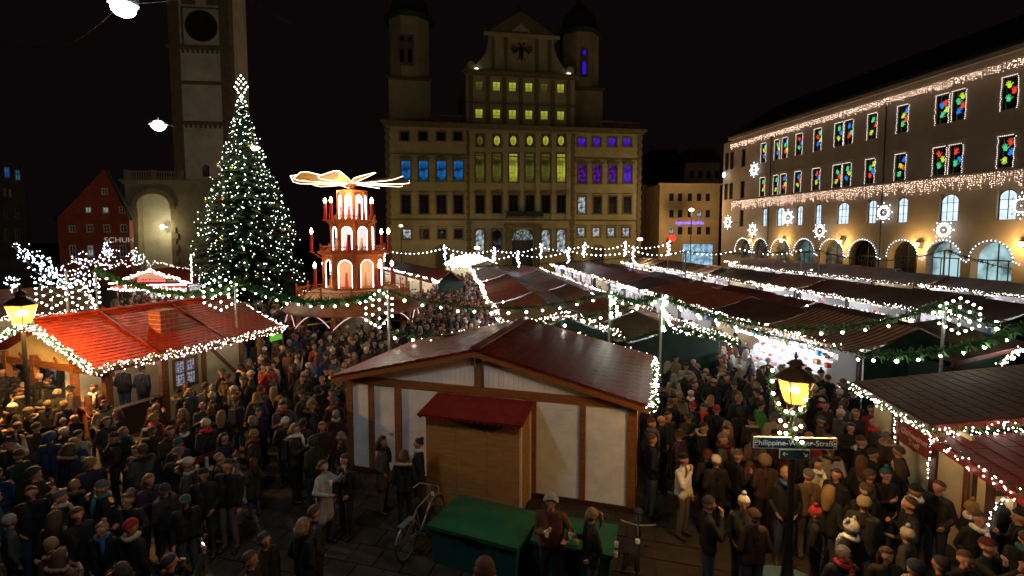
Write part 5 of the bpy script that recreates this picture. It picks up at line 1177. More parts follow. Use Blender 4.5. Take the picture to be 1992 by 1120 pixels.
# ============================================================ Christmas pyramid
PY = 28.7; pc = D(671, 560, PY); py_ = thing('christmas_pyramid', 'three tiered wooden Christmas pyramid with red candles and winged rotor', 'christmas pyramid', (pc.x, pc.y+1.7, 0))
pwood = M('pyramid_wood', (.52, .135, .018), .5, noise=.25, nscale=3, bump=.1); pwl = M('pyramid_light_wood', (.6, .36, .12), .55, noise=.2, nscale=4)
inglow = M('pyramid_interior', (.78, .70, .66), .7); tubep = M('pyramid_lamp_tube', (1, 1, 1), emit=9, ecol=(.97, .87, .95))
def zpx(y): return D(671, y, PY+1.7).z
def tier(idx, R, z0, z1, n=8, ar=.8):
    seg = 2*R*math.sin(PI/n)
    fig = MB(); fig.lathe([(R*.62, z0+.03), (R*.62, z1-.02)], 16); obj('core', fig, inglow if idx > 1 else M('pyramid_core_amber_glow', (.85, .50, .22), .7), py_)  # lowest tier's warm glow is put into the core's base colour
    m = MB(); m.lathe([(R*1.04, z0-.09), (R*1.06, z0)], n, ph=PI/n+PI/2+PI/n*0); m.lathe([(R*1.02, z1), (R*1.08, z1+.12)], n, ph=PI/n+PI/2); obj('tier_plate', m, pwood, py_)
    for k in range(n):
        a = 2*PI*k/n+PI/2; c = Vector((R*math.cos(PI/n)*math.cos(a), R*math.cos(PI/n)*math.sin(a), 0)); t_ = MB(); w_ = seg/2; h = z1-z0; aw = w_*.62; zs_ = h*.90-aw
        N = 8; arc = [(aw*math.cos(PI*i/N), zs_+aw*math.sin(PI*i/N)) for i in range(N+1)]
        for sg in (1, -1):
            hf = [(sg*abs(x), z) for x, z in arc[:N//2+1]]
            t_.add([(sg*aw, 0, 0), (sg*w_, 0, 0), (sg*w_, 0, zs_), (sg*aw, 0, zs_)], [(0, 1, 2, 3) if sg > 0 else (3, 2, 1, 0)])
            for i in range(len(hf)-1): t_.add([(hf[i][0], 0, hf[i][1]), (hf[i+1][0], 0, hf[i+1][1]), (sg*w_, 0, h)], [(0, 2, 1) if sg > 0 else (0, 1, 2)])
            t_.add([(sg*aw, 0, zs_), (sg*w_, 0, zs_), (sg*w_, 0, h)], [(0, 1, 2) if sg > 0 else (0, 2, 1)])
            t_.add([(0, 0, zs_+aw), (sg*w_, 0, h), (0, 0, h)], [(0, 1, 2) if sg > 0 else (0, 2, 1)])
        t_.box(-w_-.03, -w_+.06, -.05, .05, 0, h-.003); 
        rz = a+PI/2
        o = obj('arch_panel', t_, pwood, py_, loc=(c.x, c.y, z0), rot=(0, 0, rz))
        lt = MB(); lt.tube([(-aw, .03, .02)]+[(x, .03, z) for x, z in arc[::-1]]+[(aw, .03, .02)], .028, 5); obj('lamp_tube', lt, tubep, o)
    # little carved figures standing in the arches
    for k in range(n):
        a = 2*PI*k/n+PI/2; q = R*.8; f = MB(); x, y = q*math.cos(a), q*math.sin(a); hgt = (z1-z0)*.5
        f.lathe([(.10, z0), (.13, z0+.05), (.09, z0+hgt*.5), (.07, z0+hgt*.72), (.04, z0+hgt*.76), (.065, z0+hgt*.86), (.05, z0+hgt*.97), (.01, z0+hgt)], 8, (x, y)); obj('figure', f, pwl if k % 2 else M('figure_red', (.5, .08, .04), .5), py_)
def railing(R, z, h, n, name='railing', k0=None):
    m = MB()
    for k in range(n):
        a, b = 2*PI*k/n+PI/2+PI/n, 2*PI*(k+1)/n+PI/2+PI/n; A, B = Vector((R*math.cos(a), R*math.sin(a), z)), Vector((R*math.cos(b), R*math.sin(b), z)); mid = (A+B)/2
        if k0 and not k0(mid): continue
        m.bar(A+Vector((0, 0, h*.8)), B+Vector((0, 0, h*.8)), .05); m.bar(A+Vector((0, 0, .05)), B+Vector((0, 0, .05)), .05)
        m.tube([A, A+Vector((0, 0, h*.95)), A+Vector((0, 0, h*1.0)), A+Vector((0, 0, h*1.1)), A+Vector((0, 0, h*1.2))], [.05, .05, .03, .075, .01], 6)
        Q = max(2, int((B-A).length/.5))
        for i in range(Q):
            p, q = A+(B-A)*(i/Q), A+(B-A)*((i+1)/Q); m.bar(p+Vector((0, 0, .08)), q+Vector((0, 0, h*.78)), .028); m.bar(q+Vector((0, 0, .08)), p+Vector((0, 0, h*.78)), .028)
    obj(name, m, pwood, py_)
T1 = (zpx(556), zpx(497)); T2 = (zpx(486), zpx(436)); T3 = (zpx(427), zpx(375))
tier(1, 1.72, *T1); tier(2, 1.25, *T2); tier(3, .84, *T3)
railing(1.85, T2[0]-.12, .42, 8); railing(1.3, T3[0]-.12, .38, 8)
m = MB(); m.lathe([(1.0, T1[1]+.1), (2.02, T1[1]+.14), (2.05, T1[1]+.3), (1.4, T2[0]-.09)], 16); obj('floor_plate', m, pwood, py_); m = MB(); m.lathe([(.9, T2[1]+.1), (1.42, T2[1]+.14), (1.42, T2[1]+.24), (.9, T3[0]-.09)], 16); obj('floor_plate', m, pwood, py_)
zd = zpx(578); m = MB(); m.lathe([(.5, zd-.5), (3.0, zd-.02), (3.2, zd), (2.4, T1[0]-.2), (2.0, T1[0]-.1)], 24); obj('deck', m, pwl, py_)
railing(3.25, zd-.02, .8, 12, k0=lambda v: True)
m = MB(); m.lathe([(3.3, zd-.02), (3.95, zd-.5), (4.0, zd-.6), (3.9, zd-.6), (3.2, zd-.12)], 32); obj('skirt_roof', m, M('skirt_shingle', (.35, .14, .06), .6, noise=.3, nscale=3), py_)
m = MB(); m.lathe([(.9, .0), (.9, zd-.4)], 16); obj('trunk_drum', m, cream, py_)
for k in range(10):
    a = 2*PI*(k+.5)/10; m = MB(); m.box(-.09, .09, -.09, .09, 0, zd-.5); obj('post', m, pwood, py_, loc=(3.7*math.cos(a), 3.7*math.sin(a), 0), rot=(0, 0, a))
    b = a+2*PI/10; A, B = Vector((3.9*math.cos(a), 3.9*math.sin(a), 1.7)), Vector((3.9*math.cos(b), 3.9*math.sin(b), 1.7)); 
    m = MB(); m.tube([A+(B-A)*(i/8)+Vector((0, 0, .75*math.sin(PI*i/8))) for i in range(9)], .03, 5); obj('arch_lamp', m, M('soft_pink_tube', (1, .8, .8), emit=.7, ecol=(1, .6, .6)), py_)
    m = MB(); m.bar(A*1+Vector((0, 0, -.65)), B+Vector((0, 0, -.65)), .4, .05); obj('counter', m, pwl, py_)
def candle(r, a, z, h, arm_z):
    t = thing('x', 'x', 'x') if False else None
    x, y = r*math.cos(a), r*math.sin(a); m = MB(); m.tube([(x, y, z), (x, y, z+h)], .09, 10); c = obj('candle', m, M('red_candle', (.45, .015, .01), .45), py_)
    m = MB(); m.lathe([(.02, z+h), (.075, z+h+.07), (.10, z+h+.15), (.06, z+h+.27), (.005, z+h+.36)], 8, (x, y)); obj('flame_bulb', m, M('flame_bulb', (1, .9, .7), emit=34, ecol=(1, .66, .34)), c)
    m = MB(); m.bar((x, y, z-.03), (x*.72, y*.72, z-.45), .05); m.lathe([(.16, z-.05), (.18, z)], 10, (x, y)); obj('candle_arm', m, pwood, c)
for a in (208, 238, 302, 331, 60, 120): candle(1.55, math.radians(a), zpx(428), .95, 0)
for a in (195, 282, 345, 60, 120): candle(2.35, math.radians(a), zpx(489), 1.05, 0)
for a in (214, 326, 20, 160): candle(2.25, math.radians(a), zpx(554), 1.1, 0)
zr = zpx(371); m = MB(); m.lathe([(.14, zr), (.14, zr+.3), (.3, zr+.32), (.3, zr+.5), (.08, zr+.6)], 12); hub = obj('rotor_hub', m, pwood, py_)
lamp('glow', py_, (0, -1.35, zr-.12), 90, (1, .7, .35), .1); lamp('glow', py_, (0, 1.35, zr-.12), 60, (1, .7, .35), .1); lamp('glow', py_, (-1.35, 0, zr-.12), 60, (1, .7, .35), .1)  # point lights without fittings, added under the rotor to brighten its blades
bladem = M('blade_wood', (.62, .38, .12), .55, noise=.2, nscale=3); ledb = M('blade_led', (1, .9, .75), emit=4.5, ecol=(1, .82, .6))
for k in range(10):
    a = 2*PI*k/10+.22; ca, sa = math.cos(a), math.sin(a); pts = []
    for (r_, w_) in ((.35, .10), (1.1, .30), (2.2, .50), (3.0, .62), (3.35, .45)): pts.append((r_, w_))
    tilt = math.radians(17); up = [(r_, w_) for r_, w_ in pts]
    def bp(r_, s, dz=0): return Vector((r_*ca-s*math.cos(tilt)*sa, r_*sa+s*math.cos(tilt)*ca, zr+.42+s*math.sin(tilt)+.06*r_+dz))
    m = MB(); outl = [bp(r_, w_) for r_, w_ in pts]+[bp(r_, -w_) for r_, w_ in pts[::-1]]
    for i in range(len(pts)-1):
        (ra_, wa_), (rb_, wb_) = pts[i], pts[i+1]; m.slab([bp(ra_, -wa_), bp(rb_, -wb_), bp(rb_, wb_), bp(ra_, wa_)], .03, (0, 0, 1))
    b = obj('rotor_blade', m, bladem, py_); m = MB(); m.tube(outl, .02, 5, True); obj('edge_light', m, ledb, b)
# ============================================================ lights on the long building
def LBp(u, z, out=.12): return LB.o+LB.d*u-LB.n*out*(1 if True else -1)+Vector((0, 0, z))
outd = -1 if (LB.n.x < 0) else 1
def lbp(u, z, out): return Vector((u, -out, z))
def lbw(u, z, out): q = LB.o+LB.d*u-LB.n*out; return Vector((q.x, q.y, z))
rr = random.Random(3)
def icicle(y0px, name, label, rows_, step, dz, maxn):
    zt = LB.uv(1755, y0px)[1]; t = thing(name, label, 'light string', LB.o, AL); pts = []; u = 0
    while u < Ln-1:
        n = rr.choice(rows_); 
        for j in range(n): pts.append((u+rr.gauss(0, .04), -1.0 if zt > 15 else -.45, zt-j*dz+rr.gauss(0, .04), rr.choice((.6, .8, 1, 1.2))))
        u += step*rr.uniform(.8, 1.2)
    obj('lamps', MB().octas(pts, .042), ledp, t, kind='stuff'); m = MB(); m.tube([(0, -1.0 if zt > 15 else -.45, zt+.05), (Ln-1, -1.0 if zt > 15 else -.45, zt+.05)], .02, 4); obj('cable', m, dark_metal, t)
icicle(188, 'icicle_lights', 'pinkish icicle lights along the top cornice of the long arcade building', (3, 4, 4, 5), .17, .17, 0)
icicle(357, 'icicle_lights', 'long pinkish icicle lights along the middle cornice of the arcade building', (3, 5, 6, 7, 8), .19, .19, 0)
# window frames of light and handprints
frm = M('window_light', (1, .95, .85), emit=3.5, ecol=(1, .86, .72), sample='NONE')
hcol = {n: M('hand_'+n, c, .5, emit=.75, ecol=c, sample='NONE') for n, c in (('red', (.9, .06, .03)), ('green', (.08, .75, .28)), ('blue', (.02, .25, .95)), ('yellow', (.65, .85, .05)))}
HANDME = {}
def hand_me(c):
    if c in HANDME: return HANDME[c]
    m = MB(); n = 8
    m.prism([(.16*math.cos(2*PI*i/n), .17*math.sin(2*PI*i/n)) for i in range(n)], -.02, 0)
    for i, (a, l) in enumerate(((122, .34), (100, .40), (80, .41), (60, .36), (15, .30))):
        a = math.radians(a); d = Vector((math.cos(a), 0, math.sin(a))); b_ = d*.12; m.bar(b_+Vector((0, -.01, 0)), d*l+Vector((0, -.01, 0)), .065, .02, (0, 1, 0)); m.bar(d*l+Vector((0, -.01, 0)), d*(l+.05)+Vector((0, -.01, 0)), .045, .02, (0, 1, 0))
    HANDME[c] = m.mesh('handprint', hcol[c]); return HANDME[c]
nth = 0
for (u, a, b, w_) in row1+row2:
    o_ = lbw(u, a, .06); floor = 'upper' if nth < len(row1) else 'lower'
    t = thing('window_light_frame', 'white light frame round the %s window from the far end in the %s handprint row' % (ORD[nth % len(row1)], floor), 'light ornament', o_, AL, 'light frames round the handprint windows')
    pts = []; h = b-a
    for i in range(int(h/.17)): z = h*i/int(h/.17); pts += [(-w_/2+rr.gauss(0, .03), 0, z), (w_/2+rr.gauss(0, .03), 0, z)]
    for i in range(int(w_/.17)): pts += [(-w_/2+w_*i/int(w_/.17), 0, h)]
    obj('lamps', MB().octas(pts, .042), frm, t, kind='stuff')
    m = MB(); m.tube([(-w_/2, .02, 0), (-w_/2, .02, h), (w_/2, .02, h), (w_/2, .02, 0)], .012, 4); obj('cable', m, dark_metal, t)
    k = rr.choice((3, 3, 4)); cols = rr.sample(['red', 'green', 'blue', 'yellow'], min(k, 4))
    for j, c in enumerate(cols):
        sc = min(1.1, w_*.42/.34*.9); z = a+h*(.2+.62*(j+.5)/k); x = u+(w_*.14*(1 if j % 2 else -1))
        o = link('handprint', hand_me(c), lb, (x, .19, z), (0, rr.uniform(-.7, .7)+(PI if rr.random() < .2 else 0), 0), sc=(sc, 1, sc))
    nth += 1
for i, (a, b, c_, r_, arc) in enumerate(arcs):
    t = thing('arch_lights', 'row of round lamps following the %s arcade arch from the far end' % ORD[i], 'light string', lbw(c_, 0, .1), AL, 'lamp rows on the arcade arches')
    zz = zcr-r_; n = max(12, int(PI*r_/.33)); pts = [(-(r_+.12)*math.cos(PI*k/n), 0, zz+(r_+.12)*math.sin(PI*k/n)) for k in range(n+1)]
    pts += [(r_+.12+.25*k, 0, zz-.12*k) for k in (1, 2)]
    obj('lamps', MB().octas(pts, .045), ledc, t, kind='stuff'); m = MB(); m.tube([(x, .04, z) for x, y, z in pts], .015, 4); obj('cable', m, dark_metal, t)
for i, (px, py, R, out, lab) in enumerate(((1467, 330, 1.15, .35, 'star of lights high on the far end of the long facade'), (1416, 432, 1.15, 2.0, 'star of lights at the corner beside the small houses'), (1464, 447, 1.1, 1.2, 'star of lights above the first arcade arches'), (1533, 423, 1.15, .35, 'star of lights beside the second arched window'), (1595, 449, 1.1, 1.2, 'star of lights above the fourth arcade arch'), (1719, 413, 1.1, .35, 'star of lights between the arched windows on the drainpipe'), (1836, 447, .98, .6, 'star of lights above the large lit arch'), (1987, 400, 1.15, .6, 'star of lights cut by the right picture edge'), (1409, 340, .45, .8, 'tiny star of lights at the facade corner'))):
    Yg = LB.uv(px, py)[0]; fz = LB.uv(px, py, -out); q = Face(LB.o.x-LB.n.x*out, LB.o.y-LB.n.y*out, AL); u_, z_ = q.uv(px, py); w3 = q.o+q.d*u_
    t = snowflake((w3.x, w3.y, z_), R, lab, 'star_light', bm=.06, arms=8, face=AL, mat=ledc)
    # hung from the wall behind by a short bracket
    m = MB(); m.bar((0, 0, 0), (0, out-.02, .0), .05); obj('bracket', m, dark_metal, t)
# wall lamps
for i, (px, py) in enumerate(((1526, 469), (1640, 471), (1791, 477), (1996, 476), (1465, 468))):
    u_, z_ = LB.uv(px, py); t = thing('wall_lamp', ('amber wall lamp between the second and third arches', 'amber wall lamp right of the fifth arch', 'amber wall lamp before the large lit arch', 'amber wall lamp at the right picture edge', 'amber wall lamp between the first two arches')[i], 'lamp', lbw(u_, z_, .0), AL)
    m = MB(); m.bar((0, 0, .35), (0, -.5, .45), .05); m.lathe([(.02, .42), (.22, .3), (.25, .25)], 8, (0, -.5)); obj('bracket', m, dark_metal, t); m = MB(); m.lathe([(.22, .24), (.16, -.1), (.06, -.16)], 8, (0, -.5)); obj('glass', m, M('amber_lamp_glass', (1, .7, .3), emit=12, ecol=(1, .55, .16)), t)
    lamp('glow', t, (0, -.95, .05), 650 if i < 4 else 250, (1, .6, .18), .12)
# ============================================================ street lanterns
def lantern(loc, s, label, H_, power, garl=False):
    t = thing('street_lantern', label, 'street lamp', loc); z = H_
    m = MB(); m.lathe([(.22, 0), (.22, .5), (.12, .62), (.065, 1.2), (.055, z-.55*s), (.05, z-.45*s)], 12); obj('post', m, dark_metal, t)
    m = MB()
    for k in range(4):
        a = PI/4+k*PI/2; m.tube([(0, 0, z-.45*s), (.22*s*math.cos(a), .22*s*math.sin(a), z-.36*s), (.26*s*math.cos(a)*.9, .26*s*math.sin(a)*.9, z-.02)], .012*s+.004, 5)
    obj('bracket', m, dark_metal, t)
    b0, b1, hh = .27*s, .48*s, .86*s
    gl = M('lantern_glass', (.02, .012, .004), .2, emit=2.6, ecol=(1, .46, .05)); gm2 = M('lantern_core', (1, .9, .6), emit=40, ecol=(1, .78, .38))
    for k in range(4):
        a = k*PI/2; c0 = [Vector((math.cos(a+q)*b0*1.2, math.sin(a+q)*b0*1.2, z)) for q in (-PI/4, PI/4)]; c1 = [Vector((math.cos(a+q)*b1*1.2, math.sin(a+q)*b1*1.2, z+hh)) for q in (-PI/4, PI/4)]
        m = MB(); m.add([c0[0], c0[1], c1[1], c1[0]], [(0, 1, 2, 3)]); p = obj('pane', m, gl, t); m = MB(); m.bar(c0[0], c1[0], .02*s+.008); m.bar(c0[0], c0[1], .02*s+.008); m.bar(c1[0], c1[1], .02*s+.008); obj('pane_frame', m, dark_metal, p)
    m = MB(); m.lathe([(.10*s, z+hh*.42), (.2*s, z+hh*.5), (.22*s, z+hh*.8), (.1*s, z+hh*.93)], 10); obj('mantle', m, gm2, t)
    m = MB(); m.lathe([(b1*1.36, z+hh+.01), (b1*1.38, z+hh+.05*s), (b1*.8, z+hh+.28*s), (b1*.42, z+hh+.4*s), (b1*.42, z+hh+.5*s), (b1*.62, z+hh+.53*s), (b1*.3, z+hh+.66*s), (.03*s, z+hh+.72*s), (.07*s, z+hh+.78*s), (.03*s, z+hh+.86*s), (.05*s, z+hh+.9*s), (.01, z+hh+1.0*s)], 16, ph=PI/4); obj('cap', m, M('lantern_cap', (.06, .03, .012), .5, metal=.4), t)
    # the burner's light leaves between glass and cap on every side
    for k in range(4):
        a = k*PI/2+PI/4*0; lamp('glow', t, (math.cos(a)*b1*1.15, math.sin(a)*b1*1.15, z+hh*.45), power/4, (1, .50, .13), .06)
    return t
LY = 8.6; lp = D(1545, 783, LY)
lan = lantern((lp.x, lp.y, 0), .49, 'glowing street lantern wound with a bulb garland above the right crowd', lp.z, 450)
lp2 = D(44, 628, 14.3); lantern((lp2.x, lp2.y, 0), .6, 'glowing street lantern over the gable of the chimney hut at left', lp2.z, 2600)
# garland round the lantern
z0 = lp.z; cpth = []
def ga(px, py, dy=-.36): return D(px, py, LY+dy)
path = [ga(1500, 712, .1), ga(1497, 745), ga(1503, 775), ga(1513, 795), ga(1528, 806), ga(1545, 808), ga(1562, 798), ga(1572, 780), ga(1577, 750), ga(1572, 725, .1)]
o = path[0].copy(); t = thing('lantern_garland', 'green garland with round bulbs looped in a ring round the right street lantern', 'garland', o)
obj('greenery', greenery([p-o for p in path], .07, 150, 9), M('lit_fir_green', (.03, .09, .02), .6), t, kind='stuff'); m = MB(); m.tube([p-o for p in path], .012, 5); m.bar(path[4]-o, Vector((lp.x, lp.y, path[4].z))-o, .03); obj('cable', m, dark_metal, t)
for (x, y) in ((1503, 720), (1502, 741), (1504, 765), (1515, 785), (1529, 800), (1542, 803), (1557, 796), (1566, 778)): link('bulb', bulb_me, t, ga(x, y, -.42)-o, sc=[.62]*3)
path = [ga(1545, 806), ga(1538, 822), ga(1540, 842), ga(1550, 862), ga(1563, 868), ga(1572, 866)]; o = path[0].copy(); t = thing('garland_tail', 'green garland tail with bulbs falling over the street sign', 'garland', o)
obj('greenery', greenery([p-o for p in path], .07, 170, 19), MATS['lit_fir_green'], t, kind='stuff'); m = MB(); m.tube([p-o for p in path], .012, 5); obj('cable', m, dark_metal, t)
for (x, y) in ((1518, 818), (1528, 828), (1548, 834), (1558, 829), (1517, 842), (1529, 843), (1550, 853), (1560, 860)): link('bulb', bulb_me, t, ga(x, y, -.42)-o, sc=[.62]*3)
# street name signs
sp_ = D(1547, 862, LY-.25); sg_ = thing('street_sign', 'dark blue street name sign with white lettering on the lantern post', 'sign', (sp_.x, sp_.y, sp_.z), math.radians(-3))
bw = 1.38; bh = .2; navy = M('sign_navy', (.015, .022, .06), .35); wsg = M('sign_white', (.72, .74, .72), .4)
m = MB(); m.box(-bw/2, bw/2, 0, .03, -bh/2, bh/2); obj('plate', m, wsg, sg_); m = MB(); m.box(-bw/2+.015, bw/2-.015, -.004, -.001, -bh/2+.013, bh/2-.013); obj('field', m, navy, sg_)
text('lettering', 'Philippine-Welser-Straße', .135, wsg, sg_, (0, -.009, 0), (PI/2, 0, 0), .002)
m = MB(); m.bar((0, .03, 0), (0, .25, 0), .04); obj('bracket', m, dark_metal, sg_)
m = MB()
for sx in (-1, 1):
    for sz in (-1, 1): m.tube([(sx*(bw/2-.05)+.018*math.cos(q*PI/4), -.006, sz*(bh/2-.045)+.018*math.sin(q*PI/4)) for q in range(8)], .004, 4, True)
obj('corner_scroll', m, wsg, sg_)
s2_ = thing('arrow_sign', 'small dark sign with two white arrows under the street name sign', 'sign', (sp_.x, sp_.y, sp_.z-.19), math.radians(-3))
m = MB(); m.box(-.25, .25, 0, .03, -.085, .075); obj('plate', m, wsg, s2_); m = MB(); m.box(-.243, .243, -.004, -.001, -.078, .068); obj('field', m, M('sign_green_black', (.02, .05, .045), .4), s2_)
m = MB(); m.bar((-.2, -.008, 0), (-.12, -.008, 0), .012, .004, (0, 1, 0)); m.bar((-.2, -.008, 0), (-.17, -.008, .03), .012, .004, (0, 1, 0)); m.bar((-.2, -.008, 0), (-.17, -.008, -.03), .012, .004, (0, 1, 0))
m.bar((.13, -.008, .03), (.2, -.008, -.035), .012, .004, (0, 1, 0)); m.bar((.2, -.008, -.035), (.155, -.008, -.035), .012, .004, (0, 1, 0)); m.bar((.2, -.008, -.035), (.2, -.008, .01), .012, .004, (0, 1, 0)); obj('arrows', m, wsg, s2_)
m = MB(); m.bar((0, .03, 0), (0, .25, 0), .04); obj('bracket', m, dark_metal, s2_)
tub = thing('planter_tub', 'low dark blue tub at the foot of the lantern post', 'planter', (D(1545, 1090, 8).x+.15, 8.35, 0)); m = MB(); m.lathe([(.5, 0), (.62, .55), (.66, .6), (.60, .62), (.55, .5), (.1, .48)], 20); obj('tub', m, M('blue_tub', (.02, .05, .09), .5), tub); m = MB(); m.lathe([(.665, .6), (.68, .64), (.64, .65)], 20); obj('rim', m, M('pale_blue_rim', (.06, .12, .2), .4), tub)
# small far street lamps
for (px, py, Y, pw, lab) in ((1345, 408, 96, 3200, 'bright street lamp on tall post before the lettered bank building'), (1245, 465, 88, 1500, 'small globe street lamp beside the town hall corner'), (928, 482, 84, 900, 'small globe street lamp before the town hall pilasters'), (780, 439, 86, 350, 'amber lamp on the left end of the town hall'), (318, 444, 70, 0, '')):
    if not lab: continue
    p = D(px, py, Y); t = thing('street_lamp', lab, 'street lamp', (p.x, p.y, 0)); m = MB(); m.tube([(0, 0, 0), (0, 0, p.z-.2)], .08, 6); obj('post', m, dark_metal, t); m = MB(); m.ball((0, 0, p.z), .34 if pw < 400 else .5, 8, 6, .6); obj('globe', m, M('far_lamp_globe', (1, .8, .5), emit=5, ecol=(1, .72, .38)), t); lamp('glow', t, (0, -1.2, p.z-.2), pw, (1, .62, .28), .3)
# suspended lamps over the square with their cables
def hang_lamp(px, py, Y, label, power, R=.3, col=(1, .88, .62)):
    p = D(px, py, Y); t = thing('suspended_lamp', label, 'street lamp', p); m = MB(); m.lathe([(R*.5, .18), (R*1.0, .12), (R*1.05, .02), (R*.9, .0)], 14); m.tube([(0, 0, .18), (0, 0, .5)], .03, 6); obj('housing', m, galv, t); m = MB(); m.ball((0, 0, -.03), R*.85, 12, 8, .75); obj('globe', m, M('cool_lamp_globe', (1, 1, 1), emit=14, ecol=(.86, .88, 1)), t)
    lamp('glow', t, (0, 0, -.55), power, col, .45); return p
a = hang_lamp(240, 12, 7.0, 'large bright lamp hung on a cable at the top left', 430, .17, (.80, .88, 1)); b = hang_lamp(308, 243, 34, 'bright lamp hung on a cable left of the bell tower', 3400, .5); hang_lamp(496, 286, 38, 'bright lamp hung in front of the Christmas tree', 500, .33)
for i, (q, lab) in enumerate((([D(-40, 70, 30), D(100, 92, 20), D(240, 5, 7)], 'thin cable running left from the top lamp'), ([D(240, 5, 7), D(470, -60, 11)], 'thin cable running right from the top lamp'), ([D(60, 175, 40), D(308, 236, 34), D(496, 280, 38)], 'dark cable carrying the lamp left of the bell tower'), ([D(480, -5, 30), D(640, 80, 45), D(760, 130, 70)], 'thin cable crossing the dark sky beside the tower'))):
    o = q[0].copy(); t = thing('overhead_cable', lab, 'cable', o); m = MB()
    for j in range(len(q)-1): m.tube([x-o for x in sag(q[j], q[j+1], .2, 8)], .007, 4)
    obj('wire', m, dark_metal, t)
# ============================================================ foreground things
gtank = M('green_plastic', (.012, .10, .045), .5, noise=.2, nscale=3); gtank2 = M('teal_plastic', (.01, .085, .075), .55, noise=.2, nscale=3)
def grit_bin(A, B, dep, h, label, hip, mats):
    d = B-A; L = d.length; t = thing('grit_bin', label, 'bin', (A.x, A.y, 0), math.atan2(d.y, d.x)); m = MB()
    m.hexa([(.06, .06, 0), (L-.06, .06, 0), (L-.06, dep-.06, 0), (.06, dep-.06, 0), (0, 0, h-.05), (L, 0, h-.05), (L, dep, h-.05), (0, dep, h-.05)]); obj('body', m, mats[1], t)
    m = MB(); e = .05; bx = [(-e, -e, h-.045), (L+e, -e, h-.045), (L+e, dep+e, h-.045), (-e, dep+e, h-.045)]; m.hexa(bx+[(x, y, h+.03) for x, y, z in bx]); 
    b2 = [(-e+.03, -e+.03, h+.032), (L+e-.03, -e+.03, h+.032), (L+e-.03, dep+e-.03, h+.032), (-e+.03, dep+e-.03, h+.032)]
    r = [(L*.62, dep*.5, h+hip)]*2; m.add(b2+[(L*.55, dep*.5, h+hip), (L*.68, dep*.5, h+hip)], [(0, 1, 5, 4), (1, 2, 5), (2, 3, 4, 5), (3, 0, 4)]); obj('lid', m, mats[0], t)
    m = MB(); m.box(L*.4, L*.6, -e-.04, -e-.002, h-.03, h+.01); obj('handle', m, dark_metal, t); return t
grit_bin(P(836, 1022, .85), P(1004, 1066, .85), 1.25, .85, 'large dark green lidded box with peaked lid before the plywood annexe', .22, (gtank, gtank2))
grit_bin(P(1036, 1052, .85), P(1188, 1080, .85), .95, .85, 'green flat lidded box behind the man in the leather jacket', .05, (gtank, gtank2))
cupm = MB(); cupm.lathe([(.03, 0), (.042, .1), (.036, .1), (.03, .02)], 10); cup_me = cupm.mesh('cup', M('white_mug', (.7, .68, .6), .4))
for i, (px, py, z, lab) in enumerate(((1199, 1064, .93, 'white mug standing on the right end of the green box'), (1122, 1058, .93, 'dark paper cup standing on the middle of the green box'), (1198, 1083, .93, 'small pale cup near the front corner of the green box'))):
    o = link('mug', cup_me, None, P(px, py, z)); tag(o, lab, 'mug')
added_fill_lamp = thing('suspended_lamp', 'lamp hung on the square cable above the near end of the market', 'street lamp', (5.0, 3.2, 11.0)); m = MB(); m.lathe([(.1, .18), (.2, .12), (.21, .02), (.18, 0)], 14); m.tube([(0, 0, .18), (0, 0, .5)], .02, 6); obj('housing', m, galv, added_fill_lamp); m = MB(); m.ball((0, 0, -.03), .16, 12, 8, .75); obj('globe', m, MATS['cool_lamp_globe'], added_fill_lamp); lamp('glow', added_fill_lamp, (0, 0, -.3), 560, (1, .82, .52), .35)  # unseen lamp added to light the white hut from the front
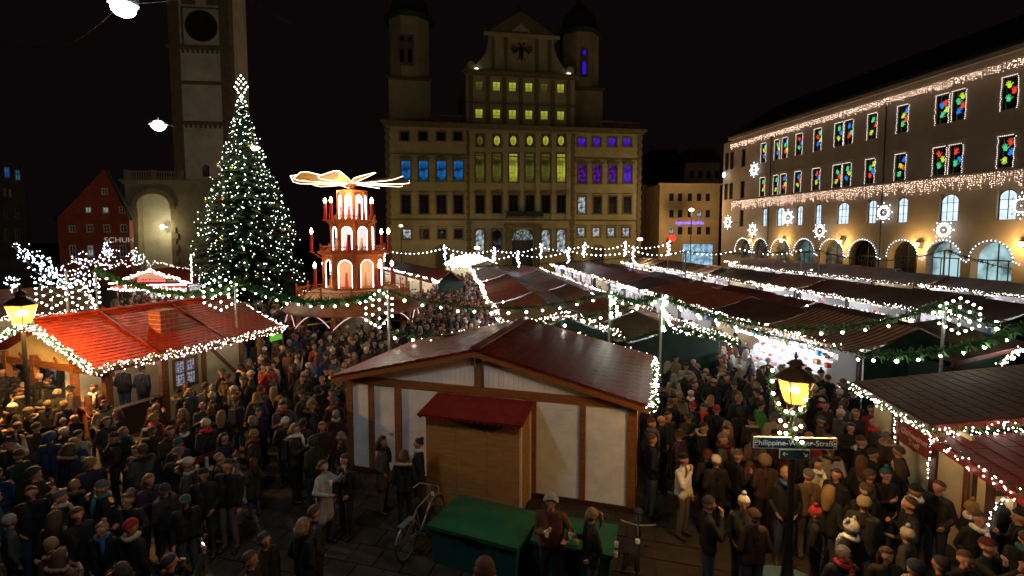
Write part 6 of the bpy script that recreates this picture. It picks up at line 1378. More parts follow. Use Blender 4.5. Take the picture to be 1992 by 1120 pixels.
def bicycle(loc, ang, label, col):
    t = thing('bicycle', label, 'bicycle', loc, ang); t.scale = (1.1,)*3; fm = M('bike_'+col, {'silver': (.3, .3, .3), 'black': (.03, .03, .035)}[col], .35, metal=.6)
    for x in (-.53, .53):
        m = MB(); m.tube([(x+.34*math.cos(i*PI/12), 0, .35+.34*math.sin(i*PI/12)) for i in range(24)], .02, 6, True); w_ = obj('wheel', m, M('rubber', (.02, .02, .02), .7), t); m = MB(); m.tube([(x+.315*math.cos(i*PI/12), 0, .35+.315*math.sin(i*PI/12)) for i in range(24)], .009, 4, True)
        for i in range(14): m.tube([(x, 0, .35), (x+.31*math.cos(i*PI/7), 0, .35+.31*math.sin(i*PI/7))], .0022, 3)
        obj('rim', m, galv, w_); m = MB(); m.tube([(x+.39*math.cos(q), 0, .35+.39*math.sin(q)) for q in [math.radians(20+i*14) for i in range(11)]], .022, 5); obj('mudguard', m, fm, t)
    m = MB(); bb_, st_, hd0, hd1 = (-.05, 0, .3), (-.2, 0, .82), (.36, 0, .68), (.33, 0, .88)
    for a, b in ((bb_, st_), (bb_, hd0), (st_, hd1), (hd0, hd1), (bb_, (-.53, .04, .35)), (bb_, (-.53, -.04, .35)), (st_, (-.53, .04, .35)), (st_, (-.53, -.04, .35)), (hd0, (.53, .04, .35)), (hd0, (.53, -.04, .35))): m.tube([a, b], .017, 6)
    obj('frame', m, fm, t); m = MB(); m.tube([(-.2, 0, .8), (-.23, 0, .98)], .013, 6); m.lathe([(.03, .98), (.11, .99), (.10, 1.03), (.03, 1.05)], 10, (-.24, 0), sq=.8); obj('saddle', m, M('saddle_black', (.02, .02, .02), .6), t)
    m = MB(); m.tube([(.33, 0, .88), (.31, 0, 1.05)], .014, 6); m.tube([(.16, -.3, 1.02), (.3, -.22, 1.08), (.33, 0, 1.06), (.3, .22, 1.08), (.16, .3, 1.02)], .012, 6); obj('handlebar', m, galv, t)
    m = MB(); m.tube([(-.05, -.12, .3), (-.05, .12, .3)], .015, 5); m.tube([(-.05, -.1, .3), (.05, -.12, .17)], .01, 5); m.box(.01, .1, -.2, -.11, .155, .18); m.box(-.2, -.11, .11, .2, .42, .445); m.tube([(-.05, .1, .3), (-.15, .12, .43)], .01, 5); obj('pedals', m, dark_metal, t)
    m = MB(); m.box(-.75, -.35, -.06, .06, .74, .755); m.bar((-.7, .06, .75), (-.53, .05, .36), .012); m.bar((-.7, -.06, .75), (-.53, -.05, .36), .012); obj('rack', m, fm, t)
    m = MB(); m.lathe([(.01, .78), (.045, .8), (.04, .86), (.01, .87)], 8, (.42, 0)); obj('headlight', m, wsg, t); return t
bp_ = P(812, 1088, 0); bicycle((bp_.x, bp_.y+.55, 0), math.radians(68), 'silver bicycle parked left of the green peaked box', 'silver')
bp_ = P(1248, 1120, 0); bicycle((bp_.x-.05, bp_.y+.15, 0), math.radians(-105), 'black bicycle parked right of the green flat box', 'black')
A, B = P(322, 985, .25), P(425, 945, .25); d = B-A; t = thing('timber_railing', 'dark red timber railing with pale pickets among the left crowd', 'railing', (A.x, A.y, 0), math.atan2(d.y, d.x)); L = d.length+.4
m = MB(); m.box(0, L, -.04, .04, 1.05, 1.2); obj('rail', m, redpaint, t); m = MB(); m.box(0, L, -.03, .03, .15, .27); obj('rail', m, redpaint, t)
for i in range(int(L/.42)+1): m = MB(); x = .1+i*.42; m.hexa([(x-.05, -.07, .08), (x+.05, -.07, .08), (x+.05, -.042, .08), (x-.05, -.042, .08), (x-.035, -.07, 1.15), (x+.035, -.07, 1.15), (x+.035, -.042, 1.15), (x-.035, -.042, 1.15)]); obj('picket', m, redpaint if i % 2 else whiteb, t)
# ============================================================ people
skin = M('skin', (.36, .185, .12), .55); coatm = M('coat_cloth', (.1, .1, .1), .8, objcol=True, noise=.25, nscale=14, bump=.35, bscale=30)
shoe = M('shoe_leather', (.02, .016, .014), .5); dkf = M('eye_dark', (.02, .012, .01), .4); lipm = M('lips', (.3, .09, .07), .5)
def trous():
    m = M('trouser_cloth', (.02, .022, .03), .8); n = m.node_tree.nodes; oi = n.new('ShaderNodeObjectInfo'); r = n.new('ShaderNodeValToRGB'); e = r.color_ramp.elements
    e[0].color = (.012, .012, .014, 1); e[1].position = .55; e[1].color = (.03, .04, .075, 1); q = e.new(.85); q.color = (.09, .08, .07, 1); r.color_ramp.interpolation = 'CONSTANT'
    m.node_tree.links.new(oi.outputs['Random'], r.inputs[0]); m.node_tree.links.new(r.outputs[0], n['Principled BSDF'].inputs['Base Color']); return m
trm = trous()
def hand(caps, wrist, d, palm_n, grip=0.0):
    """palm, four unequal fingers and a thumb leaving the side of the palm"""
    d = d.normalized(); n = palm_n.normalized(); s = d.cross(n).normalized(); w0 = wrist
    caps.append((w0, w0+d*.08, .030, .034, 0, 0)); base = w0+d*.085
    for i, (off, ln) in enumerate(((-.030, .062), (-.010, .074), (.011, .070), (.031, .055))):
        a = base+s*off; k = d*(1-grip*.8)+n*grip; k.normalize(); mid = a+(d*(1-grip*.3)+n*grip*.6).normalized()*ln*.5; caps.append((a, mid, .0115, .0105, 0, 0)); caps.append((mid, mid+k*ln*.55, .0105, .009, 0, 0))
    t0 = w0+d*.025-s*.028; t1 = t0+(d*.6-s*.8+n*.35*grip*2).normalized()*.045; caps.append((t0, t1, .014, .012, 0, 0)); caps.append((t1, t1+(d*.9-s*.15+n*.5*grip).normalized()*.035, .012, .010, 0, 0))
V = lambda *a: Vector(a)
def body_caps(pose, hem=.82, wide=1.0, walk=0, female=False):
    """0 skin 1 coat 2 trousers 3 shoe; capsules of two radii"""
    c = []; sw = (.165 if not female else .148)*wide
    # legs
    for s in (-1, 1):
        f = walk*s
        hip = V(s*.09, 0, .90); knee = V(s*.10, -.03-.16*f, .50+abs(f)*.01); ank = V(s*.105, .03+.10*(-f if f < 0 else -f*1.2), .09+(.06 if f < 0 else 0))
        if walk == 0: knee = V(s*.10, -.02, .49); ank = V(s*.11, .02, .09)
        c += [(hip, knee, .098*wide, .066, 2, 0), (knee, ank, .068, .046, 2, 0), (ank+V(0, .03, -.035), ank+V(s*.02, -.15, -.045), .046, .040, 3, 0)]
    # torso as stacked wide sections
    for s in (-1, 1):
        c += [(V(s*.07, 0, .95), V(s*.085*wide, .0, 1.20), .118*wide, .115*wide, 1, 0), (V(s*.085*wide, 0, 1.20), V(s*(sw-.055), .005, 1.38), .115*wide, .085, 1, 0)]
        if hem < .9: c.append((V(s*.075, 0, 1.0), V(s*.085, 0, hem+.10), .12*wide, (.125 if hem > .7 else .14)*wide, 1, 0))
    c += [(V(-sw+.01, .01, 1.405), V(sw-.01, .01, 1.405), .062, .062, 1, 0), (V(0, .02, 1.32), V(0, .01, 1.46), .085, .065, 1, 0), (V(0, .01, 1.44), V(0, -.005, 1.53), .055, .052, 0, 0)]
    # head: skull, jaw, nose, ears
    c += [(V(0, .015, 1.635), V(0, -.012, 1.632), .092, .086, 0, 0), (V(0, -.03, 1.60), V(0, -.05, 1.555), .066, .038, 0, 0), (V(0, -.098, 1.615), V(0, -.112, 1.592), .010, .014, 0, 0)]
    for s in (-1, 1): c.append((V(s*.086, .01, 1.615), V(s*.09, .015, 1.60), .014, .012, 0, 0))
    # arms
    for s in (-1, 1):
        sh = V(s*sw, .01, 1.395); kind = pose[0] if s < 0 else pose[1]
        if kind == 'd': el = V(s*(sw+.055), .03, 1.12); wr = V(s*(sw+.05), -.05, .88); d = V(0, -.25, -1); n = V(-s, 0, 0); g = .25
        elif kind == 'p': el = V(s*(sw+.08), .07, 1.13); wr = V(s*(sw+.0), -.06, .98); d = V(-s*.5, -.3, -.8); n = V(-s, 0, .0); g = .3
        elif kind == 'c': el = V(s*(sw+.035), -.04, 1.13); wr = V(s*.09, -.24, 1.24); d = V(-s*.55, -.25, .45); n = V(-s*.3, .5, .6); g = .9
        elif kind == 'm': el = V(s*(sw+.05), -.14, 1.18); wr = V(s*.05, -.19, 1.44); d = V(-s*.2, .0, 1); n = V(-s*.3, 1, 0); g = .8
        elif kind == 'u': el = V(s*(sw+.03), -.22, 1.30); wr = V(s*.10, -.40, 1.52); d = V(-s*.1, -.2, 1); n = V(-s*.5, .8, 0); g = .8
        elif kind == 'o': el = V(s*(sw+.14), -.02, 1.20); wr = V(s*(sw+.05), -.24, 1.16); d = V(-s*.1, -1, .1); n = V(0, 0, 1); g = .35
        elif kind == 'h': el = V(s*(sw+.12), -.05, 1.45); wr = V(s*(sw-.02), -.16, 1.68); d = V(-s*.2, -.1, 1); n = V(0, 1, 0); g = .7
        c += [(sh, el, .066*wide, .052, 1, 0), (el, wr, .053, .040, 1, 0)]; hand(c, wr+(wr-el).normalized()*.02, d, n, g)
    return c
def caps_mesh(name, caps, mats, voxel, ratio=None, eyes=True):
    m = MB()
    for a, b, ra, rb, mt, _ in caps:
        a, b = Vector(a), Vector(b); d = (b-a); L = d.length; dn = d.normalized() if L > 1e-6 else V(0, 0, 1); u = V(0, 0, 1) if abs(dn.z) < .9 else V(1, 0, 0); x = dn.cross(u).normalized(); y = x.cross(dn)
        prof = []; 
        for i in range(5): t = -PI/2+PI/2*i/4; prof.append((max(ra*math.cos(t), 1e-4), ra*math.sin(t)))
        for i in range(5): t = PI/2*i/4; prof.append((max(rb*math.cos(t), 1e-4), L+rb*math.sin(t)))
        k = 12 if ra > .02 else 8; vs = []; fs = []
        for r_, h in prof:
            for j in range(k): q = 2*PI*j/k; vs.append(a+dn*h+(x*math.cos(q)+y*math.sin(q))*r_)
        for i in range(len(prof)-1):
            for j in range(k): fs.append((i*k+j, i*k+(j+1) % k, (i+1)*k+(j+1) % k, (i+1)*k+j))
        fs += [tuple(range(k))[::-1], tuple((len(prof)-1)*k+j for j in range(k))]; m.add(vs, fs)
    me = m.mesh(name+'_raw', []); o = bpy.data.objects.new('tmp', me); C.objects.link(o)
    md = o.modifiers.new('r', 'REMESH'); md.mode = 'VOXEL'; md.voxel_size = voxel; md.use_smooth_shade = True
    sm = o.modifiers.new('s', 'SMOOTH'); sm.iterations = 2; sm.factor = .5
    if ratio: dc = o.modifiers.new('d', 'DECIMATE'); dc.ratio = ratio
    dg = bpy.context.evaluated_depsgraph_get(); ev = o.evaluated_get(dg); out = bpy.data.meshes.new_from_object(ev); bpy.data.objects.remove(o); bpy.data.meshes.remove(me)
    out.name = name; out.materials.clear(); [out.materials.append(x) for x in mats]
    nf = len(out.polygons); ctr = np.empty(nf*3); out.polygons.foreach_get('center', ctr); ctr = ctr.reshape(-1, 3); best = np.full(nf, 9e9); lab = np.zeros(nf, int)
    for a, b, ra, rb, mt, _ in caps:
        a, b = np.array(a), np.array(b); d = b-a; L2 = max(d@d, 1e-9); t = np.clip(((ctr-a)@d)/L2, 0, 1); dist = np.linalg.norm(ctr-(a+t[:, None]*d), axis=1)-(ra+(rb-ra)*t)
        k = dist < best; best[k] = dist[k]; lab[k] = mt
    out.polygons.foreach_set('material_index', lab.astype(np.int32)); out.polygons.foreach_set('use_smooth', [True]*nf); out.update(); return out
def add_face(me):
    """eyes, brows and mouth set into the remeshed head"""
    import bmesh
    bm = bmesh.new(); bm.from_mesh(me)
    def blob(c, r, mi):
        g = bmesh.ops.create_icosphere(bm, subdivisions=1, radius=1, matrix=Matrix.Translation(c) @ Matrix.Diagonal((*r, 1)))
        for v in g['verts']:
            for f in v.link_faces: f.material_index = mi
    for s in (-1, 1): blob((s*.034, -.082, 1.628), (.013, .010, .008), 4); blob((s*.034, -.086, 1.648), (.018, .006, .004), 4)
    blob((0, -.092, 1.563), (.022, .008, .006), 5)
    bm.to_mesh(me); bm.free()
PM = [skin, coatm, trm, shoe, dkf, lipm]
POSES = [('pp', .82, 1.0, 0, 0), ('dd', .86, 1.05, 0, 0), ('cp', .80, 1.0, 0, 0), ('cd', .62, .95, 0, 1), ('pp', .55, .95, 0, 1), ('um', .80, 1.0, 0, 0), ('dd', .84, 1.0, .9, 0), ('md', .84, 1.05, 0, 0), ('co', .88, 1.12, 0, 0), ('ou', .50, .92, 0, 1), ('hh', .86, 1.0, 0, 0)]
BOD = []
for i, (ps, hem, wd, wk, fem) in enumerate(POSES):
    me = caps_mesh('person_body', body_caps(ps, hem, wd, wk, fem), PM, .0135); add_face(me); BOD.append(me)
LOW = [caps_mesh('low', body_caps(*(lambda p: (p[0], p[1], p[2], p[3], p[4]))(POSES[i])), PM, .03, .16) for i in (0, 2, 3, 4, 7)]
# headwear and hair, each built round the head
hatm = M('knit', (.5, .5, .5), .9, objcol=True, noise=.3, nscale=40, bump=.6, bscale=60); hairm = M('hair', (.1, .05, .02), .68, objcol=True, noise=.5, nscale=30, stretch=(4, 4, 1), bump=.4, bscale=40)
def shell(f, mat, name, nu=16, nv=9, extra=None):
    m = MB(); vs = []; 
    for j in range(nv+1):
        for i in range(nu): vs.append(f(2*PI*i/nu, j/nv))
    m.add(vs, [(j*nu+i, j*nu+(i+1) % nu, (j+1)*nu+(i+1) % nu, (j+1)*nu+i) for j in range(nv) for i in range(nu)]+[tuple(range(nu))[::-1]])
    if extra: extra(m)
    return m.mesh(name, mat, True)
HC = V(0, .006, 1.637)
def cap(rx, ry, rz, front, side, back, jit=0, dz=0):
    """front/side/back: how far down the cap reaches, as angles from the crown"""
    r = random.Random(int(front*100+back*10+rx*1000))
    def f(a, v):
        fy = -math.sin(a); lim = (front if fy > 0 else back)*abs(fy)**1.3+side*(1-abs(fy)**1.3)   # a: front is -y
        th = v*lim; j = 1+jit*r.uniform(-1, 1); 
        return (HC.x+rx*j*math.sin(th)*math.cos(a), HC.y+ry*j*math.sin(th)*math.sin(a), HC.z+dz+rz*j*math.cos(th))
    return f
def long_(L, rx=.106, back=.105, jit=.04):
    r = random.Random(int(L*100))
    def f(a, v):
        fy = -math.sin(a)
        if v < .45: lim = .95 if fy > .3 else 1.6; th = v/.45*lim; return (rx*math.sin(th)*math.cos(a), HC.y+.118*math.sin(th)*math.sin(a), HC.z+.118*math.cos(th))
        t = (v-.45)/.55
        if fy > .3: return (rx*math.sin(.95)*math.cos(a)*(1+.1*t), HC.y+.118*math.sin(.95)*math.sin(a)+.02*t, HC.z+.118*math.cos(.95)+.01*t)
        w_ = 1+.2*math.sin(PI*t)*.6-.25*t*t; z = HC.z-L*t*(1 if fy < 0 else .9); return (rx*math.cos(a)*w_*(1+jit*r.uniform(-1, 1)), HC.y+.02+.12*math.sin(a)*(1.05+.1*t)*(1+jit*r.uniform(-1, 1)), z+r.uniform(-.01, .01))
    return f
def bobble(m): m.ball((0, .01, 1.80), .042, 8, 6)
def brim(m): m.lathe([(.1, 1.685), (.108, 1.66), (.112, 1.685)], 16, (0, .004), sq=1.12)
def peak(m): m.hexa([(-.07, -.18, 1.655), (.07, -.18, 1.655), (.08, -.08, 1.67), (-.08, -.08, 1.67), (-.07, -.18, 1.665), (.07, -.18, 1.665), (.08, -.08, 1.69), (-.08, -.08, 1.69)])
def tail(m): m.tube([(0, .11, 1.66), (0, .17, 1.62), (0, .18, 1.50), (0, .15, 1.38)], [.03, .035, .03, .008], 8)
def bun(m): m.ball((0, .08, 1.735), .045, 8, 6)
def fur(m):
    r = random.Random(2)
    for i in range(26):
        a = 2*PI*i/26
        for k in range(3): b = a+r.uniform(-.1, .1); p = V(.145*math.cos(b), .06+.10*math.sin(b)*1.0, 1.475+.015*r.random()+.03*math.sin(b)); m.ball(p, .034*r.uniform(.7, 1.1), 6, 4)
def ears2(m):
    for s in (-1, 1): m.lathe([(.035, 1.72), (.025, 1.78), (.002, 1.81)], 8, (s*.07, 0))
HW_ = {'short': shell(cap(.100, .112, .112, .85, 1.35, 1.9, .03), hairm, 'hair'), 'crop': shell(cap(.096, .106, .103, .75, 1.2, 1.75, .02), hairm, 'hair'),
       'bald': shell(lambda a, v: (.096*math.cos(a), HC.y+.104*math.sin(a)*(1 if math.sin(a) > -.2 else .1), HC.z+.01-.05*v), hairm, 'hair'),
       'bob': shell(long_(.12), hairm, 'hair'), 'long': shell(long_(.30, jit=.06), hairm, 'hair'), 'curly': shell(long_(.20, .135, jit=.12), hairm, 'hair'),
       'ponytail': shell(cap(.100, .112, .110, .8, 1.3, 1.9), hairm, 'hair', extra=tail), 'bun': shell(cap(.100, .112, .110, .8, 1.3, 1.9), hairm, 'hair', extra=bun),
       'beanie': shell(cap(.103, .116, .128, 1.15, 1.3, 1.55), hatm, 'hat', extra=None), 'bobble': shell(cap(.105, .118, .132, 1.15, 1.35, 1.6), hatm, 'hat', extra=bobble),
       'cap': shell(cap(.104, .118, .108, 1.15, 1.25, 1.45), hatm, 'hat', extra=peak), 'brimhat': shell(cap(.102, .114, .13, 1.2, 1.3, 1.45), hatm, 'hat', extra=brim),
       'hood': shell(cap(.128, .135, .138, .95, 1.75, 2.35), coatm, 'hood'), 'earhat': shell(cap(.108, .12, .13, 1.15, 1.6, 1.7), hatm, 'hat', extra=ears2)}
m = MB(); m.tube([(.085*math.cos(a), .005+.085*math.sin(a), 1.485+.018*math.sin(a*2+1)) for a in [i*PI/7 for i in range(14)]], .042, 8, True); m.tube([(.05, -.10, 1.47), (.07, -.14, 1.35), (.06, -.155, 1.15)], [.035, .038, .03], 6); SCARF = m.mesh('scarf', hatm, True)
m = MB(); fur(m); FUR = m.mesh('fur_collar', hatm, True)
m = MB(); m.hexa([(-.14, .14, 1.0), (.14, .14, 1.0), (.13, .27, 1.0), (-.13, .27, 1.0), (-.13, .12, 1.42), (.13, .12, 1.42), (.11, .23, 1.42), (-.11, .23, 1.42)]); m.tube([(-.1, .12, 1.40), (-.11, -.05, 1.46), (-.12, -.12, 1.3), (-.12, .10, 1.05)], .016, 5); m.tube([(.1, .12, 1.40), (.11, -.05, 1.46), (.12, -.12, 1.3), (.12, .10, 1.05)], .016, 5); BAG = m.mesh('backpack', coatm)
m = MB(); m.hexa([(-.31, -.08, .72), (-.24, -.08, .72), (-.24, .2, .72), (-.31, .2, .72), (-.30, -.05, .98), (-.25, -.05, .98), (-.25, .17, .98), (-.30, .17, .98)]); m.tube([(-.27, .06, .98), (-.20, .09, 1.42), (-.05, .1, 1.47)], .012, 5); SHB = m.mesh('shoulder_bag', M('black_leather', (.015, .013, .012), .45))
m = MB(); m.tube([(-.034+.022*math.cos(i*PI/5), -.094, 1.628+.018*math.sin(i*PI/5)) for i in range(10)], .003, 4, True); m.tube([(.034+.022*math.cos(i*PI/5), -.094, 1.628+.018*math.sin(i*PI/5)) for i in range(10)], .003, 4, True); m.tube([(-.05, -.09, 1.635), (-.088, .0, 1.63)], .003, 4); m.tube([(.05, -.09, 1.635), (.088, .0, 1.63)], .003, 4); GLS = m.mesh('glasses', dkf)
COL = {'black': (.012, .012, .013), 'dark grey': (.035, .035, .038), 'grey': (.10, .10, .10), 'light grey': (.32, .32, .30), 'navy': (.014, .018, .045), 'blue': (.02, .06, .17), 'brown': (.075, .038, .02), 'tan': (.20, .13, .07), 'beige': (.36, .29, .19), 'cream': (.58, .52, .40), 'white': (.68, .66, .60), 'olive': (.055, .055, .025), 'dark green': (.015, .045, .022), 'green': (.04, .22, .035), 'dark red': (.10, .015, .014), 'red': (.38, .02, .018), 'purple': (.06, .02, .07), 'teal': (.02, .10, .11), 'mustard': (.36, .22, .04), 'leather brown': (.20, .07, .025),
       'blond': (.27, .17, .07), 'dark hair': (.02, .012, .008), 'brown hair': (.07, .035, .016), 'reddish hair': (.10, .034, .014), 'grey hair': (.22, .21, .19), 'pink': (.5, .2, .22)}
HN = {'short': 'short %s hair', 'crop': 'cropped %s hair', 'bald': 'thinning %s hair', 'bob': '%s bobbed hair', 'long': 'long %s hair', 'curly': 'curly %s hair', 'ponytail': '%s ponytail', 'bun': '%s hair bun', 'beanie': '%s beanie', 'bobble': '%s bobble hat', 'cap': '%s cap', 'brimhat': '%s brimmed hat', 'hood': 'raised %s hood', 'earhat': '%s hat with ears'}
HAIRS = ('short', 'crop', 'bald', 'bob', 'long', 'curly', 'ponytail', 'bun')
used_lab = set(); placed = []
ZG = .03
def person(x, y, face, head, hc, coat, pose=0, scarf=None, furc=None, bag=None, glasses=False, cup=False, phone=False, where='', tall=1.0, grp='people in the market crowd'):
    t = link('person', BOD[pose]); t.location = (x, y, ZG if y < 24 else 0); t.rotation_euler = (0, 0, face); t.scale = (tall*1.1,)*3; t.color = (*[c*(.85 if coat in ('white', 'cream', 'light grey', 'beige', 'red', 'green') else .45) for c in COL[coat]], 1)
    hcn = hc.replace(' hair', ''); desc = 'person in %s coat' % coat.replace('leather brown', 'brown leather') + ' with ' + HN[head] % hcn
    if scarf: desc += ', %s scarf' % scarf
    if furc: desc += ', fur collar'
    if bag == 'b': desc += ', backpack'
    if bag == 's': desc += ', shoulder bag'
    if glasses: desc += ', glasses'
    if cup: desc += ', holding cup'
    if phone: desc += ', holding lit phone'
    if where: desc += ', '+where
    while len(desc.split()) > 16: sg = desc.split(', '); desc = ', '.join(sg[:1]+sg[2:]) if len(sg) > 2 else ' '.join(desc.split()[:16])
    used_lab.add(desc); tag(t, desc, 'person', grp)
    o = link('hair' if head in HAIRS else 'hood' if head == 'hood' else 'hat', HW_[head], t); o.color = (*[c*.7 for c in COL[hc]], 1)
    if scarf: link('scarf', SCARF, t).color = (*COL[scarf], 1)
    if furc: link('fur_collar', FUR, t).color = (*COL[furc], 1)
    if bag == 'b': link('backpack', BAG, t).color = (*COL[rnd.choice(('dark grey', 'navy', 'dark red'))], 1)
    if bag == 's': link('shoulder_bag', SHB, t)
    if glasses: link('glasses', GLS, t)
    placed.append((x, y)); return t
def held(t, kind, p, label):
    mw = Matrix.Translation(t.location) @ Matrix.Rotation(t.rotation_euler.z, 4, 'Z') @ Matrix.Scale(t.scale[0], 4); q = mw @ Vector(p)
    if kind == 'mug': o = link('mug', cup_me, None, q)
    else:
        m = MB(); m.box(-.038, .038, -.005, .005, -.075, .075); o = obj('phone', m, dark_metal); o.location = q; o.rotation_euler = (math.radians(-15), 0, t.rotation_euler.z)
        m = MB(); m.box(-.034, .034, .0055, .007, -.068, .068); obj('screen', m, M('phone_screen', (.9, .95, 1), emit=6, ecol=(.75, .85, 1)), o)
    return tag(o, label, kind)
def PP(px, py, z=1.80):
    v = P(px, py, z); return v.x, v.y
D2R = math.radians
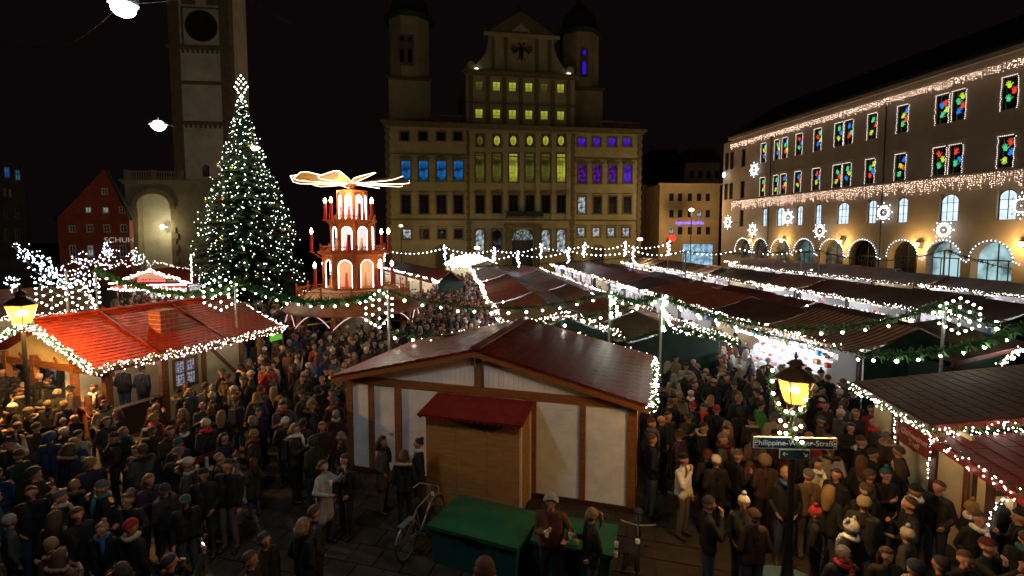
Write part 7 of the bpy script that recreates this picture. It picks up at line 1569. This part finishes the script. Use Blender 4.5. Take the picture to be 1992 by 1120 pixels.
man = [  # px, py of the head, facing (0 towards the viewer, 90 to the right), headgear, its colour, coat, pose, extras, where
 (152, 846, 180, 'crop', 'dark hair', 'beige', 1, {}, 'seen from behind in the left crowd'), (22, 848, 160, 'beanie', 'dark red', 'light grey', 7, {}, 'near the left edge'), (71, 833, 200, 'beanie', 'olive', 'dark grey', 0, {}, 'near the left edge'),
 (97, 852, 190, 'hood', 'blue', 'blue', 0, {}, 'left crowd'), (296, 839, 180, 'crop', 'brown hair', 'brown', 1, {}, 'left crowd beside the railing'), (248, 974, 0, 'short', 'brown hair', 'black', 8, {}, 'looking down at his hands, front left'),
 (150, 1003, 60, 'long', 'reddish hair', 'black', 0, {}, 'front left in shadow'), (240, 722, 180, 'short', 'dark hair', 'black', 0, {'tall': 1.05}, 'at the chimney hut counter'), (277, 724, 180, 'short', 'dark hair', 'dark grey', 0, {'tall': 1.05}, 'at the chimney hut counter'),
 (112, 766, 180, 'beanie', 'beige', 'olive', 0, {}, 'left crowd'), (77, 735, 190, 'beanie', 'cream', 'dark grey', 0, {}, 'by the left lantern'), (104, 712, 30, 'bob', 'brown hair', 'grey', 2, {'scarf': 'light grey'}, 'under the lit gable of the chimney hut'),
 (413, 772, 150, 'beanie', 'cream', 'dark grey', 0, {}, 'before the chimney hut'), (431, 808, 190, 'long', 'blond', 'black', 0, {}, 'before the chimney hut'), (364, 750, 200, 'bob', 'reddish hair', 'black', 0, {}, 'before the lattice window'),
 (304, 792, 180, 'bald', 'grey hair', 'brown', 0, {}, 'left crowd'), (442, 915, 0, 'short', 'dark hair', 'black', 1, {'tall': 1.05}, 'dark figure right of the railing'), (395, 925, 20, 'beanie', 'black', 'black', 0, {}, 'dark figure behind the railing'),
 (514, 1052, 60, 'short', 'dark hair', 'black', 0, {'glasses': True}, 'at the bottom edge'), (629, 908, 70, 'bob', 'brown hair', 'light grey', 9, {'phone': True}, 'long coat, lit by the phone'),
 (671, 896, 330, 'long', 'brown hair', 'black', 2, {'cup': True}, 'beside the woman with the phone'), (590, 1024, 150, 'bob', 'blond', 'black', 0, {}, 'front of the left crowd'), (612, 998, 130, 'short', 'brown hair', 'dark grey', 0, {}, 'front of the left crowd'),
 (744, 860, 80, 'curly', 'dark hair', 'grey', 4, {'scarf': 'black'}, 'before the white hut door'), (786, 888, 180, 'bob', 'reddish hair', 'black', 0, {'furc': 'beige'}, 'back to the viewer by the plywood annexe'), (814, 864, 270, 'bun', 'dark hair', 'navy', 2, {'scarf': 'cream', 'glasses': True}, 'left of the plywood annexe'),
 (555, 822, 180, 'beanie', 'white', 'black', 0, {}, 'middle left crowd'), (590, 824, 180, 'short', 'dark hair', 'olive', 0, {}, 'middle left crowd'), (627, 831, 20, 'long', 'blond', 'brown', 0, {}, 'middle left crowd'),
 (507, 758, 180, 'short', 'brown hair', 'dark green', 0, {}, 'middle left crowd'), (532, 760, 200, 'long', 'blond', 'dark grey', 0, {'scarf': 'beige'}, 'middle left crowd'), (552, 784, 160, 'long', 'blond', 'tan', 0, {}, 'middle left crowd'), (588, 769, 80, 'cap', 'dark grey', 'grey', 0, {}, 'middle left crowd'),
 (590, 729, 30, 'bald', 'grey hair', 'purple', 0, {}, 'middle left crowd'), (627, 740, 20, 'short', 'blond', 'black', 2, {'cup': True}, 'left of the white hut'), (645, 766, 10, 'long', 'dark hair', 'black', 2, {'scarf': 'pink'}, 'lit face left of the white hut'), (607, 782, 180, 'bob', 'grey hair', 'black', 0, {'furc': 'olive'}, 'left of the white hut'),
 (943, 1102, 180, 'curly', 'reddish hair', 'dark red', 0, {'furc': 'tan'}, 'at the bottom edge before the boxes'), (1072, 985, 350, 'hood', 'light grey', 'leather brown', 8, {'cup': True, 'tall': 1.04}, 'leaning at the green box'), (1150, 1003, 280, 'ponytail', 'blond', 'black', 2, {'cup': True}, 'beside the green box'),
 (1268, 865, 95, 'short', 'reddish hair', 'black', 0, {'tall': 1.07}, 'right corner of the white hut'), (1330, 895, 40, 'beanie', 'black', 'white', 7, {'bag': 's'}, 'hand at the mouth'), (1377, 887, 180, 'beanie', 'dark red', 'black', 0, {}, 'front of the right crowd'), (1393, 898, 180, 'beanie', 'white', 'black', 0, {}, 'front of the right crowd'),
 (1435, 887, 90, 'beanie', 'grey', 'black', 2, {}, 'front of the right crowd'), (1488, 897, 180, 'hood', 'tan', 'brown', 0, {}, 'left of the lantern post'), (1379, 987, 80, 'beanie', 'dark grey', 'black', 7, {'tall': 1.03}, 'eating a snack, standing in front'), (1447, 980, 340, 'bobble', 'white', 'grey', 0, {}, 'front right group'), (1466, 1006, 180, 'brimhat', 'brown', 'brown', 0, {}, 'front right group'),
 (1287, 818, 60, 'bald', 'grey hair', 'navy', 0, {}, 'right crowd by the white hut'), (1300, 811, 20, 'short', 'brown hair', 'dark grey', 0, {}, 'right crowd by the white hut'), (1339, 812, 10, 'cap', 'olive', 'olive', 2, {}, 'right crowd'), (1369, 832, 60, 'short', 'dark hair', 'black', 0, {'furc': 'beige'}, 'right crowd'), (1412, 840, 10, 'bob', 'brown hair', 'brown', 2, {}, 'right crowd'),
 (1347, 791, 200, 'beanie', 'red', 'dark grey', 0, {}, 'right crowd'), (1394, 798, 140, 'beanie', 'red', 'black', 0, {}, 'right crowd, strap over the shoulder'), (1381, 783, 190, 'beanie', 'mustard', 'black', 0, {}, 'between the two red hats'), (1311, 777, 60, 'beanie', 'black', 'olive', 0, {}, 'right crowd by the pole'), (1369, 795, 300, 'beanie', 'grey', 'black', 0, {'scarf': 'red'}, 'right crowd'), (1262, 791, 180, 'beanie', 'white', 'navy', 0, {}, 'below the light garland of the white hut'),
 (1431, 767, 170, 'long', 'reddish hair', 'black', 0, {'bag': 'b'}, 'right crowd'), (1472, 764, 0, 'cap', 'black', 'brown', 5, {}, 'left of the lantern taking a picture'), (1379, 736, 330, 'long', 'brown hair', 'olive', 0, {'furc': 'olive'}, 'right crowd'), (1414, 736, 0, 'short', 'brown hair', 'black', 0, {'furc': 'olive'}, 'right crowd'), (1351, 749, 60, 'ponytail', 'brown hair', 'black', 0, {}, 'right crowd'), (1339, 732, 0, 'beanie', 'grey', 'black', 0, {}, 'right crowd, pale zip'),
 (1369, 730, 10, 'short', 'brown hair', 'brown', 0, {}, 'right crowd'), (1409, 714, 180, 'bald', 'grey hair', 'dark red', 0, {}, 'right crowd'), (1465, 736, 0, 'long', 'brown hair', 'olive', 0, {'furc': 'tan'}, 'left of the lantern'), (1480, 790, 90, 'short', 'dark hair', 'green', 8, {}, 'left of the lantern garland'), (1355, 690, 20, 'short', 'dark hair', 'black', 0, {'scarf': 'white'}, 'in front of the green tarpaulin'), (1397, 693, 0, 'short', 'dark hair', 'navy', 0, {}, 'before the green tarpaulin'), (1411, 696, 10, 'beanie', 'light grey', 'dark grey', 0, {}, 'before the green tarpaulin'),
 (1430, 655, 180, 'short', 'dark hair', 'dark grey', 1, {'tall': 1.05}, 'in jeans, back to the viewer in the narrow aisle'), (1698, 884, 70, 'short', 'dark hair', 'black', 0, {}, 'breathing steam before the red sign'), (1692, 926, 80, 'short', 'brown hair', 'dark grey', 0, {'furc': 'olive', 'glasses': True}, 'right of the lantern'), (1724, 926, 0, 'bobble', 'teal', 'black', 2, {'glasses': True}, 'right crowd'), (1573, 926, 180, 'beanie', 'grey', 'tan', 0, {}, 'right of the lantern post'), (1590, 904, 20, 'long', 'dark hair', 'cream', 0, {'scarf': 'white'}, 'right of the lantern post'),
 (1627, 925, 300, 'long', 'brown hair', 'black', 0, {}, 'right crowd'), (1614, 958, 120, 'long', 'blond', 'black', 0, {}, 'right crowd'), (1684, 963, 180, 'short', 'brown hair', 'black', 1, {'tall': 1.05}, 'front of the right crowd'), (1770, 990, 250, 'short', 'brown hair', 'black', 8, {'tall': 1.04}, 'gesturing in the right crowd'), (1781, 956, 200, 'brimhat', 'black', 'black', 0, {'scarf': 'white'}, 'right crowd'), (1826, 949, 290, 'short', 'reddish hair', 'dark grey', 0, {}, 'bearded, by the cream hut wall'),
 (1906, 1012, 340, 'short', 'brown hair', 'black', 0, {'scarf': 'white'}, 'near the right edge'), (1955, 966, 60, 'short', 'dark hair', 'black', 2, {}, 'in the arched opening at the right'), (1922, 1065, 20, 'beanie', 'dark red', 'black', 5, {'phone': True}, 'lower right corner'), (1655, 1028, 200, 'earhat', 'white', 'black', 0, {'scarf': 'white'}, 'long white scarf down the back'), (1702, 826, 60, 'beanie', 'beige', 'dark grey', 0, {'scarf': 'red'}, 'right crowd'),
 (1635, 806, 280, 'bobble', 'cream', 'grey', 0, {}, 'right of the lantern glow'), (1665, 806, 0, 'long', 'blond', 'dark grey', 0, {}, 'right of the lantern glow'), (1606, 790, 0, 'short', 'brown hair', 'brown', 0, {}, 'right of the lantern glow'), (1696, 798, 0, 'short', 'reddish hair', 'red', 0, {}, 'right crowd by the cream hut'), (1633, 765, 180, 'beanie', 'cream', 'purple', 0, {}, 'behind the lantern'), (1659, 765, 20, 'beanie', 'black', 'black', 0, {}, 'behind the lantern'), (1655, 834, 350, 'curly', 'dark hair', 'black', 2, {'cup': True}, 'right crowd by the cream hut'),
 (1877, 1090, 330, 'short', 'brown hair', 'black', 0, {}, 'at the bottom right edge'), (1830, 1100, 200, 'short', 'dark hair', 'black', 0, {}, 'at the bottom right edge'), (1745, 905, 200, 'long', 'brown hair', 'black', 0, {}, 'leaning by the red sign'), (1610, 736, 180, 'short', 'brown hair', 'navy', 0, {}, 'before the white lit counter'), (1555, 706, 200, 'short', 'dark hair', 'dark grey', 0, {}, 'before the white lit counter'), (1640, 745, 150, 'beanie', 'grey', 'grey', 0, {}, 'before the white lit counter'),
 (487, 1090, 90, 'short', 'brown hair', 'dark grey', 0, {}, 'at the bottom edge'), (60, 960, 40, 'short', 'brown hair', 'black', 0, {}, 'dark lower left corner'), (106, 1010, 200, 'long', 'brown hair', 'black', 4, {}, 'dark lower left corner'), (330, 1095, 150, 'short', 'dark hair', 'black', 5, {'phone': True}, 'bending arm with phone at the bottom left')]
man = [(q if q[8] not in ('front of the right crowd', 'middle left crowd', 'right crowd') else q[:8]+(q[8]+(' left of the railing' if 0 else ''),)) for q in man]
for (px, py, fc, hd, hc, coat, pose, ex, wh) in man:
    x, y = PP(px, py); tl = ex.pop('tall', 1.0) if 'tall' in ex else 1.0
    t = person(x, y, D2R(fc), hd, hc, coat, pose, where=wh, tall=tl, **ex)
    if ex.get('cup'): held(t, 'mug', (-.035, -.335, 1.24) if pose in (2, 8) else (0, -.3, 1.2), 'mug held by the person in %s coat %s' % (coat.replace('leather brown', 'brown leather'), wh))
    if ex.get('phone'): held(t, 'phone', (.0, -.47, 1.60), 'lit phone held up by the person %s' % wh)
nman = len(man)
# ------------------------------------------------------------ the rest of the crowd
def inpoly(x, y, poly):
    c = False; j = len(poly)-1
    for i in range(len(poly)):
        (xi, yi), (xj, yj) = poly[i], poly[j]
        if (yi > y) != (yj > y) and x < (xj-xi)*(y-yi)/(yj-yi)+xi: c = not c
        j = i
    return c
def wpoly(obj_o, ang, x0, x1, y0, y1):
    ca, sa = math.cos(ang), math.sin(ang); return [(obj_o.x+ca*x-sa*y, obj_o.y+sa*x+ca*y) for x, y in ((x0, y0), (x1, y0), (x1, y1), (x0, y1))]
blocked = [wpoly(FL, hang, -.3, HW+.3, -.2, HDp+.3), wpoly(FL, hang, a0-.2, a1+.3, -aD-.4, .3) if False else wpoly(FL, hang, 1.8, 5.3, -1.5, .3), wpoly(Vector((G0.x, G0.y, 0)), la, .35, LL-.3, .2, 6.3), wpoly(Vector((R0.x, R0.y, 0)), ra, -3.4, RL+.3, -8, -.25), wpoly(Vector((a_.x, a_.y, 0)), math.atan2(dd.y, dd.x), 0, 9, .2, 5.4), wpoly(Vector((Lg.x, Lg.y, 0)), ag, -.3, Wg+.3, -.2, 5),
           wpoly(Vector((A_.x, A_.y, 0)), math.atan2((B_-A_).y, (B_-A_).x), -.2, 8, -.2, 4), [(D(836, 1022, 9).x-2, 8.8), (3, 8.8), (3, 11.6), (-2, 11.9)]]
for ri, (nm, ra0, W, side, Y0, Y1, cyc) in enumerate(rows):
    s = 1 if side > 0 else -1; xs = sorted((ra0+.0*s, ra0+s*W)); blocked.append([tuple(rowpt(xs[0], Y0-.2)[:2]), tuple(rowpt(xs[1], Y0-.2)[:2]), tuple(rowpt(xs[1], Y1+5)[:2]), tuple(rowpt(xs[0], Y1+5)[:2])])
blocked.append(blocked_extra)
def free(x, y):
    if (x-pc.x)**2+(y-pc.y-1.7)**2 < 3.9**2 or (x-tx)**2+(y-ty)**2 < 5.2**2 or (x-lp.x)**2+(y-lp.y)**2 < .3: return False
    return not any(inpoly(x, y, b) for b in blocked)
polys = [([(-40, 705), (60, 690), (175, 735), (215, 790), (330, 770), (470, 715), (500, 660), (560, 640), (660, 722), (668, 780), (664, 840), (600, 860), (520, 870), (440, 890), (400, 960), (270, 1000), (230, 1130), (-60, 1130)], .64),
         ([(470, 582), (560, 588), (700, 600), (800, 575), (850, 555), (868, 524), (878, 512), (940, 512), (950, 540), (1005, 640), (760, 664), (700, 690), (660, 722), (560, 640), (480, 640)], .54),
         ([(1262, 730), (1300, 690), (1380, 640), (1460, 610), (1500, 660), (1560, 700), (1650, 745), (1700, 800), (1740, 870), (1800, 940), (1900, 975), (2000, 1000), (2000, 1130), (1660, 1130), (1600, 1010), (1540, 945), (1480, 905), (1420, 870), (1300, 850), (1262, 830)], .60),
         ([(190, 592), (250, 570), (370, 558), (480, 552), (560, 560), (560, 580), (470, 592), (330, 590)], .75)]
def aisle(x, y): a = x-RD*y; return (11.5 < a < 13.9 and 20 < y < 66) or (23.3 < a < 25.5 and 26 < y < 62) or (35.3 < a < 37.7 and 36 < y < 60)
cands = []; cell = {}
rr = random.Random(21)
def okd(x, y, d):
    cx, cy_ = int(x/.9), int(y/.9)
    for i in (-1, 0, 1):
        for j in (-1, 0, 1):
            for (a, b) in cell.get((cx+i, cy_+j), ()):
                if (a-x)**2+(b-y)**2 < d*d: return False
    return True
def put(x, y): cell.setdefault((int(x/.9), int(y/.9)), []).append((x, y))
for x, y in placed: put(x, y)
for _ in range(90000):
    y = 7+58*rr.random()**1.25; x = rr.uniform(-1.15, 1.15)*y
    px, py = project((x, y, 1.8)); d = None
    for pl, dd_ in polys:
        if inpoly(px, py, pl): d = dd_; break
    if d is None and aisle(x, y): d = .55
    if d is None: continue
    if d and okd(x, y, d) and free(x, y): put(x, y); cands.append((x, y, px, py))
cands.sort(key=lambda q: q[1])
coats = ['black']*9+['dark grey']*6+['navy']*4+['brown', 'brown', 'brown', 'olive', 'olive', 'dark green', 'dark red', 'purple', 'grey', 'grey', 'tan', 'blue', 'red', 'beige', 'leather brown', 'light grey']
hats = ['beanie']*5+['bobble', 'bobble', 'cap', 'brimhat', 'hood', 'earhat']; hatc = ['black', 'dark grey', 'grey', 'light grey', 'cream', 'white', 'beige', 'tan', 'mustard', 'red', 'dark red', 'navy', 'black', 'dark grey', 'olive', 'grey', 'cream', 'brown', 'teal', 'brown']
hairs = ['short']*5+['crop', 'crop', 'bald', 'bob', 'bob', 'long', 'long', 'long', 'curly', 'ponytail', 'bun']; hairc = ['dark hair', 'brown hair', 'brown hair', 'blond', 'blond', 'reddish hair', 'grey hair']
def zone(px, py, x, y):
    if px < 215: return 'beneath the chimney hut gable' if py < 790 else 'in the left crowd'
    if px < 470 and py > 690: return 'before the chimney hut'
    if px < 600 and py > 640: return 'in the middle left crowd'
    if px < 700 and py > 640: return 'left of the white hut'
    if px < 620: return 'in front of the Christmas tree'
    if px < 1010: return 'in the crowd around the pyramid' if py > 560 else 'in the packed central aisle'
    if py < 680: return 'in the narrow aisle between stalls'
    if px < 1420: return 'right of the white hut'
    if px < 1560: return 'left of the right lantern'
    return 'right of the right lantern'
NI = 300-nman
for k, (x, y, px, py) in enumerate(cands[:NI]):
    for tr in range(60):
        hat = rr.random() < .5; hd = rr.choice(hats if hat else hairs); hc = rr.choice(hatc if hat else hairc); ct = rr.choice(coats)
        if hd == 'hood': hc = ct
        ex = {}
        if rr.random() < .35: ex['scarf'] = rr.choice(('red', 'white', 'grey', 'beige', 'blue', 'dark red', 'black', 'teal'))
        elif rr.random() < .25: ex['furc'] = rr.choice(('tan', 'beige', 'olive'))
        if rr.random() < .12: ex['bag'] = 'b'
        if rr.random() < .1: ex['glasses'] = True
        z = zone(px, py, x, y); hcn = hc.replace(' hair', ''); ds = 'person in %s coat' % ct.replace('leather brown', 'brown leather')+' with '+HN[hd] % hcn
        if ex.get('scarf'): ds += ', %s scarf' % ex['scarf']
        if ex.get('furc'): ds += ', fur collar'
        if ex.get('bag'): ds += ', backpack'
        if ex.get('glasses'): ds += ', glasses'
        if ds+', '+z not in used_lab and len((ds+' '+z).split()) <= 16: break
    fc = rr.gauss(180, 50) if rr.random() < .5 else rr.uniform(0, 360)
    if rr.random() < .45:
        q = min((c for c in cands[:NI] if (c[0], c[1]) != (x, y)), key=lambda c: (c[0]-x)**2+(c[1]-y)**2); fc = math.degrees(math.atan2(q[0]-x, -(q[1]-y)))+rr.gauss(0, 12)
    person(x, y, D2R(fc), hd, hc, ct, rr.choice((0, 0, 1, 2, 3, 4, 7, 8, 2)), where=z, tall=rr.uniform(.9, 1.07) if rr.random() > .06 else rr.uniform(.7, .8), **ex)
# everyone beyond: one crowd
hd_low = {}
for k, nm in enumerate(('beanie', 'short', 'long', 'bobble')):
    me = HW_[nm]; v = np.empty(len(me.vertices)*3); me.vertices.foreach_get('co', v); hd_low[nm] = (v.reshape(-1, 3), [tuple(p.vertices) for p in me.polygons])
lowd = []
for me in LOW:
    v = np.empty(len(me.vertices)*3); me.vertices.foreach_get('co', v); lowd.append((v.reshape(-1, 3), [tuple(p.vertices) for p in me.polygons], [p.material_index for p in me.polygons]))
VV = []; LI = []; LS = []; CC = []; base = 0
for (x, y, px, py) in cands[NI:]:
    a = D2R(rr.gauss(180, 70)); s = rr.uniform(1.03, 1.17); ca, sa = math.cos(a)*s, math.sin(a)*s; R_ = np.array([[ca, sa, 0], [-sa, ca, 0], [0, 0, s]]); off = np.array([x, y, 0.0])
    v, fs, ml = rr.choice(lowd); hn = rr.choice(('beanie', 'beanie', 'short', 'short', 'long', 'bobble')); hv, hf = hd_low[hn]
    ct = COL[rr.choice(coats)]; hc = COL[rr.choice(hatc if hn in ('beanie', 'bobble') else hairc)]; sk = (.42*rr.uniform(.8, 1.1), .22, .14); tc = rr.choice(((.012, .012, .014), (.03, .04, .075), (.05, .045, .04)))
    tbl = (sk, ct, tc, (.02, .016, .014), (0, 0, 0), (0, 0, 0))
    VV.append(v@R_+off); 
    for f, mi in zip(fs, ml): LI.extend([q+base for q in f]); LS.append(len(f)); CC.append(tbl[mi])
    base += len(v); VV.append(hv@R_+off)
    for f in hf: LI.extend([q+base for q in f]); LS.append(len(f)); CC.append(hc)
    base += len(hv)
if VV:
    VV = np.concatenate(VV); me = bpy.data.meshes.new('crowd'); me.vertices.add(len(VV)); me.vertices.foreach_set('co', VV.astype(np.float32).ravel()); me.loops.add(len(LI)); me.loops.foreach_set('vertex_index', np.array(LI, np.int32)); me.polygons.add(len(LS))
    st_ = np.concatenate([[0], np.cumsum(LS)[:-1]]).astype(np.int32); me.polygons.foreach_set('loop_start', st_); me.polygons.foreach_set('use_smooth', np.ones(len(LS), bool)); me.update(calc_edges=True)
    at = me.attributes.new('Col', 'FLOAT_COLOR', 'FACE'); at.data.foreach_set('color', np.concatenate([np.array(CC, np.float32), np.ones((len(CC), 1), np.float32)], axis=1).ravel())
    m_ = M('crowd_cloth', (.1, .1, .1), .75); an = m_.node_tree.nodes.new('ShaderNodeAttribute'); an.attribute_name = 'Col'; m_.node_tree.links.new(an.outputs['Color'], m_.node_tree.nodes['Principled BSDF'].inputs['Base Color']); me.materials.append(m_)
    o = link('crowd', me); o['kind'] = 'stuff'; o['label'] = 'dense crowd of visitors filling the central aisle and the ground round the pyramid'; o['category'] = 'crowd'
print('PEOPLE', nman, len(cands), 'crowd faces', len(LS))
